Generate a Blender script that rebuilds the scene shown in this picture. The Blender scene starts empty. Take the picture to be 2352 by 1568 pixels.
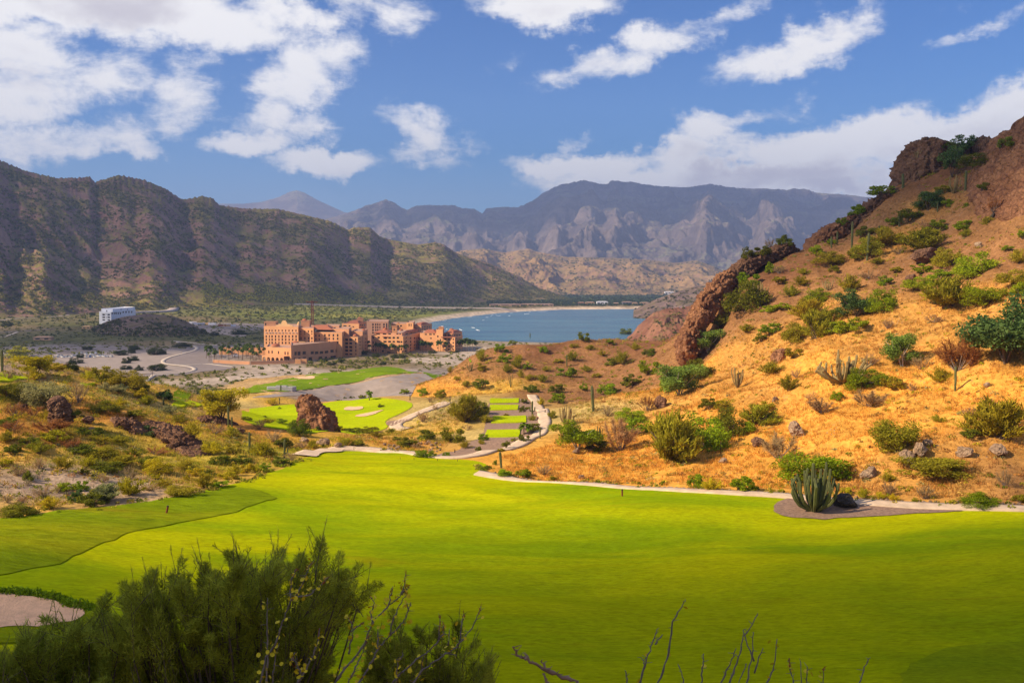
import bpy, bmesh, math, random
import numpy as np
from mathutils import Vector, Matrix, noise as mnoise
from mathutils.geometry import delaunay_2d_cdt
random.seed(7)
rng = np.random.default_rng(11)
C = bpy.context.scene.collection
scn = bpy.context.scene
S = 1.55                       # metres per design unit
F = 2352 * 35 / 36             # focal length in reference pixels (image 2352 x 1568)
PITCH = math.atan((784 - 640) / F)
CZ = 56 * S
SUN = Vector((-0.77, -0.26, 0.57)).normalized()

# ------------------------------------------------------------------ camera, sky, sun, exposure
cam_d = bpy.data.cameras.new("camera"); cam = bpy.data.objects.new("camera", cam_d); C.objects.link(cam)
cam.location = (0, 0, CZ); cam.rotation_euler = (math.pi / 2 - PITCH, 0, 0)
cam_d.lens = 35; cam_d.sensor_width = 36; cam_d.clip_start = 0.5; cam_d.clip_end = 80000
scn.camera = cam
scn.view_settings.view_transform = 'Standard'; scn.view_settings.look = 'None'
scn.view_settings.exposure = 0.72; scn.view_settings.gamma = 1
scn.cycles.use_denoising = True
scn.cycles.max_bounces = 5; scn.cycles.diffuse_bounces = 3; scn.cycles.glossy_bounces = 2
scn.cycles.transmission_bounces = 3; scn.cycles.volume_bounces = 0; scn.cycles.transparent_max_bounces = 8
scn.cycles.sample_clamp_indirect = 6

sd = bpy.data.lights.new("sun", 'SUN'); so = bpy.data.objects.new("sun", sd); C.objects.link(so)
sd.energy = 5.0; sd.angle = math.radians(0.5); sd.color = (1.0, 0.80, 0.54)
so.rotation_euler = SUN.to_track_quat('Z', 'Y').to_euler()

def azel(u, v):
    xc = (u - 1176) / F; yc = (784 - v) / F
    wy = math.cos(PITCH) + yc * math.sin(PITCH); wz = -math.sin(PITCH) + yc * math.cos(PITCH)
    return math.atan2(xc, wy), math.atan2(wz, math.hypot(xc, wy))

class NT:
    """tiny node-tree helper"""
    def __init__(s, nt): s.nt = nt
    def n(s, typ, inp=None, **props):
        nd = s.nt.nodes.new(typ)
        for k, v in props.items(): setattr(nd, k, v)
        for k, v in (inp or {}).items():
            if isinstance(v, tuple) and len(v) == 2 and hasattr(v[0], 'outputs'): s.nt.links.new(v[0].outputs[v[1]], nd.inputs[k])
            elif hasattr(v, 'outputs'): s.nt.links.new(v.outputs[0], nd.inputs[k])
            else: nd.inputs[k].default_value = v
        return nd
    def math(s, op, a, b=0.0, c=0.0, clamp=False): return s.n('ShaderNodeMath', {0: a, 1: b, 2: c}, operation=op, use_clamp=clamp)
    def mix(s, f, a, b, blend='MIX'):
        nd = s.n('ShaderNodeMix', {0: f, 6: a, 7: b}, data_type='RGBA', blend_type=blend)
        return (nd, 2)
    def ramp(s, f, stops):
        nd = s.n('ShaderNodeValToRGB', {0: f}); e = nd.color_ramp.elements
        while len(e) < len(stops): e.new(0.5)
        for q, (p, c) in zip(e, stops): q.position = p; q.color = (*c, 1) if len(c) == 3 else c
        return nd
    def mr(s, x, a, b, c=0.0, d=1.0, smooth=True):
        return s.n('ShaderNodeMapRange', {0: x, 1: a, 2: b, 3: c, 4: d}, interpolation_type='SMOOTHSTEP' if smooth else 'LINEAR')
    def noise(s, vec, scale, detail=4, rough=0.55, dist=0.0):
        return s.n('ShaderNodeTexNoise', {'Vector': vec, 'Scale': scale, 'Detail': detail, 'Roughness': rough, 'Distortion': dist})

def build_world():
    w = bpy.data.worlds.new("World"); scn.world = w; w.use_nodes = True
    w.node_tree.nodes.clear(); t = NT(w.node_tree)
    sky = t.n('ShaderNodeTexSky', sky_type='NISHITA', sun_disc=False, altitude=300, air_density=1.0, dust_density=0.2, ozone_density=2.2)
    sky.sun_elevation = math.asin(SUN.z); sky.sun_rotation = math.atan2(SUN.x, SUN.y)
    tc = t.n('ShaderNodeTexCoord'); d = (tc, 'Generated')
    sp = t.n('ShaderNodeSeparateXYZ', {0: d})
    az = t.math('ARCTAN2', (sp, 0), (sp, 1)); el = t.math('ARCSINE', (sp, 2))
    # clouds: blobs (u, v, half width, half height, tilt degrees, strength) turned into directions
    blobs = [(250, 5, 600, 120, 0, 1.3), (660, 10, 240, 70, 0, .95), (60, 170, 270, 150, 10, 1.0), (200, 180, 200, 110, 20, .85), (140, 310, 270, 70, 6, .95), (300, 335, 160, 40, 0, .8), (420, 225, 190, 110, 30, .72),
             (690, 170, 210, 130, 30, 1.05), (640, 240, 190, 90, 30, .95), (570, 325, 190, 55, 8, .9), (745, 372, 200, 52, 0, 1.05), (700, 290, 130, 60, 20, .75), (930, 25, 170, 110, 0, .75),
             (1230, 8, 300, 70, 0, 1.0), (960, 290, 160, 70, -30, .68), (985, 360, 150, 60, 0, .72), (1470, 120, 360, 75, 15, .98), (1600, 70, 260, 60, 20, .85), (1880, 95, 340, 85, 15, .95),
             (1340, 318, 100, 40, 15, .85), (1400, 372, 330, 50, 0, 1.05), (1700, 405, 560, 62, 0, 1.5), (1640, 425, 440, 45, 0, 1.6), (1900, 432, 330, 45, 0, 1.5), (1560, 360, 300, 60, 5, 1.0), (1900, 350, 460, 85, 10, 1.15), (1990, 420, 300, 55, 0, 1.2),
             (2180, 310, 400, 90, 12, 1.15), (2340, 250, 300, 85, 18, 1.0), (1700, 295, 260, 50, 12, .74), (2220, 70, 200, 36, 20, .5),
             (1150, 150, 120, 60, 30, .52), (1820, 250, 120, 50, 40, .62), (1080, 325, 90, 60, 0, .5)]
    vec = t.n('ShaderNodeCombineXYZ', {0: az, 1: el, 2: 0.0})
    wn = t.noise(d, 13.0, 6, 0.66)
    wv = t.n('ShaderNodeVectorMath', {0: (wn, 1), 1: (0.5, 0.5, 0.5)}, operation='SUBTRACT')
    wv = t.n('ShaderNodeVectorMath', {0: wv, 'Scale': 0.075}, operation='SCALE')
    vec = t.n('ShaderNodeVectorMath', {0: vec, 1: wv}, operation='ADD')
    m = None
    for (u, v, hw, hh, tilt, st) in blobs:
        a, e = azel(u, v)
        mp = t.n('ShaderNodeMapping', {'Vector': vec, 'Location': (a, e, 0), 'Rotation': (0, 0, math.radians(tilt)), 'Scale': (hw / F, hh / F, 1)}, vector_type='TEXTURE')
        ln = t.n('ShaderNodeVectorMath', {0: mp}, operation='LENGTH')
        g = t.mr((ln, 1), 1.15, 0.1, 0.0, st)
        m = g if m is None else t.math('MAXIMUM', m, g)
    # elsewhere in the sky (outside the photograph) a loose field of clouds
    off = t.mr(t.math('ABSOLUTE', az), 0.52, 0.75, 0.0, 0.5); hi = t.mr(el, 0.30, 0.45, 0.0, 0.45)
    m = t.math('MAXIMUM', m, t.math('MAXIMUM', off, hi))
    # noise in flattened direction space (wisps lie almost level)
    sc = t.n('ShaderNodeVectorMath', {0: d, 1: (1.0, 1.0, 2.0)}, operation='MULTIPLY')
    n1 = t.noise(sc, 9.5, 12, 0.66, 0.15)
    offv = t.n('ShaderNodeVectorMath', {0: sc, 1: (-0.016, 0.0, 0.055)}, operation='ADD')
    n2 = t.noise(offv, 9.5, 5, 0.55, 0.15)
    dens = t.math('ADD', n1, t.math('MULTIPLY', t.math('SUBTRACT', m, 0.5), 0.40))
    alpha = t.mr(dens, 0.43, 0.69)
    d2 = t.math('ADD', n2, t.math('MULTIPLY', t.math('SUBTRACT', m, 0.5), 0.40))
    shade = t.mr(d2, 0.72, 1.02)
    ccol = t.mix(shade, (1.0, 0.965, 0.92, 1), (0.66, 0.61, 0.62, 1))
    hs = t.n('ShaderNodeHueSaturation', {'Hue': 0.503, 'Saturation': 1.30, 'Value': 1.0, 'Color': sky})
    skyc = t.n('ShaderNodeVectorMath', {0: hs, 1: (0.0165, 0.0475, 0.0735)}, operation='MULTIPLY')
    cl = t.n('ShaderNodeVectorMath', {0: ccol, 'Scale': 0.73}, operation='SCALE')
    col = t.mix(t.math('MULTIPLY', alpha, 0.97), skyc, cl)
    bg = t.n('ShaderNodeBackground', {'Color': col, 'Strength': 1.0})
    t.n('ShaderNodeOutputWorld', {'Surface': bg})
build_world()

# ------------------------------------------------------------------ maths helpers
def rayXZ(u, v):
    xc = (np.asarray(u, float) - 1176) / F; yc = (784 - np.asarray(v, float)) / F
    wy = math.cos(PITCH) + yc * math.sin(PITCH); wz = -math.sin(PITCH) + yc * math.cos(PITCH)
    return xc / wy, wz / wy
def pY(u, v, Y):
    X, Z = rayXZ(u, v); return np.array((X * Y * S, Y * S, CZ + Z * Y * S))
def pZ(u, v, z):
    X, Z = rayXZ(u, v); Y = (z - 56) / Z; return np.array((X * Y * S, Y * S, z * S))
def proj(p):
    x, y, z = p[0], p[1], p[2] - CZ
    dz = y * math.cos(PITCH) - z * math.sin(PITCH); up = y * math.sin(PITCH) + z * math.cos(PITCH)
    return 1176 + F * x / dz, 784 - F * up / dz
def sstep(x, a, b):
    t = np.clip((np.asarray(x, float) - a) / (b - a), 0, 1); return t * t * (3 - 2 * t)
def pnoise(x, y, seed=0):
    x = np.asarray(x, float); y = np.asarray(y, float)
    ix = np.floor(x).astype(np.int64); iy = np.floor(y).astype(np.int64); fx = x - ix; fy = y - iy
    def g(i, j, dx, dy):
        h = (i * 374761393 + j * 668265263 + seed * 2147483647 * 3 + 12345) & 0xFFFFFFFF
        h = ((h ^ (h >> 13)) * 1274126177) & 0xFFFFFFFF; h = h ^ (h >> 16)
        a = (h & 0xFFFF) / 65536.0 * 2 * math.pi
        return np.cos(a) * dx + np.sin(a) * dy
    sx = fx * fx * fx * (fx * (fx * 6 - 15) + 10); sy = fy * fy * fy * (fy * (fy * 6 - 15) + 10)
    a = g(ix, iy, fx, fy); b = g(ix + 1, iy, fx - 1, fy); c = g(ix, iy + 1, fx, fy - 1); e = g(ix + 1, iy + 1, fx - 1, fy - 1)
    return ((a + sx * (b - a)) * (1 - sy) + (c + sx * (e - c)) * sy) * 1.5
def fbm(x, y, o=5, seed=0, gain=0.5):
    r = 0; a = 1; f = 1; tot = 0
    for k in range(o): r = r + a * pnoise(x * f + 17.3 * k, y * f - 9.1 * k, seed + k); tot += a; a *= gain; f *= 2.03
    return r / tot
def ridged(x, y, o=5, seed=0, gain=0.5):
    r = 0; a = 1; f = 1; tot = 0
    for k in range(o): r = r + a * (1 - np.abs(pnoise(x * f + 31.7 * k, y * f + 4.9 * k, seed + k))) ** 2; tot += a; a *= gain; f *= 2.07
    return r / tot
def poly_sd(px, py, poly):
    """signed distance to polygon, negative inside"""
    px = np.asarray(px, float); py = np.asarray(py, float); d = np.full(px.shape, 1e18); ins = np.zeros(px.shape, bool)
    n = len(poly)
    for i in range(n):
        ax, ay = poly[i]; bx, by = poly[(i + 1) % n]; ex, ey = bx - ax, by - ay
        wx, wy = px - ax, py - ay; t = np.clip((wx * ex + wy * ey) / (ex * ex + ey * ey + 1e-12), 0, 1)
        d = np.minimum(d, (wx - t * ex) ** 2 + (wy - t * ey) ** 2)
        c = (ay > py) != (by > py)
        with np.errstate(divide='ignore', invalid='ignore'): xi = ax + (py - ay) / (by - ay if by != ay else 1e-12) * ex
        ins ^= c & (px < xi)
    d = np.sqrt(d); return np.where(ins, -d, d)

# ------------------------------------------------------------------ mesh / object helpers
def mesh_np(name, verts, faces, mats, smooth=False, col=None, midx=None):
    verts = np.asarray(verts, np.float32).reshape(-1, 3); faces = np.asarray(faces, np.int32); k = faces.shape[1]
    me = bpy.data.meshes.new(name); me.vertices.add(len(verts)); me.vertices.foreach_set('co', verts.ravel())
    me.loops.add(faces.size); me.loops.foreach_set('vertex_index', faces.ravel())
    me.polygons.add(len(faces)); me.polygons.foreach_set('loop_start', np.arange(0, faces.size, k, dtype=np.int32))
    if smooth: me.polygons.foreach_set('use_smooth', np.ones(len(faces), bool))
    for m in (mats if isinstance(mats, (list, tuple)) else [mats]): me.materials.append(m)
    if midx is not None: me.polygons.foreach_set('material_index', np.asarray(midx, np.int32))
    me.update(calc_edges=True)
    if col is not None:
        at = me.color_attributes.new('Col', 'FLOAT_COLOR', 'POINT')
        c4 = np.ones((len(verts), 4), np.float32); c4[:, :3] = col; at.data.foreach_set('color', c4.ravel())
    return me
def grid_faces(nr, nc):
    i = np.arange(nr - 1)[:, None] * nc + np.arange(nc - 1)[None, :]
    return np.stack([i, i + 1, i + nc + 1, i + nc], -1).reshape(-1, 4)
def link(name, me, parent=None):
    o = bpy.data.objects.new(name, me); C.objects.link(o)
    if parent is not None: o.parent = parent
    return o
def tag(o, label, cat, group=None, kind=None):
    o['label'] = label; o['category'] = cat
    if group: o['group'] = group
    if kind: o['kind'] = kind
    return o
def empty(name, loc, label, cat, group=None, rz=0):
    o = bpy.data.objects.new(name, None); C.objects.link(o); o.location = loc; o.rotation_euler = (0, 0, rz); o.empty_display_size = .5
    return tag(o, label, cat, group)
def copy_tree(o, parent=None):
    c = o.copy(); C.objects.link(c)
    if parent is not None: c.parent = parent
    for ch in o.children: copy_tree(ch, c)
    return c
class MB:
    """collects boxes, tubes and polygons for one mesh"""
    def __init__(s): s.v = []; s.f = []
    def add(s, vs, fs):
        b = len(s.v); s.v += [tuple(map(float, p)) for p in vs]; s.f += [tuple(b + i for i in f) for f in fs]
    def box(s, x0, x1, y0, y1, z0, z1, M=None):
        vs = [Vector(p) for p in ((x0, y0, z0), (x1, y0, z0), (x1, y1, z0), (x0, y1, z0), (x0, y0, z1), (x1, y0, z1), (x1, y1, z1), (x0, y1, z1))]
        if M is not None: vs = [M @ p for p in vs]
        s.add(vs, [(0, 3, 2, 1), (4, 5, 6, 7), (0, 1, 5, 4), (1, 2, 6, 5), (2, 3, 7, 6), (3, 0, 4, 7)])
    def prism(s, poly, z0, z1):
        n = len(poly); s.add([(x, y, z0) for x, y in poly] + [(x, y, z1) for x, y in poly],
            [tuple(range(n - 1, -1, -1)), tuple(range(n, 2 * n))] + [(i, (i + 1) % n, n + (i + 1) % n, n + i) for i in range(n)])
    def tube(s, pts, rad, n=6, cap=True):
        pts = [Vector(p) for p in pts]; rad = rad if isinstance(rad, (list, tuple)) else [rad] * len(pts); vs = []
        for i, p in enumerate(pts):
            t = (pts[min(i + 1, len(pts) - 1)] - pts[max(i - 1, 0)]).normalized()
            a = t.orthogonal().normalized() if i == 0 else (a - t * a.dot(t)).normalized()
            b = t.cross(a)
            for k in range(n): th = 2 * math.pi * k / n; vs.append(p + (a * math.cos(th) + b * math.sin(th)) * rad[i])
        fs = [(i * n + k, i * n + (k + 1) % n, (i + 1) * n + (k + 1) % n, (i + 1) * n + k) for i in range(len(pts) - 1) for k in range(n)]
        if cap: fs += [tuple(range(n - 1, -1, -1)), tuple((len(pts) - 1) * n + k for k in range(n))]
        s.add(vs, fs)
    def lathe(s, prof, c=(0, 0, 0), n=16):
        vs = []; m = len(prof)
        for r, z in prof:
            for k in range(n): th = 2 * math.pi * k / n; vs.append((c[0] + r * math.cos(th), c[1] + r * math.sin(th), c[2] + z))
        fs = [(i * n + k, i * n + (k + 1) % n, (i + 1) * n + (k + 1) % n, (i + 1) * n + k) for i in range(m - 1) for k in range(n)]
        s.add(vs, fs + [tuple((m - 1) * n + k for k in range(n)), tuple(range(n - 1, -1, -1))])
    def mesh(s, name, mat, smooth=False):
        me = bpy.data.meshes.new(name); me.from_pydata(s.v, [], s.f)
        for m in (mat if isinstance(mat, (list, tuple)) else [mat]): me.materials.append(m)
        if smooth: me.polygons.foreach_set('use_smooth', [True] * len(me.polygons))
        me.update(); return me
    def build(s, name, mat, parent=None, smooth=False): return link(name, s.mesh(name, mat, smooth), parent)

# ------------------------------------------------------------------ materials
def new_mat(name):
    m = bpy.data.materials.new(name); m.use_nodes = True; m.node_tree.nodes.clear(); return m, NT(m.node_tree)
def finish(t, bsdf): t.n('ShaderNodeOutputMaterial', {'Surface': bsdf})
def simple(name, col, rough=0.8, var=0.25, scale=1.5, bump=0.0, metal=0.0, bscale=None, spec=0.3):
    m, t = new_mat(name); g = t.n('ShaderNodeNewGeometry'); n = t.noise((g, 'Position'), scale, 5, 0.6)
    f = t.mr(n, 0.25, 0.75, 1 - var, 1 + var, False)
    c = t.n('ShaderNodeVectorMath', {0: tuple(col), 'Scale': f}, operation='SCALE')
    inp = {'Base Color': c, 'Roughness': rough, 'Metallic': metal, 'Specular IOR Level': spec}
    if bump:
        bn = t.noise((g, 'Position'), bscale or scale * 4, 6, 0.65); inp['Normal'] = t.n('ShaderNodeBump', {'Height': bn, 'Strength': 1.0, 'Distance': bump})
    finish(t, t.n('ShaderNodeBsdfPrincipled', inp)); return m
def leafy(name, src='object', var=0.3, trans=0.35, scale=0.6):
    m, t = new_mat(name); g = t.n('ShaderNodeNewGeometry')
    c = (t.n('ShaderNodeObjectInfo'), 'Color') if src == 'object' else ((t.n('ShaderNodeAttribute', attribute_name='Col'), 'Color') if src == 'attr' else src)
    n = t.noise((g, 'Position'), scale, 3, 0.6); f = t.math('ADD', t.mr(n, 0.3, 0.7, 1 - var, 1 + var, False), t.math('MULTIPLY', t.math('SUBTRACT', (g, 'Random Per Island'), .5), .7))
    cs = t.n('ShaderNodeVectorMath', {0: c, 'Scale': f}, operation='SCALE')
    a = t.n('ShaderNodeBsdfDiffuse', {'Color': cs}); b = t.n('ShaderNodeBsdfTranslucent', {'Color': cs})
    finish(t, t.n('ShaderNodeMixShader', {0: trans, 1: a, 2: b})); return m
def soil(name, fine=0.9, coarse=0.09, bump=0.25, stones=True):
    """ground cover: colour from the cover map, broken by grit, stones and clods"""
    m, t = new_mat(name); g = t.n('ShaderNodeNewGeometry'); p = (g, 'Position')
    c = (t.n('ShaderNodeAttribute', attribute_name='Col'), 'Color')
    n1 = t.noise(p, fine, 6, 0.7); n2 = t.noise(p, coarse, 5, 0.6)
    f = t.math('MULTIPLY', t.mr(n1, 0.28, 0.72, 0.55, 1.45, False), t.mr(n2, 0.3, 0.7, 0.75, 1.25, False))
    cs = (t.n('ShaderNodeVectorMath', {0: c, 'Scale': f}, operation='SCALE'), 0)
    if stones:
        v = t.n('ShaderNodeTexVoronoi', {'Vector': p, 'Scale': 0.9}, feature='F1')
        sm = t.math('MULTIPLY', t.mr((v, 'Distance'), 0.26, 0.16), t.mr((t.noise(p, 0.13, 3), 0), 0.5, 0.62))
        cs = t.mix(t.math('MULTIPLY', sm, 0.7), cs, (0.26, 0.2, 0.16, 1))
    b = t.n('ShaderNodeBump', {'Height': n1, 'Strength': 1.0, 'Distance': bump})
    finish(t, t.n('ShaderNodeBsdfPrincipled', {'Base Color': cs, 'Roughness': 0.95, 'Specular IOR Level': 0.0, 'Normal': b})); return m
def turf(name, c1, c2, c3, fine=3.0, bump=0.03, dry=0.5):
    """mown grass: broad patches of greener and yellower turf, worn spots, wind-combed grain"""
    m, t = new_mat(name); g = t.n('ShaderNodeNewGeometry'); p = (g, 'Position')
    st = t.n('ShaderNodeVectorMath', {0: p, 1: (0.35, 1.0, 1.0)}, operation='MULTIPLY')
    n1 = t.noise(st, 0.035, 6, 0.62, 0.6); n2 = t.noise(st, fine, 5, 0.75); n3 = t.noise(st, 0.05, 6, 0.65, 0.8); n4 = t.noise(st, 0.3, 5, 0.7)
    cs = t.mix(t.mr(n1, 0.36, 0.64), (*c1, 1), (*c2, 1))
    cs = t.mix(t.math('MULTIPLY', t.mr(n3, 0.58, 0.74), dry), cs, (*c3, 1))
    f = t.math('MULTIPLY', t.mr(n2, 0.25, 0.75, 0.62, 1.38, False), t.mr(n4, 0.3, 0.7, 0.88, 1.12, False)); cs = t.n('ShaderNodeVectorMath', {0: cs, 'Scale': f}, operation='SCALE')
    b = t.n('ShaderNodeBump', {'Height': t.math('ADD', n2, t.math('MULTIPLY', n4, 2.0)), 'Strength': 1.0, 'Distance': bump})
    finish(t, t.n('ShaderNodeBsdfPrincipled', {'Base Color': cs, 'Roughness': 0.8, 'Specular IOR Level': 0.0, 'Normal': b})); return m
def rocky(name, c1, c2, c3, scale=0.25, bump=0.5):
    m, t = new_mat(name); g = t.n('ShaderNodeNewGeometry'); p = (g, 'Position')
    n1 = t.noise(p, scale, 7, 0.68, 0.5); n2 = t.noise(p, scale * 5, 6, 0.7); v = t.n('ShaderNodeTexVoronoi', {'Vector': p, 'Scale': scale * 3}, feature='DISTANCE_TO_EDGE')
    cs = t.ramp(n1, [(0.3, c1), (0.5, c2), (0.72, c3)])
    f = t.mr(n2, 0.25, 0.75, 0.6, 1.4, False); cs = t.n('ShaderNodeVectorMath', {0: cs, 'Scale': f}, operation='SCALE')
    h = t.math('ADD', n2, t.math('MULTIPLY', t.mr((v, 0), 0.0, 0.12), 0.5))
    b = t.n('ShaderNodeBump', {'Height': h, 'Strength': 1.0, 'Distance': bump})
    finish(t, t.n('ShaderNodeBsdfPrincipled', {'Base Color': cs, 'Roughness': 0.92, 'Specular IOR Level': 0.15, 'Normal': b})); return m
def mountain(name, rock1, rock2, veg1, veg2, sr, sv, vegamt=0.5, bump=8.0, strata=0.0):
    """bare rock on the steep faces, scrub in speckles on the gentler ones"""
    m, t = new_mat(name); g = t.n('ShaderNodeNewGeometry'); p = (g, 'Position'); nz = t.n('ShaderNodeSeparateXYZ', {0: (g, 'Normal')})
    n1 = t.noise(p, sr, 7, 0.65, 0.6); n2 = t.noise(p, sv, 5, 0.75); n3 = t.noise(p, sv * 0.12, 5, 0.65)
    rock = t.mix(t.mr(n1, 0.35, 0.65), (*rock1, 1), (*rock2, 1))
    if strata:
        st = t.n('ShaderNodeVectorMath', {0: p, 1: (0.12, 0.12, 1.0)}, operation='MULTIPLY')
        ns = t.noise(st, strata, 4, 0.6); rock = t.mix(t.mr(ns, 0.45, 0.6, 0.0, 0.45), rock, (rock1[0] * .6, rock1[1] * .6, rock1[2] * .62, 1))
    veg = t.mix(t.mr(n3, 0.35, 0.65), (*veg1, 1), (*veg2, 1))
    vm = t.math('ADD', t.math('ADD', t.math('MULTIPLY', (nz, 2), 0.5), t.math('MULTIPLY', n2, 0.8)), t.math('MULTIPLY', n3, 0.6))
    vm = t.mr(vm, 1.28 - vegamt * 0.4, 1.42 - vegamt * 0.4)
    cs = t.mix(vm, rock, veg)
    f = t.mr(n2, 0.25, 0.75, 0.7, 1.3, False); cs = t.n('ShaderNodeVectorMath', {0: cs, 'Scale': f}, operation='SCALE')
    b = t.n('ShaderNodeBump', {'Height': t.math('ADD', n1, t.math('MULTIPLY', n2, 0.35)), 'Strength': 1.0, 'Distance': bump})
    finish(t, t.n('ShaderNodeBsdfPrincipled', {'Base Color': cs, 'Roughness': 0.95, 'Specular IOR Level': 0.05, 'Normal': b})); return m
def cover(name, sp=0.12, bump=1.5):
    """the coastal plain: colour from the cover map plus scrub speckle"""
    m, t = new_mat(name); g = t.n('ShaderNodeNewGeometry'); p = (g, 'Position')
    at = t.n('ShaderNodeAttribute', attribute_name='Col'); c = (at, 'Color')
    n1 = t.noise(p, sp, 6, 0.7); n2 = t.noise(p, 0.02, 5, 0.65)
    f = t.math('MULTIPLY', t.mr(n1, 0.28, 0.72, 0.5, 1.5, False), t.mr(n2, 0.3, 0.7, 0.7, 1.3, False))
    cs = t.n('ShaderNodeVectorMath', {0: c, 'Scale': f}, operation='SCALE')
    b = t.n('ShaderNodeBump', {'Height': n1, 'Strength': 1.0, 'Distance': bump})
    finish(t, t.n('ShaderNodeBsdfPrincipled', {'Base Color': cs, 'Roughness': 0.95, 'Specular IOR Level': 0.05, 'Normal': b})); return m
def sea_mat():
    m, t = new_mat('sea_water'); g = t.n('ShaderNodeNewGeometry'); p = (g, 'Position')
    st = t.n('ShaderNodeVectorMath', {0: p, 1: (0.25, 1.0, 1.0)}, operation='MULTIPLY')
    n = t.noise(st, 0.012, 4, 0.6, 0.5); w = t.noise(st, 0.12, 5, 0.7)
    cs = t.mix(t.mr(n, 0.35, 0.65), (0.045, 0.115, 0.175, 1), (0.075, 0.185, 0.225, 1))
    b = t.n('ShaderNodeBump', {'Height': w, 'Strength': 1.0, 'Distance': 2.2})
    finish(t, t.n('ShaderNodeBsdfPrincipled', {'Base Color': cs, 'Roughness': 0.25, 'Specular IOR Level': 0.4, 'Normal': b})); return m
MT = dict(
    terrain=soil('hillside_soil'), plain=cover('plain_cover'), sea=sea_mat(),
    fairway=turf('fairway_turf', (0.21, 0.30, 0.003), (0.43, 0.43, 0.002), (0.40, 0.25, 0.008), 2.2, 0.06, .5),
    rough=turf('rough_turf', (0.16, 0.22, 0.005), (0.26, 0.27, 0.006), (0.28, 0.20, 0.012), 0.9, 0.3, .6),
    green=turf('green_turf', (0.34, 0.43, 0.004), (0.42, 0.48, 0.005), (0.3, 0.3, 0.03), 3, 0.02, .2),
    farturf=turf('far_turf', (0.13, 0.21, 0.006), (0.18, 0.26, 0.008), (0.16, 0.2, 0.03), 1.0, 0.05, .3),
    darkturf=turf('putting_turf', (0.215, 0.275, 0.004), (0.30, 0.33, 0.004), (0.26, 0.25, 0.01), 3, 0.03, .3),
    sand=simple('bunker_sand', (0.74, 0.46, 0.275), .95, .2, .9, .15), path=simple('path_concrete', (0.60, 0.45, 0.31), .9, .26, .5, .03),
    gravel=simple('gravel', (0.30, 0.19, 0.13), .95, .4, 1.6, .15), greygravel=simple('grey_gravel', (0.30, 0.245, 0.21), .95, .22, .15, .2),
    road=simple('road_asphalt', (0.22, 0.18, 0.165), .9, .15, .1), kerb=simple('kerb_concrete', (0.46, 0.39, 0.32), .9, .1, .3),
    dustroad=simple('dirt_road', (0.36, 0.295, 0.27), .95, .18, .05), beach=simple('beach_sand', (0.55, 0.43, 0.30), .95, .12, .1),
    rock=rocky('brown_rock', (0.09, 0.045, 0.028), (0.19, 0.10, 0.06), (0.30, 0.17, 0.10), .22, .6),
    redrock=rocky('red_rock', (0.12, 0.05, 0.03), (0.26, 0.12, 0.06), (0.40, 0.20, 0.10), .16, .7),
    palerock=rocky('pale_rock', (0.20, 0.13, 0.085), (0.34, 0.23, 0.15), (0.47, 0.34, 0.22), .5, .2),
    darkrock=rocky('dark_boulder', (0.04, 0.034, 0.03), (0.08, 0.065, 0.055), (0.16, 0.13, 0.11), .7, .2),
    leaf=leafy('leaf'), leafattr=leafy('scrub_leaf', 'attr'), blade=leafy('dry_blade', 'attr', .2, .4),
    bark=simple('pale_bark', (0.42, 0.36, 0.29), .9, .25, 2), darkbark=simple('dark_bark', (0.13, 0.09, 0.06), .9, .3, 2),
    twig=simple('twig_bark', (0.22, 0.17, 0.14), .9, .3, 6), trunk=simple('palm_trunk', (0.20, 0.14, 0.09), .95, .3, 2),
    cactus=simple('cactus_skin', (0.095, 0.105, 0.035), .7, .35, .8, .03), drycactus=simple('dry_cactus_skin', (0.26, 0.19, 0.075), .75, .35, .8, .03),
)
# ------------------------------------------------------------------ terrain heights
ctrl = []
for u, v, z in [  # fairway bowl, tees, green, wash
    (0, 1568, 31), (600, 1568, 30.5), (1176, 1568, 30), (1800, 1568, 30), (2352, 1568, 31), (0, 1400, 31), (1176, 1400, 29.5), (2352, 1400, 30.5),
    (0, 1280, 31), (600, 1280, 29), (1176, 1280, 28.5), (1800, 1280, 29), (2352, 1280, 30), (0, 1195, 31), (300, 1160, 30), (550, 1112, 29.4),
    (690, 1060, 28.2), (900, 1100, 28), (1176, 1100, 27.5), (1176, 1058, 26.8), (1090, 1070, 27), (900, 1042, 27), (740, 1037, 27.5), (1400, 1112, 28),
    (1600, 1127, 28.5), (1820, 1138, 29), (2352, 1170, 30), (2100, 1160, 29.5), (1160, 1022, 25.6), (1160, 990, 25.3), (1160, 955, 24.9), (1160, 917, 24.5),
    (1230, 915, 24.6), (1262, 970, 25.5), (1040, 1040, 25.6), (960, 1010, 24), (900, 1016, 23.4), (850, 992, 22), (800, 1000, 22.8), (860, 916, 20.5),
    (950, 928, 21), (560, 955, 21.8), (700, 928, 20.6), (430, 935, 23), (900, 890, 9), (700, 903, 9), (1000, 862, 8), (600, 915, 10), (1000, 960, 23.5), (1080, 960, 24.6)]:
    ctrl.append(pZ(u, v, z))
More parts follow.
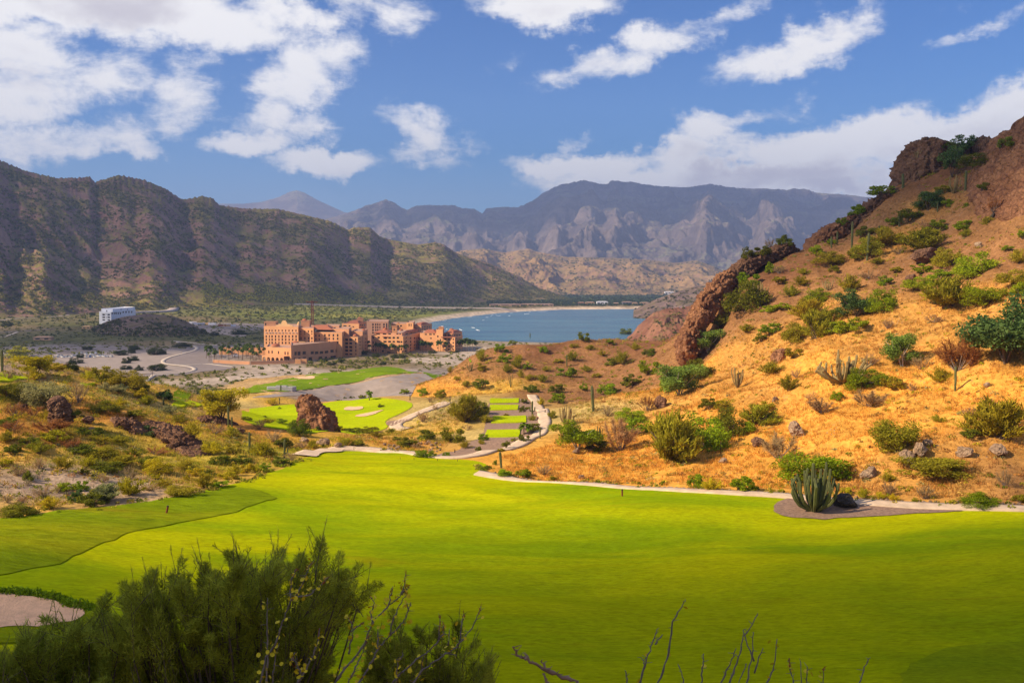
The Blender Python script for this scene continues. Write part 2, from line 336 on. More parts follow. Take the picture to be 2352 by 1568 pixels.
for u, v, Y in [  # left hill, right hill, knoll
    (0, 1100, 118), (0, 960, 140), (0, 860, 170), (0, 826, 190), (138, 960, 150), (138, 900, 165), (100, 850, 188), (300, 1080, 130), (300, 1000, 150), (300, 955, 165),
    (300, 890, 195), (300, 868, 212), (450, 1040, 150), (450, 980, 172), (450, 935, 198), (600, 1055, 150), (600, 1000, 180), (620, 975, 198), (740, 1010, 185), (740, 985, 196),
    (-250, 1160, 105), (-250, 960, 140), (-250, 800, 190), (-450, 900, 150),
    (1300, 1050, 162), (1400, 1000, 185), (1350, 960, 205), (1300, 930, 240), (1450, 900, 235), (1560, 872, 240), (1560, 828, 265), (1600, 1055, 150), (1600, 1000, 165),
    (1600, 950, 185), (1600, 900, 205), (1700, 850, 215), (1700, 750, 240), (1690, 668, 262), (1800, 580, 277), (1870, 584, 280), (1900, 1050, 140), (1900, 950, 160),
    (1900, 850, 180), (1900, 750, 205), (1900, 650, 240), (1960, 515, 285), (2080, 410, 285), (2200, 365, 280), (2330, 340, 268), (2150, 1050, 128), (2150, 950, 145),
    (2150, 850, 165), (2150, 750, 185), (2150, 650, 210), (2150, 550, 240), (2150, 450, 265), (2352, 1100, 120), (2352, 950, 138), (2352, 800, 158), (2352, 650, 185),
    (2352, 500, 220), (2352, 410, 245), (2750, 1100, 118), (2750, 850, 150), (2750, 600, 190), (2750, 330, 255),
    (1200, 890, 275), (1150, 850, 300), (1250, 795, 328), (1350, 778, 335), (1450, 779, 338), (1540, 792, 338), (1350, 840, 305), (1450, 850, 290), (1350, 890, 275),
    (1110, 808, 332), (1065, 842, 318), (1000, 877, 300), (930, 912, 272)]:
    ctrl.append(pY(u, v, Y))
for x, y, z in [(-150, 300, 10), (-100, 330, 6), (-60, 345, 4), (-40, 350, 4), (-230, 300, 16), (-30, 372, 2), (-10, 400, 3), (30, 420, 4), (80, 430, 8), (100, 360, 36), (135, 350, 52), (165, 330, 66),
                (60, 372, 24), (120, 430, 18), (200, 330, 70), (200, 430, 30), (-150, 420, 2), (-60, 420, 2), (-220, 420, 2), (0, 480, 1), (100, 490, 4), (230, 490, 10), (-200, 490, 1),
                (0, 0, 54.6), (0, 13, 47.5), (0, 28, 39.5), (0, 45, 33), (-30, 0, 54.6), (40, 0, 55), (-30, 28, 40), (45, 28, 40), (45, 45, 33.5), (-45, 45, 34), (-90, 20, 50), (100, 20, 52), (-90, 60, 36), (110, 60, 38), (0, -30, 62), (90, -30, 62), (-90, -30, 60),
                (150, 90, 40), (180, 60, 60)]:
    ctrl.append(np.array((x * S, y * S, z * S)))
ctrl = np.array(ctrl)
def _tps_fit(P, lam=25.0):
    xy = P[:, :2] / 100; n = len(xy)
    r2 = ((xy[:, None] - xy[None]) ** 2).sum(-1); K = 0.5 * r2 * np.log(r2 + 1e-12) + np.eye(n) * lam * 1e-4
    A = np.zeros((n + 3, n + 3)); A[:n, :n] = K; A[:n, n] = 1; A[:n, n + 1:] = xy; A[n, :n] = 1; A[n + 1:, :n] = xy.T
    return xy, np.linalg.solve(A, np.concatenate([P[:, 2], np.zeros(3)]))
_txy, _tw = _tps_fit(ctrl)
def tps(x, y):
    x = np.asarray(x, float); shp = x.shape; q = np.stack([x.ravel(), np.asarray(y, float).ravel()], 1) / 100; out = np.empty(len(q)); n = len(_txy)
    for i in range(0, len(q), 40000):
        b = q[i:i + 40000]; r2 = (b[:, :1] - _txy[:, 0]) ** 2 + (b[:, 1:] - _txy[:, 1]) ** 2
        out[i:i + 40000] = (0.5 * r2 * np.log(r2 + 1e-12)) @ _tw[:n] + _tw[n] + b @ _tw[n + 1:]
    return out.reshape(shp)
BAY = [(x * S, y * S) for x, y in [(-22, 840), (-66, 960), (-100, 1130), (-106, 1256), (-85, 1400), (-50, 1530), (3, 1685), (99, 1815), (263, 1850), (600, 1800), (1500, 1700), (2600, 1500), (2600, 700), (900, 690), (420, 720), (120, 780), (40, 815)]]
def plainz(x, y):
    x = np.asarray(x, float); y = np.asarray(y, float)
    z = 7.75 + 14 * sstep(y, 1650, 3000) * sstep(-x, -100, 900) + fbm(x / 90, y / 90, 3, 5) * 0.7 * sstep(y, 500, 900) + 6 * sstep(-x, 250, 800) * sstep(y, 900, 1500)
    sd = poly_sd(x, y, BAY) + fbm(x / 60, y / 60, 2, 9) * 7
    return z + (-4.5 - z) * (1 - sstep(sd, -26, 34))
golf_q = [[(-200, 1205), (0, 1192), (150, 1170), (300, 1158), (420, 1140), (545, 1113), (600, 1090), (680, 1066), (735, 1036), (800, 1032), (900, 1040), (1000, 1053), (1090, 1056), (1120, 1068), (1098, 1085),
           (1150, 1095), (1200, 1106), (1400, 1120), (1600, 1134), (1800, 1141), (2000, 1157), (2352, 1173), (2560, 1180), (2600, 1660), (-250, 1660)]]
def _hit_tps(u, v, fn, y0=20, y1=900, n=900):
    X, Z = rayXZ(u, v); X = np.atleast_1d(X); Z = np.atleast_1d(Z); Y = np.geomspace(y0, y1, n)
    out = np.zeros((len(X), 3))
    for i in range(len(X)):
        h = fn(X[i] * Y, Y); d = CZ + Z[i] * Y - h; k = np.argmax(d < 0)
        if d[k] >= 0: k = n - 1
        if k == 0: k = 1
        f = d[k - 1] / (d[k - 1] - d[k] + 1e-9); yy = Y[k - 1] + (Y[k] - Y[k - 1]) * min(max(f, 0), 1)
        out[i] = (X[i] * yy, yy, 0)
    out[:, 2] = fn(out[:, 0], out[:, 1]); return out
GOLF = [_hit_tps([p[0] for p in g], [p[1] for p in g], tps)[:, :2] for g in golf_q]
TEEQ = [(1110, 913), (1235, 908), (1275, 965), (1255, 1000), (1170, 1040), (1050, 1060), (990, 1055), (1100, 1005)]
GRNQ = [(548, 975), (550, 942), (600, 932), (740, 922), (860, 914), (960, 920), (955, 935), (900, 985), (840, 998), (700, 1003)]
GOLF.append(_hit_tps([p[0] for p in TEEQ], [p[1] for p in TEEQ], tps)[:, :2]); GOLF.append(_hit_tps([p[0] for p in GRNQ], [p[1] for p in GRNQ], tps)[:, :2])
PATH2Q = [(1095, 1087), (1190, 1103), (1300, 1110), (1400, 1117), (1500, 1124), (1650, 1133), (1800, 1139), (1880, 1149), (2000, 1157), (2150, 1164), (2352, 1171), (2520, 1175)]
def roughness(x, y):
    sd = np.full(np.shape(x), 1e9)
    for g in GOLF: sd = np.minimum(sd, poly_sd(x, y, g))
    return sstep(sd, 2.0, 14.0)
def nearz(x, y, full=True):
    x = np.asarray(x, float); y = np.asarray(y, float)
    z = tps(x, y) + fbm(x / 46, y / 30, 2, 21) * 1.5 + fbm(x / 110, y / 21, 2, 27) * 1.3
    if full:
        r = roughness(x, y)
        right = sstep(x - 40, 0, 60) * sstep(y, 120, 260)
        z = z + r * (fbm(x / 24, y / 24, 4, 3) * 1.8 * (1 + right) + (ridged(x / 60 + 3, y / 90, 3, 33) - .55) * 3.4 * right + fbm(x / 5, y / 5, 3, 8) * 0.55)
    e = np.minimum(np.minimum(x + 310, 400 - x), np.minimum(y + 60, 800 - y))
    return np.where(e > 0, z, -50)
def H(x, y):
    n = nearz(x, y); p = plainz(x, y); return np.maximum(n, p)
def hit(u, v, y0=20, y1=2600): return _hit_tps(np.atleast_1d(u), np.atleast_1d(v), H, y0, y1, 1400)

# ------------------------------------------------------------------ ground cover colours
def idw(x, y, pts, warp=10, power=2.0, seed=50, ws=25.0):
    x = x + fbm(x / ws, y / ws, 4, seed) * warp * 2; y = y + fbm(x / ws + 50, y / ws, 4, seed + 1) * warp * 2
    num = np.zeros(x.shape + (3,)); den = np.zeros(x.shape)
    for (px, py, c, wt) in pts:
        w = wt / ((x - px) ** 2 + (y - py) ** 2 + 60) ** power
        num += w[..., None] * np.array(c); den += w
    return num / den[..., None]
GOLD = (0.66, 0.325, 0.058); GOLD2 = (0.50, 0.255, 0.062); SOIL = (0.26, 0.13, 0.056); SOILD = (0.185, 0.085, 0.042); OCH = (0.56, 0.34, 0.06); GREY = (0.36, 0.265, 0.20); RED = (0.58, 0.25, 0.06); GRNS = (0.40, 0.32, 0.04); STRAW = (0.46, 0.34, 0.12)
cov = [(1150, 1085, GOLD, 1), (1300, 1080, GOLD, 1.3), (1500, 1100, GOLD, 1.3), (1400, 1020, GOLD, 1), (1700, 1110, GOLD, 1.2), (1600, 1060, GOLD, 1), (1750, 1000, GOLD, 1), (1900, 1020, GOLD, 1.3), (2050, 960, GOLD, 1.3), (1650, 950, GOLD, 1),
       (1560, 880, GOLD, 1), (1750, 900, GOLD2, 1), (1850, 850, GOLD, 1), (1950, 820, GOLD2, 1), (2100, 870, GOLD, 1.2), (2250, 920, GOLD, 1.2), (2300, 1000, GOLD2, 1), (2050, 790, GOLD2, 1), (2150, 740, GOLD2, 1), (2250, 820, GOLD2, 1),
       (2340, 1100, SOIL, 1), (2200, 1110, GOLD2, .7), (2100, 1100, GOLD2, .8), (2000, 1120, GOLD2, .8), (1950, 900, GOLD, 1), (1700, 830, GOLD2, 1), (1620, 800, SOIL, 1), (1700, 720, SOIL, 1), (1800, 700, SOIL, 1), (1800, 620, SOILD, 1), (1950, 650, SOIL, 1), (1930, 560, SOIL, 1),
       (2050, 620, SOIL, 1), (2150, 620, SOIL, 1), (2250, 700, GOLD2, .7), (2050, 500, SOIL, 1), (2200, 520, SOIL, 1), (2300, 600, SOIL, 1), (2150, 420, SOILD, 1), (2280, 400, SOIL, 1), (2000, 720, GOLD2, .8), (1900, 700, GOLD2, .5), (2120, 470, GOLD2, .5), (2050, 560, GOLD2, .5),
       (1150, 800, SOIL, 1), (1250, 800, SOILD, 1), (1350, 800, SOIL, 1), (1450, 800, SOILD, 1), (1300, 850, SOIL, 1), (1400, 860, SOIL, 1), (1480, 840, SOIL, 1), (1220, 850, SOIL, 1), (1100, 850, SOIL, 1), (1050, 870, GOLD2, 1), (1150, 890, OCH, 1), (1000, 895, GOLD, 1), (1250, 900, SOIL, 1), (1350, 905, SOIL, .8),
       (1080, 930, STRAW, 1), (1000, 950, STRAW, 1), (980, 1000, OCH, 1), (1050, 1000, STRAW, 1), (1290, 960, STRAW, 1), (880, 1020, RED, 1), (800, 1015, OCH, 1), (740, 1015, OCH, .8), (700, 1025, OCH, 1), (650, 1030, GRNS, 1), (600, 990, RED, .7),
       (550, 1020, GRNS, 1), (550, 1080, OCH, .6), (450, 1060, GRNS, 1), (350, 1060, OCH, 1), (480, 1000, OCH, 1), (400, 960, OCH, 1), (330, 920, STRAW, 1), (300, 900, OCH, 1), (260, 960, RED, .6), (200, 1000, GRNS, 1), (120, 1010, RED, 1), (40, 980, RED, 1), (60, 1040, OCH, 1), (200, 1060, GRNS, 1),
       (100, 1090, GREY, 1), (180, 1110, GREY, 1), (40, 1120, GREY, 1), (260, 1100, GREY, 1), (330, 1120, GREY, .8), (60, 1160, OCH, .8), (420, 1110, OCH, 1), (80, 900, GRNS, 1), (180, 880, OCH, 1), (40, 850, GREY, .7), (-150, 1000, OCH, 1), (-200, 900, OCH, 1), (560, 930, STRAW, 1), (700, 910, GREY, 1), (640, 920, OCH, 1)]
covp = _hit_tps([c[0] for c in cov], [c[1] for c in cov], tps)
cov_pts = [(p[0], p[1], c[2], c[3]) for p, c in zip(covp, cov)] + [(-60, 20, OCH, 1), (60, 20, OCH, 1), (0, 60, OCH, 1), (160, 600, SOILD, 3), (300, 500, SOILD, 3)]
def cover_col(x, y): return idw(x, y, cov_pts, 5)

xs = np.arange(-310, 401, 1.25); ys = np.arange(-60, 801, 1.25); gx, gy = np.meshgrid(xs, ys)
gz = nearz(gx, gy)
hg = np.stack([gx, gy, gz], -1)
gcol = cover_col(gx, gy)
keep = (gz > plainz(gx, gy) - 3.0).ravel()
fc = grid_faces(len(ys), len(xs)); fc = fc[keep[fc].any(1)]
tag(link('hillside', mesh_np('hillside', hg.reshape(-1, 3), fc, MT['terrain'], True, gcol.reshape(-1, 3))), 'dry golden and brown desert hillsides around the golf hole', 'hillside', kind='structure')

# coastal plain, one sheet out to the horizon
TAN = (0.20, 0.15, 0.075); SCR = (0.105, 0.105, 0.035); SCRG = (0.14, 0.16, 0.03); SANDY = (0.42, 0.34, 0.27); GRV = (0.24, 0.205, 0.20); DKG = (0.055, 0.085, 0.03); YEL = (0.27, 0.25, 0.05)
pl = [(560, 870, SANDY, 1), (450, 900, TAN, 1), (640, 850, SANDY, 1), (800, 838, TAN, 1), (700, 870, SANDY, .6), (900, 830, TAN, 1), (1000, 825, SANDY, .7), (950, 815, TAN, 1), (1060, 812, SANDY, .6), (200, 840, GRV, 1), (300, 820, GRV, 1), (400, 860, TAN, 1), (150, 800, GRV, .8), (60, 790, SCR, 1), (250, 780, SCR, 1),
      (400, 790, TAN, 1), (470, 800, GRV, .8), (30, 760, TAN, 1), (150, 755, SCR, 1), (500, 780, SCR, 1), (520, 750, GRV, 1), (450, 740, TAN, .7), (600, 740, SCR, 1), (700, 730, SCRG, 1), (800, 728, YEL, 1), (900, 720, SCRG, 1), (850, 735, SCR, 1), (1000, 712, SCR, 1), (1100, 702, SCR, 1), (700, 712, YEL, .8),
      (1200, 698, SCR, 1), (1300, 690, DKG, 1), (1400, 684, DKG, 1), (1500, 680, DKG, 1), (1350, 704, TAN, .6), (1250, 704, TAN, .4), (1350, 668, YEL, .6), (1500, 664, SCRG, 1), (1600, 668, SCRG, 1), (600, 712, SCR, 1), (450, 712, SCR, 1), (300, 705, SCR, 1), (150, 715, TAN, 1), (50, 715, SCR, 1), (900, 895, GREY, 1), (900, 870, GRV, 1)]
pl_pts = []
for u, v, c, wt in pl:
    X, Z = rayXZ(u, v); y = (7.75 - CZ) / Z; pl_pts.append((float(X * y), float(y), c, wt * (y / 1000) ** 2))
ang = np.linspace(math.radians(-50), math.radians(50), 460); rad = np.geomspace(260, 21000, 520)
ga, gr = np.meshgrid(ang, rad); px_, py_ = gr * np.sin(ga), gr * np.cos(ga); pz_ = plainz(px_, py_)
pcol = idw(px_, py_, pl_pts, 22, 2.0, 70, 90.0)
sdb = poly_sd(px_, py_, BAY) + fbm(px_ / 60, py_ / 60, 2, 9) * 7
bm_ = (1 - sstep(sdb, 16, 30))[..., None] * (py_ > 1250)[..., None]; pcol = pcol * (1 - bm_) + np.array((0.62, 0.48, 0.34)) * bm_
PV = np.stack([px_, py_, pz_], -1).reshape(-1, 3)
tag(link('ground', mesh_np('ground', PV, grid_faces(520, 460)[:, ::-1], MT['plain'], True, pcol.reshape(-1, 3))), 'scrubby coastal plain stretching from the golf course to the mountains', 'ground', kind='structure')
mb = MB(); mb.add([(-600, 1000, 0.4), (4500, 1000, 0.4), (4500, 3300, 0.4), (-600, 3300, 0.4)], [(0, 1, 2, 3)])
tag(mb.build('sea', MT['sea']), 'calm blue bay with small waves along its curved beach', 'sea', kind='structure')

# surf along the beach
_c = np.array([(-66, 960), (-100, 1130), (-106, 1256), (-85, 1400), (-50, 1530), (3, 1685), (60, 1770)], float) * S; _d = np.r_[0, np.cumsum(np.linalg.norm(np.diff(_c, axis=0), axis=1))]; mb = MB()
for k in range(24):
    s0 = rng.uniform(0, .93) * _d[-1]; ln_ = rng.uniform(12, 50); o_ = rng.choice([14, 30, 52, 85]) + rng.uniform(-5, 5); ss = np.linspace(s0, s0 + ln_, 9); P_ = np.stack([np.interp(ss, _d, _c[:, 0]), np.interp(ss, _d, _c[:, 1])], 1); t_ = np.gradient(P_, axis=0); t_ /= np.linalg.norm(t_, axis=1)[:, None]; n_ = np.stack([t_[:, 1], -t_[:, 0]], 1); w_ = np.sin(np.linspace(0.05, 3.09, 9)) * rng.uniform(.8, 1.9)
    P_ = P_ + n_ * (o_ + fbm(P_[:, 0] / 20, P_[:, 1] / 20, 2, 3)[:, None] * 5); a_ = P_ - n_ * w_[:, None]; b_ = P_ + n_ * w_[:, None]; mb.add([(*q, .5) for q in a_] + [(*q, .5) for q in P_] + [(*q, .5) for q in b_][:0] + [(P_[i][0], P_[i][1], .85) for i in range(9)] + [(*q, .5) for q in b_], [(i, i + 1, 18 + i + 1, 18 + i) for i in range(8)] + [(18 + i, 18 + i + 1, 27 + i + 1, 27 + i) for i in range(8)])
tag(mb.build('surf', simple('foam', (.8, .8, .8), .9, .1, .5)), 'white lines of small breaking waves near the curved beach', 'waves', kind='stuff')

# ------------------------------------------------------------------ mountains
def interp(pts, u, k): return np.interp(u, [p[0] for p in pts], [p[k] for p in pts])
MTNS = {}
def range_mesh(name, crest, base, mat, label, skew=0.0, nc=500, nr=150, amp=0.16, nscale=260, prof=1.25, seed=1, cliffs=0.0, fold=1.0, cat='mountain', crestn=0.02, back=12, spur=0.0, sw=2.0):
    u0, u1 = crest[0][0], crest[-1][0]; u = np.linspace(u0, u1, nc)
    cv = interp(crest, u, 1); cD = interp(crest, u, 2) * S; bD = interp(base, u, 1) * S
    X, Zc = rayXZ(u, cv); zc = CZ + Zc * cD
    zb = plainz(X * bD, bD) - 3.0; zb = np.maximum(zb, -3.5)
    hgt = np.maximum(zc - zb, 1)
    t = np.concatenate([np.linspace(0, 1, nr), 1 + np.linspace(0.06, 1.2, back)])[:, None]
    tf = np.clip(t, 0, 1)
    # spurs: the foot of the slope runs in and out along the range
    D = bD + (cD - bD) * t
    if spur: D = D + (1 - tf) * tf * 4 * fbm(u[None] / spur + 0 * t, u[None] * 0 + seed + 0 * t, 3, seed) * (cD - bD) * 0.25
    Xw = X[None] * D; Yw = D; Xs = Xw + skew * Yw
    p = tf ** prof
    nz = ridged(Xs / nscale + fbm(Xw / nscale / 1.5, Yw / nscale / 1.5, 3, seed + 7) * .5 * fold, Yw / nscale / sw, 6, seed, 0.52) - 0.55
    nf = fbm(Xw / nscale * 5, Yw / nscale * 5, 4, seed + 3)
    if cliffs:
        q = tf + 0.10 * nz + 0.03 * nf; k = 5.0; st = np.floor(q * k) / k; fr = (q * k) % 1.0
        pc = st + sstep(fr, 0.45, 0.8) / k; p = p * (1 - cliffs) + np.clip(pc, -.1, 1.02) * cliffs
    env = (np.sin(np.pi * np.clip(tf, 0, 1) ** 0.8)) ** 0.7
    z = zb[None] + hgt[None] * (p + amp * nz * env * 1.6 + 0.035 * nf * env * amp / 0.16) + crestn * hgt[None] * fbm(u[None] / 6 + 0 * t, t * 9, 3, seed + 5) * tf ** 6
    b = np.clip(t - 1, 0, 2); z = z - hgt[None] * b * 0.85
    V = np.stack([Xw, Yw, z], -1)
    MTNS[name + str(seed)] = V[:nr]
    o = link(name, mesh_np(name, V.reshape(-1, 3), grid_faces(nr + back, nc)[:, ::-1], mat, True))
    return tag(o, label, cat, kind='structure')
m_left = mountain('scrub_mountain', (0.19, 0.105, 0.085), (0.32, 0.19, 0.14), (0.12, 0.115, 0.032), (0.21, 0.175, 0.045), 0.012, 0.11, .55, 9)
m_far = mountain('cliff_mountain', (0.105, 0.085, 0.09), (0.21, 0.165, 0.145), (0.12, 0.13, 0.085), (0.20, 0.19, 0.11), 0.004, 0.012, .35, 70, .012)
m_foot = mountain('foothill', (0.17, 0.105, 0.075), (0.30, 0.18, 0.10), (0.17, 0.135, 0.05), (0.32, 0.20, 0.085), 0.008, 0.035, .6, 12)
m_head = mountain('headland_rock', (0.16, 0.07, 0.045), (0.26, 0.13, 0.08), (0.11, 0.09, 0.03), (0.15, 0.12, 0.04), 0.03, 0.12, .35, 3)
m_grey = mountain('grey_headland', (0.12, 0.085, 0.08), (0.22, 0.15, 0.13), (0.09, 0.08, 0.035), (0.13, 0.10, 0.05), 0.02, 0.07, .35, 5)
range_mesh('mountain', [(-420, 300, 1900), (-200, 330, 1900), (0, 368, 1900), (60, 393, 1930), (130, 409, 1960), (190, 408, 1990), (204, 405, 2000), (218, 418, 2000), (245, 410, 2010), (272, 402, 2040), (330, 413, 2080), (380, 433, 2120), (415, 457, 2150), (430, 457, 2160), (465, 450, 2180), (490, 456, 2190), (503, 471, 2200),
    (560, 479, 2240), (640, 480, 2280), (700, 494, 2320), (760, 508, 2350), (800, 528, 2380), (812, 522, 2380), (850, 522, 2400), (872, 543, 2410), (900, 551, 2430), (960, 562, 2460), (1000, 556, 2480), (1020, 562, 2480), (1050, 582, 2500), (1130, 607, 2530), (1190, 634, 2560), (1240, 662, 2580), (1300, 684, 2600), (1340, 694, 2600)],
    [(-420, 1000), (0, 1150), (200, 1300), (340, 1390), (640, 1620), (960, 1950), (1230, 2280), (1340, 2450)], m_left, 'long shaded scrub-covered mountain ridge behind the hotel', nc=900, nr=230, amp=0.135, nscale=440, prof=1.2, seed=4, spur=160, crestn=.018, sw=1.6, skew=.95)
range_mesh('mountain', [(380, 470, 11500), (500, 468, 11500), (560, 468, 11500), (600, 464, 11500), (640, 453, 11500), (664, 441, 11500), (682, 437, 11500), (700, 443, 11500), (730, 460, 11500), (790, 487, 11500), (860, 505, 11500), (960, 540, 11500)],
    [(380, 9000), (960, 9000)], m_far, 'hazy blue pointed peak, farthest mountain on the skyline', nc=220, nr=90, amp=0.10, nscale=1700, prof=1.15, seed=12, crestn=.004)
range_mesh('mountain', [(700, 520, 8600), (800, 490, 8600), (850, 471, 8600), (885, 459, 8600), (905, 465, 8600), (922, 478, 8600), (935, 484, 8600), (955, 474, 8600), (985, 471, 8600), (1045, 474, 8600), (1062, 481, 8600), (1090, 482, 8600), (1108, 492, 8600), (1118, 481, 8700), (1200, 476, 8700), (1213, 473, 8700), (1245, 444, 8800), (1290, 425, 8800), (1320, 421, 8800),
    (1430, 424, 8800), (1560, 430, 8800), (1700, 432, 8800), (1850, 440, 8800), (1960, 450, 8800), (2000, 456, 8800), (2100, 470, 8800), (2300, 470, 8800), (2600, 500, 8800)],
    [(700, 5200), (1040, 4700), (1300, 4700), (1700, 4700), (2600, 4700)], m_far, 'broad blue-grey cliff-faced mountain massif beyond the bay', nc=900, nr=300, amp=0.23, nscale=1250, prof=1.0, seed=23, cliffs=.42, crestn=.008, spur=120, sw=1.5)
range_mesh('foothill', [(900, 600, 4500), (1000, 588, 4500), (1070, 574, 4500), (1110, 571, 4500), (1160, 580, 4500), (1215, 571, 4400), (1232, 578, 4400), (1300, 590, 4300), (1400, 592, 4300), (1480, 596, 4300), (1550, 604, 4300), (1600, 598, 4300), (1640, 612, 4200), (1680, 632, 4200), (1740, 640, 4200), (1900, 640, 4200)],
    [(900, 2900), (1300, 3100), (1900, 3100)], m_foot, 'sunlit golden brown foothills below the blue massif', nc=500, nr=160, amp=0.36, nscale=420, prof=1.1, seed=31, spur=100, crestn=.02, sw=1.3)
range_mesh('headland', [(1455, 712, 1500), (1490, 694, 1500), (1520, 682, 1500), (1560, 668, 1500), (1600, 657, 1500), (1650, 652, 1500), (1700, 645, 1500), (1800, 640, 1500), (2000, 640, 1500)],
    [(1455, 1400), (1600, 1250), (2000, 1200)], m_grey, 'grey rocky headland at the far right end of the bay', nc=200, nr=90, amp=0.22, nscale=120, prof=0.9, seed=41, cat='headland', crestn=.03)
range_mesh('headland', [(1440, 775, 760), (1453, 765, 760), (1465, 748, 760), (1480, 735, 765), (1500, 718, 770), (1530, 708, 780), (1570, 706, 790), (1620, 694, 800), (1680, 680, 800), (1760, 670, 800)],
    [(1440, 730), (1500, 640), (1600, 600), (1760, 600)], m_head, 'reddish rocky headland beside the bay, behind the leaning rock fin', nc=220, nr=110, amp=0.30, nscale=60, prof=0.8, seed=47, cat='headland', crestn=.03)
range_mesh('hill', [(120, 778, 960), (190, 765, 960), (215, 752, 960), (245, 738, 960), (285, 727, 970), (340, 720, 970), (395, 725, 960), (430, 738, 960), (455, 752, 950), (490, 768, 940), (530, 777, 940)],
    [(120, 880), (330, 840), (530, 860)], m_grey, 'small dark scrub hill below the white apartment block', nc=260, nr=90, amp=0.16, nscale=70, prof=0.85, seed=53, cat='hill', crestn=.03)
# ------------------------------------------------------------------ turf, sand, paths and roads laid over the ground
def chaikin(p, closed=True, it=2):
    p = [np.array(q[:2], float) for q in p]
    for _ in range(it):
        r = [] if closed else [p[0]]
        for i in range(len(p) if closed else len(p) - 1):
            a, b = p[i], p[(i + 1) % len(p)]; r += [a * .75 + b * .25, a * .25 + b * .75]
        if not closed: r.append(p[-1])
        p = r
    return p
def plan(q, y0=20): return hit([a[0] for a in q], [a[1] for a in q], y0)[:, :2]
def sheet(name, poly, off, mat, label, cat, step=2.0, smooth=2, kind='structure', edge=None, group=None, zfn=None, jit=0.9):
    poly = chaikin(poly, True, smooth) if smooth else [np.array(p) for p in poly]
    # drop near-duplicates and resample long edges
    P = []
    for i, a in enumerate(poly):
        b = poly[(i + 1) % len(poly)]; L = np.linalg.norm(b - a); n = max(1, int(L / step))
        for k in range(n): P.append(a + (b - a) * k / n)
    Q = [P[0]]
    for p in P[1:]:
        if np.linalg.norm(p - Q[-1]) > .05: Q.append(p)
    P = np.array(Q)
    if jit: P = P + np.stack([fbm(P[:, 0] / 2.5 + 9, P[:, 1] / 2.5, 4, 201), fbm(P[:, 0] / 2.5, P[:, 1] / 2.5 + 7, 4, 202)], 1) * jit
    mn, mx = P.min(0), P.max(0)
    gx, gy = np.meshgrid(np.arange(mn[0] + step / 2, mx[0], step), np.arange(mn[1] + step / 2, mx[1], step))
    gx = gx.ravel(); gy = gy.ravel(); ins = poly_sd(gx, gy, P) < -step * .35
    pts = np.concatenate([P, np.stack([gx[ins], gy[ins]], 1)])
    n = len(P)
    vs, _, fs, _, _, _ = delaunay_2d_cdt([Vector(p) for p in pts], [(i, (i + 1) % n) for i in range(n)], [list(range(n))], 1, 1e-4)
    xy = np.array([tuple(v) for v in vs]); z = (zfn or H)(xy[:, 0], xy[:, 1]) + off
    V = np.column_stack([xy, z]); fs = np.array([f for f in fs if len(f) == 3], np.int32)
    a, b, c = V[fs[:, 0]], V[fs[:, 1]], V[fs[:, 2]]
    flip = np.cross(b - a, c - a)[:, 2] < 0; fs[flip] = fs[flip][:, ::-1]
    me = mesh_np(name, V, fs, mat, True); o = link(name, me)
    if edge:  # a cut edge hanging down all round: rim of the thicker grass
        ring = [i for i in range(n)]
        ev = [(V[i][0], V[i][1], V[i][2]) for i in ring] + [(V[i][0], V[i][1], V[i][2] - edge) for i in ring]
        bm = bmesh.new(); bm.from_mesh(me); L = [bm.verts.new(p) for p in ev]
        for i in range(n):
            try: bm.faces.new((L[i], L[(i + 1) % n], L[n + (i + 1) % n], L[n + i]))
            except ValueError: pass
        bm.to_mesh(me); bm.free()
    return tag(o, label, cat, group, kind)
def resample(p, step):
    p = np.array(p, float); d = np.r_[0, np.cumsum(np.linalg.norm(np.diff(p, axis=0), axis=1))]; s = np.linspace(0, d[-1], max(2, int(d[-1] / step)))
    return np.stack([np.interp(s, d, p[:, k]) for k in range(p.shape[1])], 1)
def ribbon(name, line, w, off, mat, label, cat, step=1.5, cross=5, shift=0.0, it=2, thick=0.0, parent=None):
    c = resample(chaikin(line, False, it), step); t = np.gradient(c, axis=0); t /= np.linalg.norm(t, axis=1)[:, None] + 1e-9; nrm = np.stack([-t[:, 1], t[:, 0]], 1)
    k = np.linspace(-.5, .5, cross) * w + shift; xy = c[:, None] + nrm[:, None] * k[None, :, None]
    z = H(xy[..., 0], xy[..., 1]) + off; V = np.concatenate([xy, z[..., None]], -1)
    if thick:
        lo = V.copy(); lo[..., 2] -= thick; V = np.concatenate([lo[:, :1], V, lo[:, -1:]], 1); cross += 2
    o = link(name, mesh_np(name, V.reshape(-1, 3), grid_faces(len(c), cross)[:, ::-1], mat, thick == 0), parent)
    if label: tag(o, label, cat, kind='structure')
    return o, c
fair = plan(golf_q[0])
sheet('fairway', fair, 0.10, MT['fairway'], 'wide sunlit fairway of short yellow-green grass in the valley', 'fairway', 2.0)
rl = plan([(-220, 1210), (0, 1196), (150, 1173), (300, 1160), (420, 1142), (500, 1128), (545, 1120), (590, 1124), (628, 1140), (640, 1147), (600, 1154), (500, 1187), (345, 1211), (200, 1262), (60, 1316), (-220, 1370)])
sheet('rough', rl, 0.22, MT['rough'], 'strip of longer rough grass between the fairway and the left hillside', 'rough grass', 2.0, edge=.08)
sheet('rough', plan([(-200, 1340), (0, 1358), (80, 1362), (150, 1378), (200, 1392), (240, 1400), (235, 1425), (205, 1460), (100, 1475), (-100, 1490), (-250, 1480)]), 0.35, MT['rough'], 'thick grass lip around the nearest sand bunker', 'rough grass', 1.5, edge=.25)
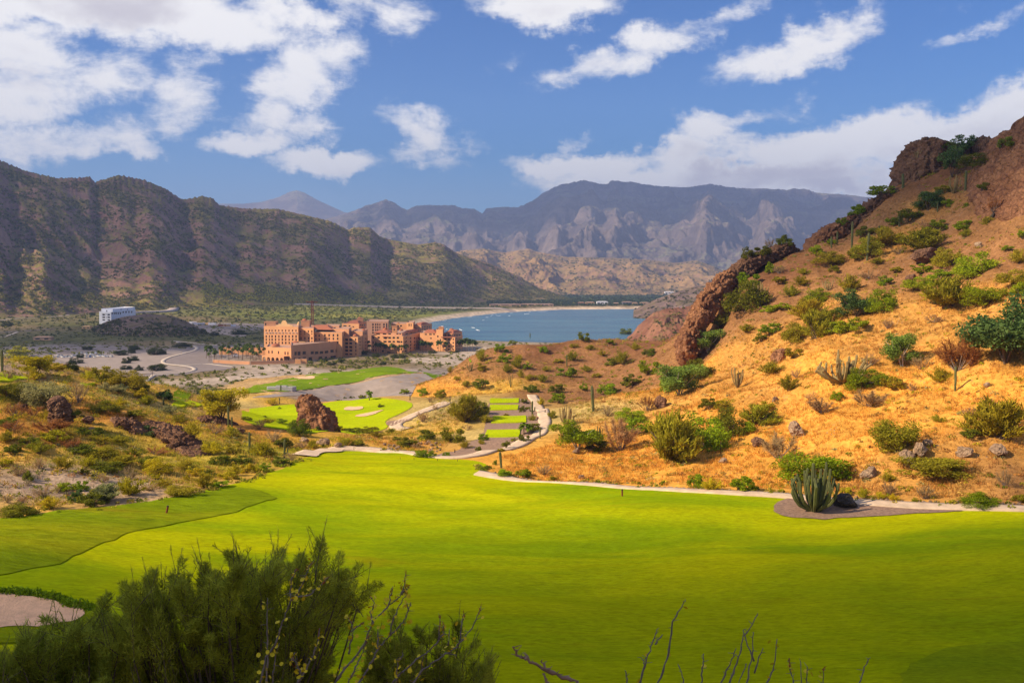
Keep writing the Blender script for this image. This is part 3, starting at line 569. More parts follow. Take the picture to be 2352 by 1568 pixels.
sheet('sand_bunker', plan([(-150, 1372), (0, 1371), (70, 1374), (130, 1387), (165, 1401), (195, 1402), (200, 1420), (150, 1436), (60, 1446), (-150, 1448)]), 0.42, MT['sand'], 'pale pink sand bunker at the lower left edge of the fairway', 'sand bunker', 1.5)
sheet('putting_green', plan([(2065, 1568), (2090, 1530), (2140, 1500), (2230, 1482), (2352, 1474), (2500, 1480), (2560, 1620), (2200, 1660), (2060, 1640)]), 0.2, MT['darkturf'], 'darker oval of fine grass at the bottom right of the fairway', 'putting green', 1.5)
sheet('gravel_bed', plan([(1815, 1142), (1785, 1154), (1773, 1168), (1785, 1186), (1880, 1194), (2000, 1189), (2120, 1179), (2240, 1174), (2140, 1166), (2000, 1158), (1880, 1149)]), 0.24, MT['gravel'], 'brown gravel bed around the big organ pipe cactus beside the path', 'gravel bed', 1.5)
p2, p2c = ribbon('cart_path', plan(PATH2Q), 3.0, 0.34, MT['path'], 'pale concrete cart path along the foot of the right hillside', 'cart path', thick=.3)
teebed = sheet('gravel_bed', plan([(1122, 914), (1205, 912), (1228, 940), (1245, 975), (1215, 1003), (1150, 1034), (1060, 1052), (985, 1051), (1020, 1040), (1070, 1020), (1112, 1004), (1115, 960)]), 0.12, MT['gravel'], 'brown gravel terrace around the four tee boxes', 'gravel bed', 1.5)
PATH1Q = [(688, 1047), (715, 1038), (760, 1032), (830, 1031), (900, 1038), (1000, 1052), (1090, 1050), (1165, 1032), (1222, 1006), (1252, 978), (1250, 955), (1236, 935), (1225, 915), (1222, 908)]
p1, p1c = ribbon('cart_path', plan(PATH1Q), 4.2, 0.38, MT['path'], 'pale cart path curving past the tee boxes into the valley', 'cart path', thick=.35)
sheet('cart_path', plan([(688, 1047), (712, 1036), (775, 1031), (800, 1034), (752, 1040), (733, 1048), (728, 1052)]), 0.41, MT['path'], 'wide pale end of the cart path at the head of the fairway', 'cart path', 1.5)
for (a, b, c, d), w in zip([((1127, 916), (1192, 916), (1191, 926), (1125, 927)), ((1126, 931), (1191, 931), (1189, 942), (1124, 943)), ((1133, 957), (1208, 956), (1209, 971), (1128, 973)), ((1119, 989), (1196, 988), (1191, 1004), (1114, 1005))], ['highest and farthest of the four tee boxes', 'second farthest of the four tee boxes, behind a gravel strip', 'third tee box, between two gravel strips', 'nearest and widest of the four tee boxes']):
    sheet('tee_box', plan([a, b, c, d]), 0.42, MT['green'], 'flat bright green turf, ' + w, 'tee box', 1.5, smooth=0, jit=.35, edge=.4, group='tee boxes')
sheet('putting_green', plan([(556, 972), (552, 945), (600, 935), (690, 938), (740, 926), (800, 919), (860, 915), (930, 919), (950, 926), (940, 942), (900, 958), (882, 968), (893, 980), (870, 990), (820, 996), (740, 1002), (640, 985)]), 0.16, MT['green'], 'bright yellow-green lawn with two bunkers, behind the pyramid rock', 'putting green', 2.0)
sheet('sand_bunker', plan([(786, 942), (795, 935), (812, 936), (833, 934), (836, 940), (810, 944)]), 0.34, MT['sand'], 'pale sand bunker on the far lawn, upper of two', 'sand bunker', 1.2)
sheet('sand_bunker', plan([(814, 956), (845, 949), (884, 941), (872, 948), (845, 957), (824, 958)]), 0.34, MT['sand'], 'long thin pale sand bunker on the far lawn, lower of two', 'sand bunker', 1.2)
sheet('gravel_bed', plan([(890, 968), (930, 963), (955, 962), (915, 972), (898, 982), (886, 975)]), 0.3, MT['gravel'], 'brown gravel patch between the far lawn and its cart path', 'gravel bed', 1.2)
ribbon('cart_path', plan([(1030, 925), (985, 940), (945, 957), (915, 970), (905, 980), (935, 986)]), 4.5, 0.3, MT['path'], 'pale cart path at the right edge of the far lawn', 'cart path', thick=.3)
for q, l in [([(395, 940), (470, 935), (468, 928), (420, 925), (398, 930)], 'small green tee lawn on the left hillside beside the big tree'), ([(190, 890), (215, 886), (222, 881), (180, 881)], 'narrow green tee lawn high on the left hillside'), ([(-60, 882), (60, 874), (64, 867), (-60, 866)], 'green tee lawn at the far left edge of the hillside')]:
    sheet('tee_box', plan(q), 0.5, MT['green'], l, 'tee box', 1.5, smooth=1, edge=.5)
ff = plan([(385, 921), (395, 905), (550, 893), (640, 876), (690, 866), (800, 850), (940, 838), (1085, 826), (1078, 838), (1000, 848), (940, 858), (860, 868), (800, 879), (720, 890), (620, 903), (500, 914), (440, 925)])
sheet('fairway', ff, 0.3, MT['farturf'], 'long narrow green fairway on the plain in front of the hotel', 'fairway', 5.0)
sheet('sand_bunker', plan([(655, 868), (690, 866), (735, 868), (690, 872)]), .5, MT['sand'], 'thin sand strip in the far fairway near the hotel', 'sand bunker', 4)
sheet('gravel_flat', plan([(560, 918), (640, 905), (720, 893), (800, 882), (870, 871), (940, 862), (1000, 850), (1045, 846), (1010, 866), (960, 895), (900, 912), (760, 914), (700, 908), (640, 914)]), 0.2, MT['greygravel'], 'bare grey gravel flat between the far fairway and the golden knoll', 'gravel flat', 4.0)
def G(x, y): return ((0 + x / 3.675) * .91875, (700 + y / 3.675) * .91875)
def Aq(x, y): return ((x / 3.357) * .91875, (850 + y / 3.357) * .91875)
def B(x, y): return ((560 + x / 3.92) * .91875, (930 + y / 3.92) * .91875)
def Cq(x, y): return ((1000 + x / 3.357) * .91875, (800 + y / 3.357) * .91875)
def Dq(x, y): return ((1700 + x / 2.735) * .91875, (320 + y / 2.735) * .91875)
def E(x, y): return ((1640 + x / 2.5565) * .91875, (750 + y / 2.5565) * .91875)
def Fq(x, y): return ((600 + x / 3.672) * .91875, (720 + y / 3.672) * .91875)
def L(x, y): return ((640 + x / 4.3556) * .91875, (780 + y / 4.3556) * .91875)
def Jq(x, y): return ((580 + x / 3.459) * .91875, (1300 + y / 3.459) * .91875)
def K(x, y): return ((1240 + x / 1.782) * .91875, (1400 + y / 1.782) * .91875)
park = [G(*p) for p in [(440, 680), (700, 690), (1050, 690), (1400, 662), (1560, 640), (1720, 655), (1540, 715), (1480, 745), (1500, 780), (1700, 800), (1760, 830), (1600, 855), (1250, 865), (1000, 850), (720, 790), (560, 745)]]
sheet('parking_lot', plan(park, 300), 0.2, MT['greygravel'], 'dusty grey gravel parking lot with rows of cars on the plain', 'parking lot', 8.0, zfn=plainz)
r1 = plan([G(*p) for p in [(1100, 890), (1300, 884), (1600, 862), (1740, 846), (1800, 825), (1770, 800), (1640, 785), (1510, 770), (1490, 745), (1540, 718), (1650, 685), (1780, 655), (1820, 630), (1790, 610), (1700, 590), (1600, 565)]], 300)
sheet('road', plan([G(*p) for p in [(1250, 872), (1600, 850), (1760, 832), (1700, 798), (1500, 768), (1500, 745), (1560, 715), (1700, 672), (1810, 640), (1800, 612), (1900, 605), (1960, 640), (1900, 690), (2000, 760), (2150, 800), (2080, 830), (1900, 835), (1760, 862), (1600, 880), (1250, 892)]], 300), 0.26, MT['road'], 'grey paved road and forecourt leading to the hotel', 'road', 8.0, zfn=plainz)
ribbon('road_kerb', r1, 4.0, 0.55, MT['kerb'], 'pale concrete kerb of the winding hotel road', 'kerb', 4, 3, thick=.4)
ribbon('road_kerb', plan([G(*p) for p in [(1560, 775), (1750, 785), (1900, 770), (2020, 785), (2150, 800)]], 300), 3.0, 0.55, MT['kerb'], 'pale kerb in front of the palm trees by the hotel road', 'kerb', 4, 3, thick=.4)
ribbon('road_kerb', plan([G(*p) for p in [(1600, 562), (1700, 570), (1850, 588), (2010, 602)]], 300), 3.5, 0.55, MT['kerb'], 'pale kerb of the road that passes behind the palms', 'kerb', 4, 3, thick=.4)
ribbon('dirt_road', plan([G(*p) for p in [(-60, 380), (150, 352), (450, 345), (650, 320), (760, 290), (860, 268), (930, 255)]], 300), 7, 0.6, MT['dustroad'], 'narrow grey road left of the white apartment block', 'road', 10, 3)
ribbon('dirt_road', plan([G(*p) for p in [(-100, 490), (100, 478), (300, 462), (500, 450)]], 300), 9, 0.5, MT['road'], 'paved road at the far left edge of the plain', 'road', 10, 3)
ribbon('dirt_road', plan([G(*p) for p in [(-60, 520), (20, 530), (70, 515), (160, 480)]], 300), 4, 0.55, MT['kerb'], 'pale road kerb at the far left edge of the plain', 'kerb', 8, 3)
rr = plan([G(1180, 305), G(1500, 296), G(1600, 282), (400, 704), (480, 698), (560, 693), (640, 689), (720, 690), (800, 688), (880, 684), (960, 680), (1000, 683), (1100, 687), (1180, 684), (1225, 686), (1253, 678), (1245, 671), (1228, 668)], 300)
ribbon('dirt_road', rr, 20, 3.0, MT['dustroad'], 'long grey road cut along the foot of the dark mountain', 'road', 14, 3, it=3, thick=5)
sheet('gravel_flat', plan([G(*p) for p in [(1750, 450), (2050, 440), (2300, 500), (2200, 530), (2050, 500), (1850, 480)]], 300), 0.3, MT['greygravel'], 'bare ground with stored building materials behind the dark hill', 'gravel flat', 10, zfn=plainz)
# ------------------------------------------------------------------ plants and rocks: generators
def rand_dirs(n, r=rng):
    v = r.normal(size=(n, 3)); return v / np.linalg.norm(v, axis=1)[:, None]
def leaves(P, size, up=None, r=rng, aspect=.6, jit=.4):
    """one diamond-shaped leaf cluster per point; returns verts, quads"""
    n = len(P); a = rand_dirs(n, r)
    if up is not None: a = a * (1 - up) + np.array((0, 0, 1.0)) * up; a /= np.linalg.norm(a, axis=1)[:, None]
    b = np.cross(a, rand_dirs(n, r)); b /= np.linalg.norm(b, axis=1)[:, None] + 1e-9
    s = (np.asarray(size) * (1 + jit * r.normal(size=n)).clip(.4, 1.9))[:, None]
    V = np.stack([P - a * s, P + b * s * aspect, P + a * s, P - b * s * aspect], 1)
    return V.reshape(-1, 3), np.arange(4 * n).reshape(n, 4)
def lumps(k, r, zlo=.25, spread=.36, rr=(.14, .26)):
    c = []
    for i in range(k):
        a = r.uniform(0, 2 * math.pi); d = spread * math.sqrt(r.uniform(0, 1)); z = r.uniform(zlo, .86) * (1 - .45 * (d / spread) ** 2)
        c.append((d * math.cos(a), d * math.sin(a), z, r.uniform(*rr)))
    return c
def crown_pts(c, n, r, squash=.85, fill=.55):
    w = np.array([q[3] ** 2 for q in c]); idx = r.choice(len(c), n, p=w / w.sum()); c = np.array(c)
    d = rand_dirs(n, r) * (r.uniform(fill, 1.0, n) ** .6)[:, None]; d[:, 2] *= squash
    p = c[idx, :3] + d * c[idx, 3:4]; p[:, 2] = np.abs(p[:, 2]); return p
def ribbon_blades(base, tip, w, r=rng):
    n = len(base); d = tip - base; s = np.cross(d, rand_dirs(n, r)); s /= np.linalg.norm(s, axis=1)[:, None] + 1e-9
    w = np.asarray(w)[:, None] if np.ndim(w) else w
    V = np.stack([base - s * w, base + s * w, tip + s * w * .3, tip - s * w * .3], 1); return V.reshape(-1, 3), np.arange(4 * n).reshape(n, 4)
def cat(parts):
    V, Fc, M, b = [], [], [], 0
    for v, f, m in parts: V.append(v); Fc.append(f + b); M.append(np.full(len(f), m)); b += len(v)
    return np.concatenate(V), np.concatenate(Fc), np.concatenate(M)
def stems_np(segs, n=5):
    """segs: list of (p0, p1, r0, r1) -> quads"""
    V = []; Fc = []; b = 0
    for p0, p1, r0, r1 in segs:
        p0 = np.array(p0, float); p1 = np.array(p1, float); t = p1 - p0; t /= np.linalg.norm(t) + 1e-9
        a = np.cross(t, (0.3, .9, .2)); a /= np.linalg.norm(a); c = np.cross(t, a); th = np.arange(n) * 2 * math.pi / n
        ring = np.cos(th)[:, None] * a + np.sin(th)[:, None] * c; V += [p0 + ring * r0, p1 + ring * r1]
        i = np.arange(n); Fc.append(np.stack([b + i, b + (i + 1) % n, b + n + (i + 1) % n, b + n + i], 1)); b += 2 * n
    return np.concatenate(V), np.concatenate(Fc)
def fan_stems(r, k, h=.6, spread=.35, r0=.018, kink=3):
    segs = []
    for i in range(k):
        a = r.uniform(0, 6.28); e = spread * r.uniform(.3, 1); p = np.array((r.normal() * .02, r.normal() * .02, -.03)); hh = h * r.uniform(.7, 1.1)
        for j in range(kink):
            q = np.array((e * math.cos(a), e * math.sin(a), hh)) * ((j + 1) / kink) ** np.array((1.2, 1.2, .9)) + r.normal(size=3) * .03
            segs.append((p, q, r0 * (1 - j / kink * .6), r0 * (1 - (j + 1) / kink * .6))); p = q
    return segs
LEAF, BARK, DBARK, TWIG = MT['leaf'], MT['bark'], MT['darkbark'], MT['twig']
def m_dense(seed, n=1500, k=13, size=.042):
    r = np.random.default_rng(seed); c = lumps(k, r, .12, .38, (.09, .21)); v, f = leaves(crown_pts(c, n, r, .85, .25), size, .3, r, .5)
    s = stems_np(fan_stems(r, 6, .5)); V, Fc, M = cat([(v, f, 0), (s[0], s[1], 1)])
    return mesh_np('shrub', V, Fc, [LEAF, DBARK], midx=M)
def m_broom(seed, n=1700):
    """upright wispy shrub: green twigs fanning up and out"""
    r = np.random.default_rng(seed); K = 26
    a = r.uniform(0, 6.28, K); e = r.uniform(.05, .46, K) ** .9; tipz = (1 - .55 * (e / .46) ** 2) * r.uniform(.75, 1.02, K)
    T = np.stack([e * np.cos(a), e * np.sin(a), tipz], 1); i = r.integers(0, K, n); t = r.uniform(.3, 1, n)[:, None]
    base = T[i] * np.concatenate([t ** 1.3, t ** 1.3, t], 1) + r.normal(size=(n, 3)) * .035
    d = T[i] / np.linalg.norm(T[i], axis=1)[:, None] * .6 + np.array((0, 0, .5)) + r.normal(size=(n, 3)) * .35
    tip = base + d / np.linalg.norm(d, axis=1)[:, None] * r.uniform(.06, .15, n)[:, None]; base[:, 2] = base[:, 2].clip(0.0)
    v, f = ribbon_blades(base, tip, .011, r); s = stems_np(fan_stems(r, 8, .6, .34, .012)); V, Fc, M = cat([(v, f, 0), (s[0], s[1], 1)])
    return mesh_np('shrub', V, Fc, [LEAF, DBARK], midx=M)
def m_dry(seed, n=900):
    """leafless twiggy bush"""
    r = np.random.default_rng(seed); segs = []
    tips = []
    for i in range(16):
        a = r.uniform(0, 6.28); e = r.uniform(.1, .5); z = r.uniform(.5, 1) * (1 - .4 * (e / .5) ** 2); q = np.array((e * math.cos(a), e * math.sin(a), z)); mid = q * (.5, .5, .45) + r.normal(size=3) * .03
        segs += [((0, 0, -.02), mid, .014, .008), (mid, q, .008, .004)]; tips += [(mid, q)]
    i = r.integers(0, len(tips), n); t = r.uniform(0, 1, n)[:, None]; A = np.array([x[0] for x in tips])[i]; Bq = np.array([x[1] for x in tips])[i]
    base = A + (Bq - A) * t; d = (Bq - A); d /= np.linalg.norm(d, axis=1)[:, None]; d = d + r.normal(size=(n, 3)) * .7; tip = base + d / np.linalg.norm(d, axis=1)[:, None] * r.uniform(.06, .2, n)[:, None]
    tip[:, 2] = tip[:, 2].clip(0.01); v, f = ribbon_blades(base, tip, .0055, r); s = stems_np(segs, 4); V, Fc, M = cat([(v, f, 0), (s[0], s[1], 1)])
    return mesh_np('dry_bush', V, Fc, [LEAF, TWIG], midx=M)
def m_tree(seed, n=2300, thick=1.0):
    """trunk mesh and crown mesh of a small spreading tree, unit box"""
    r = np.random.default_rng(seed); segs = []; c = []
    for i in range(4):
        a = i * 1.6 + r.uniform(0, 1); p = np.array((r.normal() * .015, r.normal() * .015, -.04)); q = np.array((.09 * math.cos(a), .09 * math.sin(a), .22 + r.uniform(0, .1)))
        segs.append((p, q, .016 * thick, .012 * thick))
        for j in range(5):
            b = a + r.normal() * .8; d = r.uniform(.12, .42); z = r.uniform(.38, .92) * (1 - .35 * d); e = np.array((d * math.cos(b), d * math.sin(b), z)); mid = (q + e) / 2 + r.normal(size=3) * .03
            segs += [(q, mid, .011 * thick, .007 * thick), (mid, e, .007 * thick, .003 * thick)]
            for _ in range(3): g = r.uniform(.55, 1.1); c.append((*(q * (1 - g) + e * g + r.normal(size=3) * .05), r.uniform(.055, .125) * (1.5 if n > 3000 else 1.15)))
    v, f = leaves(crown_pts(c, n, r, .75, .2), .0185 if n > 3000 else .03, .15, r, .5)
    s = stems_np(segs, 6)
    return mesh_np('trunk', s[0], s[1], BARK), mesh_np('crown', v, f, LEAF), mesh_np('trunk', s[0], s[1], DBARK)
DENSE = [m_dense(s, 2300, 15, .033) for s in (1, 2, 3, 4, 8)]; DENSEBIG = [m_dense(s, 8500, 34, .0185) for s in (5, 6, 7, 9)]
BROOM = [m_broom(s) for s in (11, 12, 13)]; BROOMBIG = [m_broom(s, 5000) for s in (14, 15)]
DRY = [m_dry(s) for s in (21, 22, 23)]; DRYBIG = [m_dry(s, 2600) for s in (24, 25)]
TREE = [m_tree(s) for s in (31, 32, 33, 36)]; TREEBIG = [m_tree(s, 11000) for s in (34, 35)]
KCOL = dict(g=(0.25, 0.32, 0.014), o=(0.33, 0.29, 0.024), y=(0.46, 0.39, 0.02), d=(0.17, 0.185, 0.018), q=(0.10, 0.16, 0.045), w=(0.42, 0.29, 0.14), r=(0.36, 0.16, 0.055), t=(0.21, 0.30, 0.05), s=(0.30, 0.30, 0.12))
KWORD = dict(g='fresh green', o='olive', y='yellow-green', d='dark olive', q='dark grey-green', w='dry tan', r='reddish-brown dry', t='airy green', s='pale silvery green')

kE, kA, kC, kD, kB = (.91875 / s for s in (2.5565, 3.357, 3.357, 2.735, 3.92))
CRV, CRF = [], []
# big crags modelled on a spine: list of (x, y, z offset, radius across, radius deep)
def crag(name, pts, mat, label, seed, rough=.28, n=110, m=140, cap=True, group=None, fine=.05, ground=None):
    """pts: (u, v, Y, half width in q pixels, depth radius in metres); a craggy body round that spine"""
    c = []; rx = []; ry = []
    if ground:   # the body sits on the terrain at its own foot
        hh_ = [float(hit(q[0], q[1])[0][1]) / S for q in pts]; pts = [(u, v, (hh_[0] if ground == 'foot' else hy) + dep / S * .25, hw, dep) for (u, v, _, hw, dep), hy in zip(pts, hh_)]
    for u, v, Y, hw, dep in pts: c.append(pY(u, v, Y)); rx.append(hw * Y * S / F); ry.append(dep)
    c = np.array(c); s = np.linspace(0, 1, len(c)); tt = np.linspace(0, 1, m); sp = np.stack([np.interp(tt, s, c[:, k]) for k in range(3)], 1); RX = np.interp(tt, s, rx); RY = np.interp(tt, s, ry)
    tg = np.gradient(sp, axis=0); tg /= np.linalg.norm(tg, axis=1)[:, None]
    V = []; off = Vector((seed * 3.3, seed * 5.7, 0)); sc = 1.0 / max(np.mean(RX), 1.5)
    for i in range(m):
        t = tg[i]; side = np.array((t[2], 0, -t[0])); side /= np.linalg.norm(side) + 1e-9; dp = np.cross(t, side)
        e = min(1.0, math.sqrt(max(0, 1 - (1 - min(i / (m * .08), 1)) ** 2)), math.sqrt(max(0, 1 - (1 - min((m - 1 - i) / (m * .08), 1)) ** 2))); e = max(e, .05)
        for k in range(n):
            th = 2 * math.pi * k / n; cs, sn = math.cos(th), math.sin(th); cs = math.copysign(abs(cs) ** .8, cs); sn = math.copysign(abs(sn) ** .8, sn)
            p = Vector(sp[i] + side * cs * RX[i] * e + dp * sn * RY[i] * e); d = (p - Vector(sp[i])); L_ = d.length or 1; d /= L_
            q = p * sc * 1.1 + off; f = (mnoise.ridged_multi_fractal(q, .9, 2.1, 6, 1.0, 2.0) - 1.1) * rough * .6 + (mnoise.ridged_multi_fractal(q * 2.7, .9, 2.1, 4, 1.0, 2.0) - 1.1) * rough * .4 + (.45 - mnoise.voronoi(q * 1.7)[0][0]) * rough * 1.5 + (.45 - mnoise.voronoi(q * 4.1)[0][0]) * rough * .6 + mnoise.fractal(q * .9, 1, 2, 4) * rough + (abs(mnoise.noise(q * 4)) - .25) * fine * 2.2 + mnoise.noise(q * 9) * fine + mnoise.noise(q * 19) * fine * .6
            V.append(p + d * f * min(L_, 8))
    V = np.array([tuple(v) for v in V]); i, k = np.meshgrid(np.arange(m - 1), np.arange(n), indexing='ij')
    Fc = np.stack([i * n + k, i * n + (k + 1) % n, (i + 1) * n + (k + 1) % n, (i + 1) * n + k], -1).reshape(-1, 4)
    CRV.append(V); CRF.append(Fc + sum(len(q) for q in CRV[:-1])); o = link(name, mesh_np(name, V, Fc, MT[mat], False)); return tag(o, label, 'rock', group)
def cp(fn, k, rows): return [(*fn(x, y), Y, hw * k, dep) for x, y, Y, hw, dep in rows]
crag('rock_outcrop', cp(Dq, kD, [(30, 1620, 245, 55, 6), (50, 1480, 247, 66, 6), (105, 1350, 250, 66, 6), (175, 1220, 254, 70, 6), (245, 1120, 258, 68, 6), (300, 1050, 262, 60, 5), (340, 1000, 264, 40, 4)]), 'redrock', 'leaning reddish rock fin at the left end of the right hill', 61, .27)
crag('rock_outcrop', cp(Dq, kD, [(300, 1085, 264, 45, 6), (370, 1020, 266, 58, 6), (440, 955, 268, 58, 6), (560, 890, 270, 42, 6), (680, 850, 272, 52, 7), (735, 828, 273, 40, 5), (800, 880, 274, 28, 4)]), 'rock', 'dark brown rocky ridge with bushes above the leaning fin', 62, .25)
crag('rock_outcrop', cp(Dq, kD, [(890, 860, 282, 30, 7), (935, 790, 284, 45, 9), (1000, 750, 285, 60, 10), (1060, 720, 286, 62, 10), (1110, 690, 287, 60, 8), (1180, 640, 288, 50, 7)]), 'redrock', 'orange rounded crag on the lower ridge', 63, .25)
crag('rock_outcrop', cp(Dq, kD, [(1130, 690, 287, 45, 8), (1230, 635, 286, 62, 9), (1330, 575, 285, 76, 10), (1420, 520, 284, 78, 10), (1490, 470, 284, 60, 9), (1530, 420, 284, 40, 8)]), 'rock', 'dark craggy outcrop halfway up the right ridge', 64, .3)
crag('rock_outcrop', cp(Dq, kD, [(1560, 460, 286, 70, 12), (1580, 370, 286, 90, 14), (1640, 280, 287, 130, 18), (1690, 190, 288, 135, 18), (1730, 125, 288, 95, 13), (1745, 95, 288, 50, 8)]), 'rock', 'summit crag of rough brown rock against the sky', 65, .28)
crag('rock_outcrop', cp(Dq, kD, [(1700, 230, 292, 80, 10), (1830, 200, 292, 75, 10), (1950, 240, 290, 72, 10), (2060, 240, 285, 90, 12), (2120, 250, 280, 60, 10)]), 'rock', 'low dark rock saddle between the summit crag and the right crag', 66, .25)
crag('rock_outcrop', cp(Dq, kD, [(2330, 700, 222, 120, 12), (2300, 560, 232, 140, 16), (2270, 420, 243, 160, 20), (2280, 300, 250, 170, 22), (2340, 190, 254, 170, 22), (2420, 90, 256, 150, 20), (2480, 20, 258, 90, 14)]), 'redrock', 'large rounded brown crag at the right edge of the photo', 67, .24)
crag('standing_rock', cp(Aq, kA, [(520, 720, 150, 75, 3), (510, 640, 151, 88, 3.2), (495, 570, 151, 75, 3), (478, 510, 152, 58, 2.4), (482, 478, 152, 36, 1.6)]), 'rock', 'dark standing rock on the left hillside', 68, .2, ground='foot')
crag('rock_slab', cp(Aq, kA, [(1290, 720, 166, 40, 3), (1330, 765, 165, 75, 4), (1420, 820, 163, 98, 4.5), (1520, 880, 160, 95, 4.5), (1600, 940, 158, 70, 4), (1650, 985, 157, 35, 3)]), 'rock', 'long slanted rock slab low on the left hillside', 69, .24, ground='each')
crag('rock_ledge', cp(Aq, kA, [(940, 700, 172, 30, 2.5), (1000, 700, 171, 48, 3), (1080, 730, 170, 62, 3.4), (1150, 770, 168, 60, 3), (1190, 800, 167, 36, 2.5)]), 'rock', 'broken brown rock ledge left of the slanted slab', 70, .28, ground='each')
crag('rock_ledge', cp(Aq, kA, [(1650, 680, 190, 24, 3), (1720, 680, 190, 36, 3.5), (1800, 685, 189, 40, 3.5), (1880, 695, 188, 36, 3), (1920, 715, 188, 24, 3)]), 'rock', 'low dark rock ledge under the big yellow-green tree', 71, .26, ground='each')
crag('pyramid_rock', cp(B, kB, [(930, 660, 199, 205, 7), (925, 590, 199, 205, 7), (910, 520, 200, 195, 6.5), (885, 455, 201, 170, 6), (860, 395, 201, 142, 5.5), (835, 340, 202, 112, 5), (812, 300, 203, 84, 4), (815, 276, 203, 44, 3)]), 'redrock', 'large red pyramid-shaped rock beside the far lawn', 72, .2)
_p = pY(*B(735, 505), 186); _p[2] = float(H(_p[0], _p[1])); o = link('shrub', DENSEBIG[0]); o.location = _p; _k = 186 * S / F * kB; o.scale = (250 * _k, 230 * _k, 215 * _k); o.color = (.15, .20, .02, 1); tag(o, 'round dark green shrub growing against the left side of the pyramid rock', 'shrub', 'shrubs on the hillsides')
from mathutils.bvhtree import BVHTree
CRAGS = BVHTree.FromPolygons([tuple(v) for v in np.concatenate(CRV)], [tuple(int(i) for i in f) for f in np.concatenate(CRF)])
# landmarks that labels refer to: (q position, phrase)
LAND = []
def landmark(q, phrase): LAND.append((q[0], q[1], phrase))
for q, ph in [(E(1010, 1200), 'big organ pipe cactus on the gravel bed'), (E(1190, 430), 'golden organ pipe cactus on the slope'), (E(520, 490), 'slim organ pipe cactus clump'), (E(1912, 500), 'lone column cactus on the golden slope'),
              (E(1210, 1280), 'black boulder'), (E(895, 820), 'pale boulder on the golden slope'), (E(1650, 960), 'pale boulder pair'), (E(1360, 1100), 'cream boulder'), (E(650, 910), 'small tilted boulder'),
              (Cq(1622, 640), 'tall column cactus'), (Cq(1395, 780), 'tan organ pipe cactus'), (Cq(850, 1160), 'stubby column cactus'), (Cq(1110, 720), 'armed cactus by the path'), (Cq(930, 490), 'twin-armed cactus on the knoll'), (Cq(587, 380), 'candelabra cactus on the knoll'), (Cq(1090, 130), 'cactus on the knoll top'), (Cq(1400, 330), 'thin cactus on the knoll'),
              (Cq(880, 740), 'upper tee boxes'), (Cq(880, 950), 'nearest tee box'), (Cq(1230, 880), 'bend of the path'), (B(920, 420), 'pyramid rock'), (B(965, 670), 'grey boulder'), (B(1270, 350), 'bunkers'), (B(1420, 230), 'single palm'), (B(600, 740), 'column cactus at the fairway edge'), (B(248, 690), 'left column cactus'),
              (Aq(505, 590), 'standing rock'), (Aq(1470, 840), 'slanted rock slab'), (Aq(1070, 740), 'broken rock ledge'), (Aq(1780, 680), 'low rock ledge'), (Aq(1918, 650), 'cactus pair'), (Aq(20, 180), 'cactus at the left edge'), (Aq(1860, 520), 'big yellow-green tree'), (Aq(760, 395), 'narrow tee lawn'), (Aq(1540, 560), 'hillside tee lawn'), (Aq(1400, 1420), 'leaning marker post'),
              (Dq(170, 1250), 'leaning rock fin'), (Dq(1690, 230), 'summit crag'), (Dq(1380, 520), 'middle crag'), (Dq(1000, 740), 'orange crag'), (Dq(2230, 330), 'large crag at the right edge'), (Dq(1175, 740), 'tallest column cactus on the ridge'), (Dq(1280, 820), 'column cactus below the ridge'), (Dq(1870, 390), 'branching cactus below the summit'), (Dq(550, 1110), 'pale organ pipe cactus by the fin'), (Dq(1700, 870), 'dark ledge'), (Dq(1260, 1180), 'dark grey-green tree'), (E(2230, 200), 'big grey-green tree'), (E(240, 860), 'long green thicket'), (Cq(590, 750), 'large round bush by the tees'), (E(980, 1040), 'bush behind the cactus')]: landmark(q, ph)
ORD = ['', 'second', 'third', 'fourth', 'fifth', 'sixth', 'seventh', 'eighth', 'ninth', 'tenth', 'eleventh', 'twelfth']
PEND = []   # objects waiting for a label
def pend(o, q, word, noun, group=None): PEND.append((o, q, word, noun)); o['category'] = noun; o['group'] = group or (noun + 's on the hillsides')
def resolve_labels():
    buckets = {}
    for o, q, word, noun in PEND:
        ds = [((q[0] - a) ** 2 + 1.5 * (q[1] - b) ** 2, i) for i, (a, b, p) in enumerate(LAND)]; d, i = min(ds); a, b, ph = LAND[i]
        dx, dy = q[0] - a, q[1] - b
        if abs(dx) > 2.2 * abs(dy): rel = 'left of' if dx < 0 else 'right of'
        elif abs(dy) > 2.2 * abs(dx): rel = 'above' if dy < 0 else 'below'
        else: rel = ('up-left' if dx < 0 else 'up-right') + ' of' if dy < 0 else ('down-left' if dx < 0 else 'down-right') + ' of'
        buckets.setdefault((word, noun, rel, ph), []).append((d, o))
    for (word, noun, rel, ph), l in buckets.items():
        l.sort(key=lambda x: x[0])
        for k, (d, o) in enumerate(l):
            o['label'] = f'{word} {noun} {rel} the {ph}' if k == 0 else f'{word} {noun}, {ORD[min(k, 11)]} {rel} the {ph}'
def put_size(q, w, h, base=None):
    """world position of a plant whose foot is at q, and its width and height in metres for w x h reference pixels"""
    if base is None:
        p = hit(q[0], q[1])[0]; X, Z = rayXZ(q[0], q[1]); h_, _, _, _ = CRAGS.ray_cast(Vector((0, 0, CZ)), Vector((float(X), 1.0, float(Z))).normalized())
        if h_ is not None and h_.y < p[1] + 20: p = np.array((h_.x, h_.y + .4, h_.z - .3))
        elif p[1] > 560 and q[0] > 1480 and q[1] < 700: p = pY(q[0], q[1], float(np.interp(q[0], (1500, 1690, 1870, 2080, 2352), (255, 262, 282, 288, 264))))
    else: p = base
    d = math.hypot(p[0], p[1]); return p, w * d / F, h * d / F
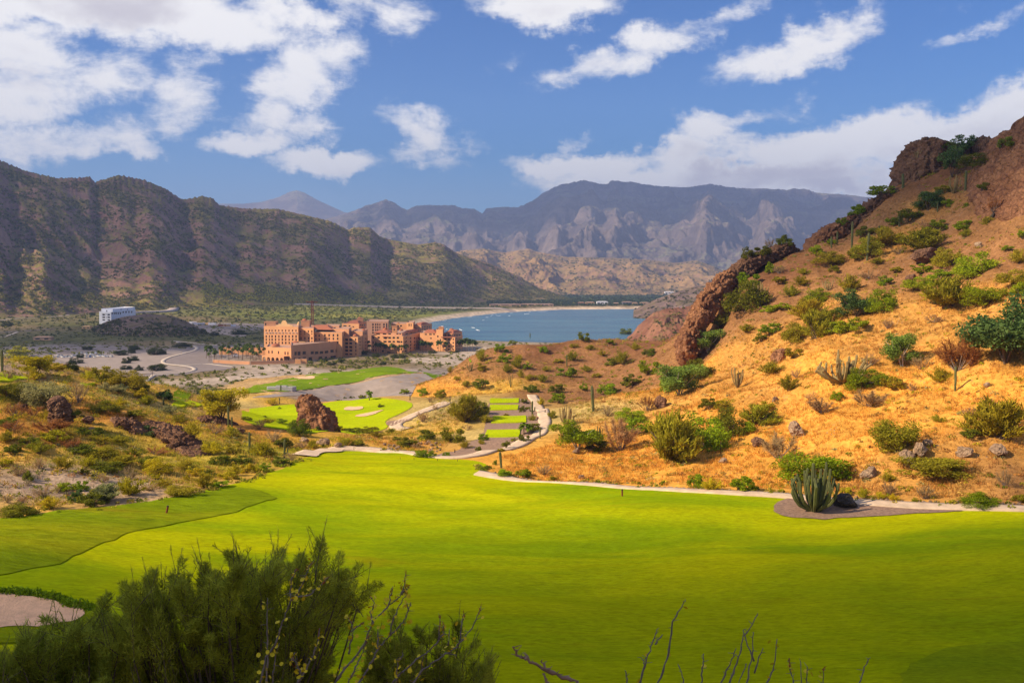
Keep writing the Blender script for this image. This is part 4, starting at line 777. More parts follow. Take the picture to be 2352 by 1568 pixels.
def shrub(q, w, h, k):
    p, W, Hh = put_size(q, w, h); big = w > 55
    if k in 'wr': me = random.choice(DRYBIG if big else DRY); noun = 'dry bush'; nm = 'dry_bush'
    elif k in 'ty' and h > 45 or k == 't': return tree(q, w, h, k)
    elif k in 'oys' and random.random() < .6: me = random.choice(BROOMBIG if big else BROOM); noun = 'shrub'; nm = 'shrub'
    else: me = random.choice(DENSEBIG if big else DENSE); noun = 'shrub'; nm = 'shrub'
    o = link(nm, me); o.location = p - np.array((0, 0, .08 * Hh)); o.scale = (W * 1.32, W * random.uniform(1.05, 1.35), Hh * 1.28); o.rotation_euler = (0, 0, random.uniform(0, 6.28))
    c = np.array(KCOL[k]) * random.uniform(.82, 1.2) * np.array((random.uniform(.9, 1.12), 1, 1)); o.color = (*c, 1)
    sz = 'large' if w > 50 else ('small' if w < 22 else ('medium' if w < 34 else 'broad'))
    pend(o, (q[0], q[1] - h / 2), sz + ' ' + KWORD[k], noun); return o
def tree(q, w, h, k, label=None, dark=False):
    p, W, Hh = put_size(q, w, h); tr, cr, trd = random.choice(TREEBIG if w > 55 else TREE)
    e = empty('desert_tree', p - np.array((0, 0, .03 * Hh)), '', 'tree', None, random.uniform(0, 6.28)); e.scale = (W * 1.3, W * 1.25, Hh * 1.14)
    a = link('trunk', trd if dark else tr, e); b = link('crown', cr, e); b.color = (*(np.array(KCOL[k]) * random.uniform(.9, 1.15)), 1)
    if label: tag(e, label, 'tree', 'trees on the hillsides')
    else: pend(e, (q[0], q[1] - h / 2), ('large ' if w > 55 else ('small ' if w < 35 else 'medium ')) + KWORD[k], 'tree')
    return e
SH_E = [(270, 505, 180, 130, 'd'), (850, 580, 120, 90, 'o'), (1340, 560, 220, 130, 'g'), (1500, 560, 130, 80, 'o'), (1930, 450, 260, 190, 'r'), (1810, 525, 140, 80, 'o'), (1160, 640, 90, 60, 'g'), (1380, 680, 180, 100, 'w'), (1060, 720, 160, 90, 'w'),
    (90, 1030, 330, 260, 'o'), (290, 960, 300, 250, 'g'), (170, 1010, 240, 200, 'o'), (470, 870, 180, 190, 'd'), (650, 800, 220, 110, 'o'), (780, 1010, 200, 150, 'w'), (590, 850, 90, 80, 'g'), (1540, 960, 280, 210, 'o'), (2190, 880, 330, 190, 'o'), (980, 1150, 340, 200, 'g'), (1190, 1145, 110, 60, 'g'), (260, 1195, 130, 90, 'g'), (360, 1218, 140, 70, 'y'),
    (540, 1218, 150, 110, 'g'), (1750, 1105, 340, 110, 'o'), (2080, 1308, 220, 70, 'g'), (1480, 1160, 100, 50, 'o'), (1720, 1270, 110, 70, 'w'), (2230, 1190, 90, 100, 'w'), (1490, 1240, 110, 80, 'w'), (880, 365, 120, 60, 'o'), (900, 495, 80, 50, 'w'), (740, 470, 140, 70, 'o'), (1330, 1268, 90, 60, 'y'), (1220, 1240, 80, 45, 'y'), (1430, 1272, 60, 40, 'y'), (1520, 1282, 60, 40, 'y'),
    (1700, 440, 120, 80, 'w'), (820, 1090, 90, 60, 'y'), (1800, 780, 90, 40, 'o'), (2010, 760, 120, 60, 'w'), (1360, 420, 110, 70, 'w'), (1640, 580, 70, 40, 'w'), (1000, 640, 90, 50, 'w'), (2150, 700, 110, 60, 'w'), (700, 700, 110, 60, 'o'), (430, 700, 120, 70, 'o'), (340, 700, 120, 80, 'd'), (2010, 880, 100, 60, 'd'), (1230, 1080, 110, 55, 'o'), (2320, 1290, 90, 50, 'o'), (1890, 1300, 60, 30, 'y'), (1660, 1290, 50, 30, 'y'), (620, 1220, 50, 30, 'y'), (730, 1225, 40, 25, 'y'), (800, 1232, 40, 25, 'y')]
SH_D = [(620, 990, 60, 80, 'g'), (470, 1085, 140, 100, 'g'), (450, 1245, 260, 200, 'd'), (1020, 920, 200, 80, 'o'), (930, 865, 90, 70, 'g'), (1380, 460, 150, 80, 'g'), (1110, 665, 90, 60, 'g'), (1210, 590, 100, 70, 'g'), (1290, 860, 170, 120, 'o'), (1400, 795, 190, 90, 'o'), (1270, 745, 110, 80, 'd'), (1450, 665, 80, 55, 'g'), (1560, 640, 160, 90, 'd'), (1560, 445, 60, 55, 'g'), (1700, 375, 140, 80, 'o'),
    (1830, 135, 80, 50, 'd'), (2020, 255, 170, 80, 'd'), (2240, 130, 110, 80, 'd'), (2080, 420, 70, 55, 'd'), (1800, 440, 100, 50, 'o'), (1960, 570, 95, 55, 'g'), (1940, 695, 110, 70, 'g'), (1760, 695, 110, 70, 'g'), (1830, 540, 70, 55, 'g'), (1680, 830, 300, 110, 'o'), (1690, 700, 130, 70, 'w'), (1960, 745, 80, 45, 'o'), (2110, 665, 110, 55, 'o'), (2310, 665, 80, 40, 'o'), (2340, 760, 70, 65, 'g'),
    (2120, 800, 60, 32, 'g'), (2240, 840, 60, 38, 'g'), (2000, 1005, 250, 150, 'g'), (1650, 990, 130, 65, 'g'), (1470, 985, 90, 40, 'o'), (1400, 1070, 100, 65, 'g'), (1830, 940, 180, 120, 'o'), (1650, 1100, 180, 90, 'g'), (1780, 1025, 140, 60, 'g'), (1150, 1115, 160, 95, 'o'), (750, 1155, 120, 70, 'o'), (940, 1185, 190, 95, 'g'), (1390, 1245, 180, 140, 'g'), (800, 1450, 180, 130, 'o'), (940, 1435, 220, 160, 'o'), (880, 1300, 200, 110, 'o'),
    (1080, 1405, 160, 90, 'g'), (1210, 1375, 130, 85, 'g'), (620, 1405, 130, 80, 'g'), (280, 1355, 150, 70, 'o'), (450, 1395, 110, 50, 'o'), (550, 1455, 80, 60, 'd'), (1850, 1210, 280, 150, 'o'), (2090, 1205, 220, 130, 'g'), (2310, 1065, 200, 100, 'o'), (2320, 925, 120, 75, 'o'), (2330, 1150, 120, 90, 'g'), (1290, 1030, 110, 50, 'w'), (820, 1075, 120, 55, 'o'), (680, 995, 120, 45, 'w'), (680, 1065, 110, 55, 'o'), (460, 890, 80, 90, 'd'), (560, 870, 110, 70, 'd'), (620, 815, 80, 60, 'w'), (710, 795, 90, 75, 'd'),
    (1070, 1300, 150, 80, 'd'), (2150, 570, 120, 100, 'r'), (1740, 1330, 110, 50, 'w'), (1420, 1370, 100, 50, 'w'), (2240, 1480, 180, 90, 'g'), (700, 1240, 110, 50, 'g'), (600, 1260, 100, 50, 'g'), (1180, 880, 80, 40, 'o'), (1060, 980, 90, 40, 'o'), (1500, 860, 100, 40, 'w'), (1350, 930, 100, 40, 'o'), (1210, 900, 90, 40, 'o'), (850, 1000, 90, 35, 'o'), (1040, 790, 70, 35, 'g'), (1660, 560, 90, 60, 'o')]
SH_C = [(1210, 272, 80, 60, 'g'), (840, 270, 110, 80, 'g'), (945, 212, 70, 50, 'g'), (680, 340, 130, 90, 'o'), (890, 352, 130, 80, 'g'), (690, 422, 90, 70, 'o'), (420, 442, 60, 50, 'o'), (990, 402, 100, 80, 'o'), (1070, 412, 80, 60, 'g'), (900, 442, 90, 70, 'o'), (1540, 172, 90, 75, 'd'), (1895, 142, 120, 80, 'd'), (1400, 472, 150, 80, 'g'), (1770, 382, 100, 70, 'd'), (1870, 372, 160, 100, 'o'), (1010, 482, 70, 60, 'o'), (680, 572, 130, 90, 'd'), (1090, 602, 120, 70, 'd'), (1310, 602, 140, 75, 'd'), (1330, 690, 130, 90, 'g'), (1540, 592, 70, 70, 'g'), (1330, 360, 80, 40, 'o'), (1200, 522, 90, 60, 'o'), (1450, 342, 120, 70, 'o'), (1950, 552, 170, 110, 'd'), (2090, 452, 190, 120, 'g'), (1750, 622, 180, 100, 'g'), (2270, 602, 160, 160, 'g'), (2080, 762, 160, 110, 'r'),
    (1950, 842, 250, 110, 'g'), (2000, 952, 200, 150, 'g'), (1850, 1092, 270, 250, 'w'), (1650, 1082, 170, 100, 'd'), (1740, 802, 130, 80, 'w'), (1280, 822, 80, 70, 'o'), (190, 632, 80, 70, 'g'), (340, 652, 100, 80, 'o'), (290, 752, 60, 50, 'w'), (560, 855, 290, 190, 'o'), (680, 790, 150, 130, 'd'), (720, 862, 120, 60, 'y'), (190, 852, 130, 90, 'w'), (220, 1012, 150, 105, 'd'), (440, 1022, 190, 130, 'o'), (570, 922, 90, 50, 'w'), (700, 1012, 80, 70, 'g'), (550, 1077, 110, 60, 'o'), (680, 1042, 60, 38, 'o'), (660, 1096, 60, 40, 'd'), (210, 1152, 150, 70, 'g'), (80, 1062, 180, 90, 'd'), (390, 1145, 60, 48, 'g'), (1040, 772, 80, 60, 'd'), (1040, 697, 70, 40, 'd'), (1110, 842, 70, 45, 'o'), (1120, 932, 110, 80, 'd'), (1045, 1017, 90, 60, 'd'), (960, 1015, 60, 30, 'o'), (840, 1100, 80, 30, 'o'), (890, 802, 40, 25, 'o'), (1180, 717, 70, 60, 'y'),
    (870, 1302, 150, 60, 'g'), (1030, 1312, 160, 70, 'g'), (1210, 1292, 150, 80, 'w'), (1280, 1345, 90, 35, 'o'), (800, 1212, 50, 40, 'g'), (40, 622, 80, 50, 'g'), (1100, 500, 90, 50, 'o'), (1230, 430, 80, 40, 'o'), (1560, 430, 90, 45, 'o'), (1650, 480, 80, 40, 'o'), (1700, 300, 80, 40, 'o'), (1600, 250, 90, 40, 'o'), (1970, 250, 100, 50, 'o'), (2100, 300, 140, 70, 'd'), (1460, 230, 70, 35, 'o'), (1760, 200, 80, 40, 'g'), (1000, 330, 60, 35, 'y'), (560, 560, 80, 50, 'o'), (250, 690, 70, 40, 'w'), (480, 500, 60, 35, 'y')]
SH_A = [(180, 140, 200, 90, 'y'), (365, 550, 300, 215, 's'), (90, 482, 260, 130, 'd'), (280, 332, 160, 70, 'y'), (1050, 402, 250, 160, 'o'), (740, 332, 120, 60, 'y'), (760, 312, 120, 80, 'w'), (660, 522, 170, 140, 'w'), (870, 602, 240, 100, 'd'), (1170, 492, 130, 95, 'y'), (1000, 442, 180, 60, 's'), (1380, 502, 150, 90, 'q'), (1240, 542, 140, 70, 'y'), (1230, 822, 160, 120, 'q'), (380, 662, 100, 60, 'o'), (750, 802, 200, 70, 'd'), (450, 842, 200, 90, 'y'), (120, 640, 180, 90, 'r'), (280, 640, 200, 80, 'r'), (420, 762, 260, 90, 'r'), (100, 760, 200, 80, 'r'), (700, 952, 200, 80, 'd'), (850, 972, 250, 80, 'o'), (520, 1092, 160, 105, 'o'), (330, 1082, 80, 80, 'w'), (140, 1132, 130, 80, 'w'), (240, 1172, 90, 70, 'd'), (40, 1052, 120, 60, 'y'), (750, 1062, 150, 75, 'y'), (710, 1132, 70, 60, 'd'), (850, 1192, 120, 65, 'w'), (1080, 1162, 120, 85, 'w'), (1320, 1112, 220, 125, 'y'), (900, 1082, 220, 70, 'd'), (1050, 1042, 220, 60, 'o'), (1560, 1082, 200, 70, 'o'), (1610, 792, 180, 95, 'o'), (1800, 782, 200, 85, 'w'), (1760, 952, 200, 95, 'y'), (1850, 1042, 150, 85, 'd'), (1960, 950, 160, 90, 'o'), (1700, 1232, 190, 110, 'o'), (1900, 1162, 150, 70, 'y'), (1830, 1235, 170, 60, 'g'), (1970, 1132, 100, 80, 'y'), (2070, 1112, 90, 80, 'y'), (2140, 1112, 90, 60, 'y'), (2200, 972, 180, 110, 'y'), (2230, 1085, 110, 60, 'g'), (2300, 852, 180, 95, 'w'),
    (1530, 1302, 230, 95, 'o'), (1310, 1172, 90, 48, 'y'), (1090, 1302, 200, 125, 'y'), (900, 1342, 230, 110, 's'), (770, 1382, 200, 110, 'd'), (560, 1262, 130, 70, 'g'), (690, 1262, 110, 85, 'g'), (650, 1342, 140, 80, 'q'), (430, 1412, 160, 85, 'y'), (360, 1312, 160, 80, 'w'), (130, 1462, 260, 85, 'd'), (190, 1372, 100, 50, 'w'), (230, 1222, 70, 40, 'w'), (60, 1362, 100, 50, 'w'), (490, 1282, 60, 48, 'w'), (1250, 1262, 120, 55, 'w'), (1560, 1182, 60, 60, 'y'), (90, 952, 160, 80, 'd'), (320, 952, 170, 75, 'o'), (60, 850, 150, 70, 'o'), (250, 880, 170, 70, 'd'), (600, 900, 170, 75, 'r'), (1120, 980, 160, 70, 'o'), (1300, 960, 190, 60, 'r'), (1000, 880, 180, 70, 'o'), (860, 870, 150, 60, 'o'), (620, 640, 120, 60, 'd'), (1420, 620, 160, 60, 's'), (1130, 640, 170, 55, 'o'), (1000, 560, 150, 60, 'y'), (1480, 1000, 190, 80, 'd'), (1380, 1230, 150, 60, 'o'), (1640, 1130, 150, 70, 'y'), (1750, 1140, 130, 60, 'd'), (2030, 1030, 140, 70, 'd'), (1250, 1040, 180, 70, 'd'), (1500, 700, 140, 60, 'o'), (60, 720, 130, 70, 'd'), (1180, 420, 110, 70, 'd'), (900, 440, 160, 70, 's'), (60, 330, 120, 60, 'w'), (480, 260, 120, 70, 'o')]
SH_B = [(560, 502, 110, 55, 'g'), (430, 502, 150, 40, 'o'), (220, 472, 90, 42, 'd'), (400, 442, 60, 15, 'd'), (545, 362, 30, 25, 'g'), (480, 322, 120, 60, 'y'), (1540, 342, 80, 35, 'd'), (800, 602, 200, 75, 'y'), (930, 562, 90, 48, 'q'), (1120, 572, 110, 55, 'o'), (1430, 592, 170, 65, 'o'), (1260, 590, 180, 50, 'd'), (870, 742, 120, 70, 'y'), (760, 742, 150, 60, 'w'), (1200, 722, 150, 75, 'o'), (1310, 722, 140, 70, 'o'), (1700, 672, 110, 50, 'd'), (1780, 722, 160, 75, 'o'), (1880, 742, 100, 40, 'w'), (560, 732, 180, 100, 'd'), (390, 802, 150, 85, 'd'), (660, 862, 150, 65, 'w'), (560, 902, 180, 85, 'd'), (440, 830, 130, 60, 'o'), (60, 620, 160, 80, 'y'), (1500, 640, 140, 60, 'o'), (1060, 640, 140, 60, 'r'), (1640, 600, 110, 50, 'o'), (350, 560, 170, 80, 'w')]
for lst, fn, sc in ((SH_E, E, 2.5565), (SH_D, Dq, 2.735), (SH_C, Cq, 3.357), (SH_A, Aq, 3.357), (SH_B, B, 3.92)):
    for x, y, w, h, k in lst:
        kk = .91875 / sc; shrub(fn(x, y), w * kk, h * kk, k)
for q, w, h, k, lab, dk in [(E(150, 612), 260 * kE, 200 * kE, 't', 'small green tree with pale forked trunks on the slope under the rock fin', False), (E(1570, 425), 190 * kE, 200 * kE, 't', 'thin airy tree with a white trunk on the golden slope', False), (E(2230, 400), 420 * kE, 400 * kE, 'q', 'big grey-green tree at the right edge of the photo', True), (Dq(1860, 340), 140 * kD, 220 * kD, 'q', 'slender dark tree just below the summit crag', True), (Dq(1935, 185), 150 * kD, 120 * kD, 'q', 'dark spreading tree against the sky beside the summit crag', True),
        (Dq(1700, 560), 170 * kD, 120 * kD, 'q', 'grey-green tree with bare branches right of the middle crag', True), (Dq(1210, 1290), 230 * kD, 180 * kD, 'q', 'dark grey-green tree amid the thicket on the right slope', True), (Dq(190, 1530), 180 * kD, 150 * kD, 't', 'green tree with a pale trunk at the foot of the rock fin', False), (Cq(1490, 1085), 370 * kC, 250 * kC, 'g', 'leafy green tree with pale forked trunks beside the dark organ pipe cactus', False), (Aq(1860, 650), 320 * kA, 245 * kA, 'y', 'big yellow-green tree on the crest of the left hillside', True), (Aq(870, 392), 180 * kA, 150 * kA, 'o', 'dark round tree beside the narrow tee lawn', True), (Aq(300, 285), 250 * kA, 140 * kA, 'y', 'yellow-green spreading tree near the left edge', True), (Cq(890, 1082), 72 * kC, 75 * kC, 'd', 'small clipped tree standing in the gravel below the nearest tee box', True)]:
    tree(q, w, h, k, lab, dk)

# ------------------------------------------------------------------ cacti
def ribbed(mb, pts, rads, n=14):
    """fluted stem along a path, rounded at the tip"""
    pts = [Vector(p) for p in pts]; t = (pts[-1] - pts[-2]).normalized(); r = rads[-1]
    P = pts + [pts[-1] + t * r * .6, pts[-1] + t * r * .95]; R = list(rads) + [r * .72, r * .12]; vs = []; a = None
    for i, p in enumerate(P):
        tg = (P[min(i + 1, len(P) - 1)] - P[max(i - 1, 0)]).normalized(); a = (tg.orthogonal() if a is None else a - tg * a.dot(tg)).normalized(); b = tg.cross(a)
        for k in range(n): th = 2 * math.pi * k / n; q = R[i] * (1.0 if k % 2 == 0 else .8); vs.append(p + (a * math.cos(th) + b * math.sin(th)) * q)
    m = len(P); mb.add(vs, [(i * n + k, i * n + (k + 1) % n, (i + 1) * n + (k + 1) % n, (i + 1) * n + k) for i in range(m - 1) for k in range(n)] + [tuple((m - 1) * n + k for k in range(n))])
def column_cactus(q, h, w, label, arm=0, lean=0.0, dry=False):
    p, W, Hh = put_size(q, w, h); r = max(W / 2, .16); mb = MB()
    hs = [-.4, .15 * Hh, .4 * Hh, .7 * Hh, .9 * Hh, Hh - r]; ribbed(mb, [(lean * z, random.uniform(-.04, .04) * Hh * .3, z) for z in hs], [r * f for f in (.8, .9, 1, 1.05, 1, .85)])
    m = MT['drycactus' if dry else 'cactus']
    if not arm: o = mb.build('column_cactus', m); o.location = p; return tag(o, label, 'cactus', 'column cacti')
    e = empty('column_cactus', p, label, 'cactus', 'column cacti'); mb.build('stem', m, e)
    for k in range(arm):
        s = 1 if k % 2 == 0 else -1; z0 = Hh * random.uniform(.2, .35); a = MB(); ribbed(a, [(s * r * .3, 0, z0), (s * (r + .35), 0, z0 + .15), (s * (r + .5), 0, z0 + .5), (s * (r + .55), 0, z0 + Hh * .3)], [r * .6, r * .65, r * .7, r * .6]); a.build('arm', m, e)
    return e
def organ_cactus(q, w, h, n, label, dry=False, seed=1, spread=.5, parts=True):
    p, W, Hh = put_size(q, w, h); r = random.Random(seed); m = MT['drycactus' if dry else 'cactus']; rad = max(W * .030, .12)
    e = empty('organ_pipe_cactus', p, label, 'cactus', 'organ pipe cacti') if parts else None; allm = MB()
    for i in range(n):
        a = 2 * math.pi * (i / n) + r.uniform(-.3, .3); d = W * spread * (r.uniform(.25, 1.0) if i % 3 else r.uniform(.75, 1.0)); hh = Hh * r.uniform(.55, 1.0) * (1 - .28 * (d / (W * .5)) ** 2)
        ex, ey = d * math.cos(a), d * math.sin(a) * .8; mb = MB() if parts else allm; s = r.uniform(.85, 1.2)
        ribbed(mb, [(ex * .08, ey * .08, -.3), (ex * .35, ey * .35, hh * .12), (ex * .72, ey * .72, hh * .3), (ex * .93, ey * .93, hh * .55), (ex * r.uniform(.92, 1.16), ey * r.uniform(.9, 1.15), hh * .8), (ex * r.uniform(.9, 1.24), ey * r.uniform(.9, 1.2), hh)], [rad * s * f for f in (.8, .95, 1.05, 1.05, 1, .85)], 12)
        if parts: mb.build('arm', m, e)
    if not parts: o = allm.build('organ_pipe_cactus', m); o.location = p; return tag(o, label, 'cactus', 'organ pipe cacti')
    return e
organ_cactus(E(1010, 1352), 300 * kE, 320 * kE, 30, 'big dark green organ pipe cactus with many arms on the gravel bed', seed=3)
organ_cactus(E(1190, 525), 280 * kE, 200 * kE, 24, 'wide golden organ pipe cactus with spreading arms on the golden slope', True, 5, .52)
organ_cactus(E(520, 560), 105 * kE, 145 * kE, 14, 'slim olive clump of upright organ pipe cactus on the golden slope', True, 7, .42)
organ_cactus(Cq(1395, 880), 155 * kC, 190 * kC, 18, 'tan dried organ pipe cactus behind the leafy green tree', True, 8, .45)
organ_cactus(Cq(1660, 1050), 100 * kC, 180 * kC, 16, 'dark green organ pipe cactus right of the leafy tree', False, 9, .45)
organ_cactus(Dq(550, 1205), 115 * kD, 170 * kD, 14, 'pale thin-armed organ pipe cactus right of the rock fin', True, 10, .45)
organ_cactus(Dq(1010, 1110), 90 * kD, 90 * kD, 9, 'thin organ pipe cactus behind the green shrubs mid-slope', True, 11, .42, False)
organ_cactus(Dq(1870, 445), 105 * kD, 135 * kD, 9, 'branching cactus below the summit crag', True, 12, .45, False)
organ_cactus(Dq(1630, 205), 55 * kD, 75 * kD, 6, 'small branching cactus on the left shoulder of the summit crag', True, 13, .4, False)
organ_cactus(Cq(587, 432), 62 * kC, 112 * kC, 7, 'candelabra cactus near the left end of the knoll', False, 14, .45, False)
organ_cactus(Cq(930, 562), 44 * kC, 135 * kC, 4, 'tall twin-armed cactus on the front of the knoll', False, 15, .35, False)
organ_cactus(Cq(695, 575), 60 * kC, 65 * kC, 7, 'low organ pipe cactus under a dark shrub on the knoll', True, 16, .45, False)
for q, h, w, lab, arm, ln in [(Cq(1090, 172), 64 * kC, 9 * kC, 'thin column cactus on the skyline of the knoll', 0, .02), (Cq(1400, 388), 100 * kC, 11 * kC, 'thin column cactus on the middle of the knoll', 0, -.02), (Cq(1622, 770), 225 * kC, 26 * kC, 'tallest column cactus, alone above the tan organ pipe cactus', 0, -.06), (Cq(1110, 792), 118 * kC, 17 * kC, 'column cactus with stubby arms beside the path', 2, 0), (Cq(1175, 992), 98 * kC, 12 * kC, 'thin column cactus at the inner edge of the path bend', 0, 0), (Cq(850, 1240), 142 * kC, 22 * kC, 'stubby column cactus at the tip of the golden slope', 0, -.08),
        (Dq(1530, 445), 130 * kD, 17 * kD, 'column cactus against the left face of the summit crag', 0, -.05), (Dq(1175, 835), 185 * kD, 14 * kD, 'tallest column cactus on the ridge between two crags', 0, 0), (Dq(1035, 818), 76 * kD, 13 * kD, 'short column cactus beside the orange crag', 0, 0), (Dq(1075, 782), 72 * kD, 11 * kD, 'slim column cactus behind the short one by the orange crag', 0, 0), (Dq(1278, 905), 178 * kD, 15 * kD, 'column cactus standing below the ridge among olive shrubs', 0, .05), (Dq(1497, 675), 82 * kD, 11 * kD, 'thin column cactus under the middle crag', 0, 0), (Dq(1360, 738), 68 * kD, 13 * kD, 'short column cactus in front of the middle crag', 0, 0), (Dq(1953, 445), 145 * kD, 15 * kD, 'column cactus right of the branching cactus near the summit', 0, .02), (Dq(828, 1305), 92 * kD, 12 * kD, 'column cactus rising above the olive thicket on the slope', 0, 0), (Dq(1760, 575), 65 * kD, 9 * kD, 'thin cactus right of the bare-branched tree', 0, 0),
        (E(1912, 580), 146 * kE, 14 * kE, 'lone column cactus on open golden grass at right', 0, 0), (Aq(20, 268), 172 * kA, 21 * kA, 'column cactus at the far left edge on the hill crest', 0, 0), (Aq(1918, 745), 192 * kA, 17 * kA, 'taller cactus of the pair beside the big yellow-green tree', 0, 0), (Aq(1947, 755), 112 * kA, 15 * kA, 'shorter cactus of the pair beside the big yellow-green tree', 0, 0), (Aq(2095, 945), 175 * kA, 19 * kA, 'column cactus rising from the shrubs left of the fairway end', 0, 0), (Aq(1373, 545), 66 * kA, 13 * kA, 'short cactus beside the hillside tee lawn', 0, 0), (B(592, 838), 182 * kB, 21 * kB, 'column cactus with a small low arm at the left fairway edge', 1, .03), (Fq(375, 948), 62 * kA * .914, 12 * kA, 'single cactus in front of the far fairway', 0, 0), (Fq(363, 1062), 58 * kA * .914, 9 * kA, 'small cactus behind the far lawn left of the pyramid rock', 0, 0)]:
    column_cactus(q, h, w, lab, arm, ln)

# ------------------------------------------------------------------ rocks
def m_rock(seed, mat, sub=4, flat=.35, ridge=.3):
    bm = bmesh.new(); bmesh.ops.create_icosphere(bm, subdivisions=sub, radius=.5); off = Vector((seed * 7.3, seed * 3.1, seed * 1.7))
    rr = random.Random(seed); planes = [(Vector((rr.gauss(0, 1), rr.gauss(0, 1), rr.gauss(0, 1))).normalized(), rr.uniform(.26, .42)) for _ in range(9)]
    for v in bm.verts:
        p = v.co.copy()
        for n, d in planes:
            e = p.dot(n) - d
            if e > 0: p -= n * e * .85
        q = p * 3 + off; dsp = mnoise.fractal(q, 1.0, 2.0, 4) * .10 + (mnoise.ridged_multi_fractal(q * 1.3, 1.0, 2.1, 4, 1.0, 2.0) - 1.2) * .05 * ridge / .3 + mnoise.noise(q * 4) * .018
        v.co = p + p.normalized() * dsp
    me = bpy.data.meshes.new('boulder'); bm.to_mesh(me); bm.free(); me.materials.append(mat); me.polygons.foreach_set('use_smooth', [False] * len(me.polygons)); return me
RK = {k: [m_rock(s + i * 11, MT[m]) for s in (1, 2, 3)] for i, (k, m) in enumerate((('b', 'rock'), ('r', 'redrock'), ('p', 'palerock'), ('k', 'darkrock')))}
def boulder(q, w, h, k, label=None, sink=.18, rot=None, name='boulder', group='boulders on the hillsides', tilt=0.0):
    p, W, Hh = put_size(q, w, h); o = link(name, random.choice(RK[k])); o.location = p + np.array((0, 0, Hh * (.5 - sink))); o.scale = (W * 1.1, W * random.uniform(.7, 1.0), Hh * 1.25)
    o.rotation_euler = (0, tilt, random.uniform(0, 6.28) if rot is None else rot)
    if label: tag(o, label, 'rock', group)
    else: pend(o, (q[0], q[1] - h / 2), 'small grey-brown' if w < 30 else 'broad brown', 'rock', group)
    return o
for q, w, h, k, lab in [(Aq(740, 692), 110 * kA, 55 * kA, 'b', 'small brown rock right of the standing rock'), (Aq(200, 582), 80 * kA, 50 * kA, 'b', 'small dark rock left of the standing rock'), (Aq(2000, 775), 90 * kA, 45 * kA, 'b', 'small brown rock below the cactus pair'), (B(965, 708), 135 * kB, 75 * kB, 'p', 'rounded grey boulder at the head of the fairway'), (B(785, 685), 115 * kB, 50 * kB, 'p', 'low grey boulder left of the rounded one'), (B(1120, 742), 85 * kB, 60 * kB, 'p', 'small boulder right of the rounded grey one'), (B(985, 585), 52 * kB, 30 * kB, 'p', 'small pale rock at the foot of the pyramid rock'),
        (E(895, 866), 135 * kE, 95 * kE, 'p', 'pale brown wedge boulder in the middle of the golden slope'), (E(650, 932), 92 * kE, 58 * kE, 'b', 'small tilted brown boulder left of the wedge boulder'), (E(775, 402), 92 * kE, 92 * kE, 'r', 'reddish upright rock above the golden slope'), (E(1600, 1022), 105 * kE, 65 * kE, 'p', 'lower pale boulder of a clustered group on the right slope'), (E(1685, 985), 115 * kE, 90 * kE, 'p', 'tallest pale boulder of the clustered group'), (E(1738, 932), 70 * kE, 45 * kE, 'p', 'upper small pale boulder of the clustered group'), (E(1360, 1135), 130 * kE, 80 * kE, 'p', 'cream-coloured boulder above the path'), (E(1970, 992), 100 * kE, 55 * kE, 'p', 'low pale rock right of the clustered group'), (E(2190, 985), 110 * kE, 70 * kE, 'p', 'pale rocks near the right edge of the slope'),
        (E(1210, 1318), 165 * kE, 85 * kE, 'k', 'black boulder lying beside the big organ pipe cactus'), (E(430, 1037), 60 * kE, 32 * kE, 'p', 'small white stone under the long thicket'), (E(760, 645), 50 * kE, 30 * kE, 'p', 'small pale stone in the upper golden grass'), (E(2115, 552), 45 * kE, 28 * kE, 'p', 'small pale stone right of the lone column cactus'), (E(30, 685), 75 * kE, 85 * kE, 'b', 'brown rock left of the long thicket'), (Cq(1480, 1112), 70 * kC, 50 * kC, 'p', 'pale stone at the foot of the leafy green tree'), (Cq(1610, 1090), 70 * kC, 36 * kC, 'p', 'pale stone between the leafy tree and the dark cactus'), (Cq(1445, 1172), 40 * kC, 18 * kC, 'p', 'small stone in the golden grass below the leafy tree'), (Cq(1520, 1325), 60 * kC, 30 * kC, 'p', 'pale flat stone low on the golden slope'),
        (Dq(1690, 905), 190 * kD, 90 * kD, 'b', 'dark tilted rock ledge in the middle of the right slope'), (Dq(1580, 1045), 100 * kD, 50 * kD, 'b', 'small dark rock below the tilted ledge'), (Dq(2040, 815), 50 * kD, 35 * kD, 'p', 'small pale rock high on the right slope'), (Dq(2145, 600), 40 * kD, 25 * kD, 'k', 'small dark rock under the large right crag'), (Aq(790, 755), 80 * kA, 30 * kA, 'p', 'grey stones below the small brown rock'), (Dq(690, 1560), 90 * kD, 60 * kD, 'r', 'reddish rock at the top of the golden grass')]:
    boulder(q, w, h, k, lab)
for cx, cy, w, h, n in ((1640, 755, 190, 90, 14), (2010, 735, 220, 100, 18)):
    for i in range(n):
        x = cx + random.uniform(-.5, .5) * w; y = cy + random.uniform(-.5, .5) * h; s = random.uniform(22, 48)
        boulder(B(x, y), s * kB, s * .6 * kB, 'p', 'pale grey stone in the rock pile ' + ('below the round bush by the tees' if cx > 1800 else 'in the wash beside the fairway end'), group='stones of the pile ' + ('below the tees' if cx > 1800 else 'in the wash'))
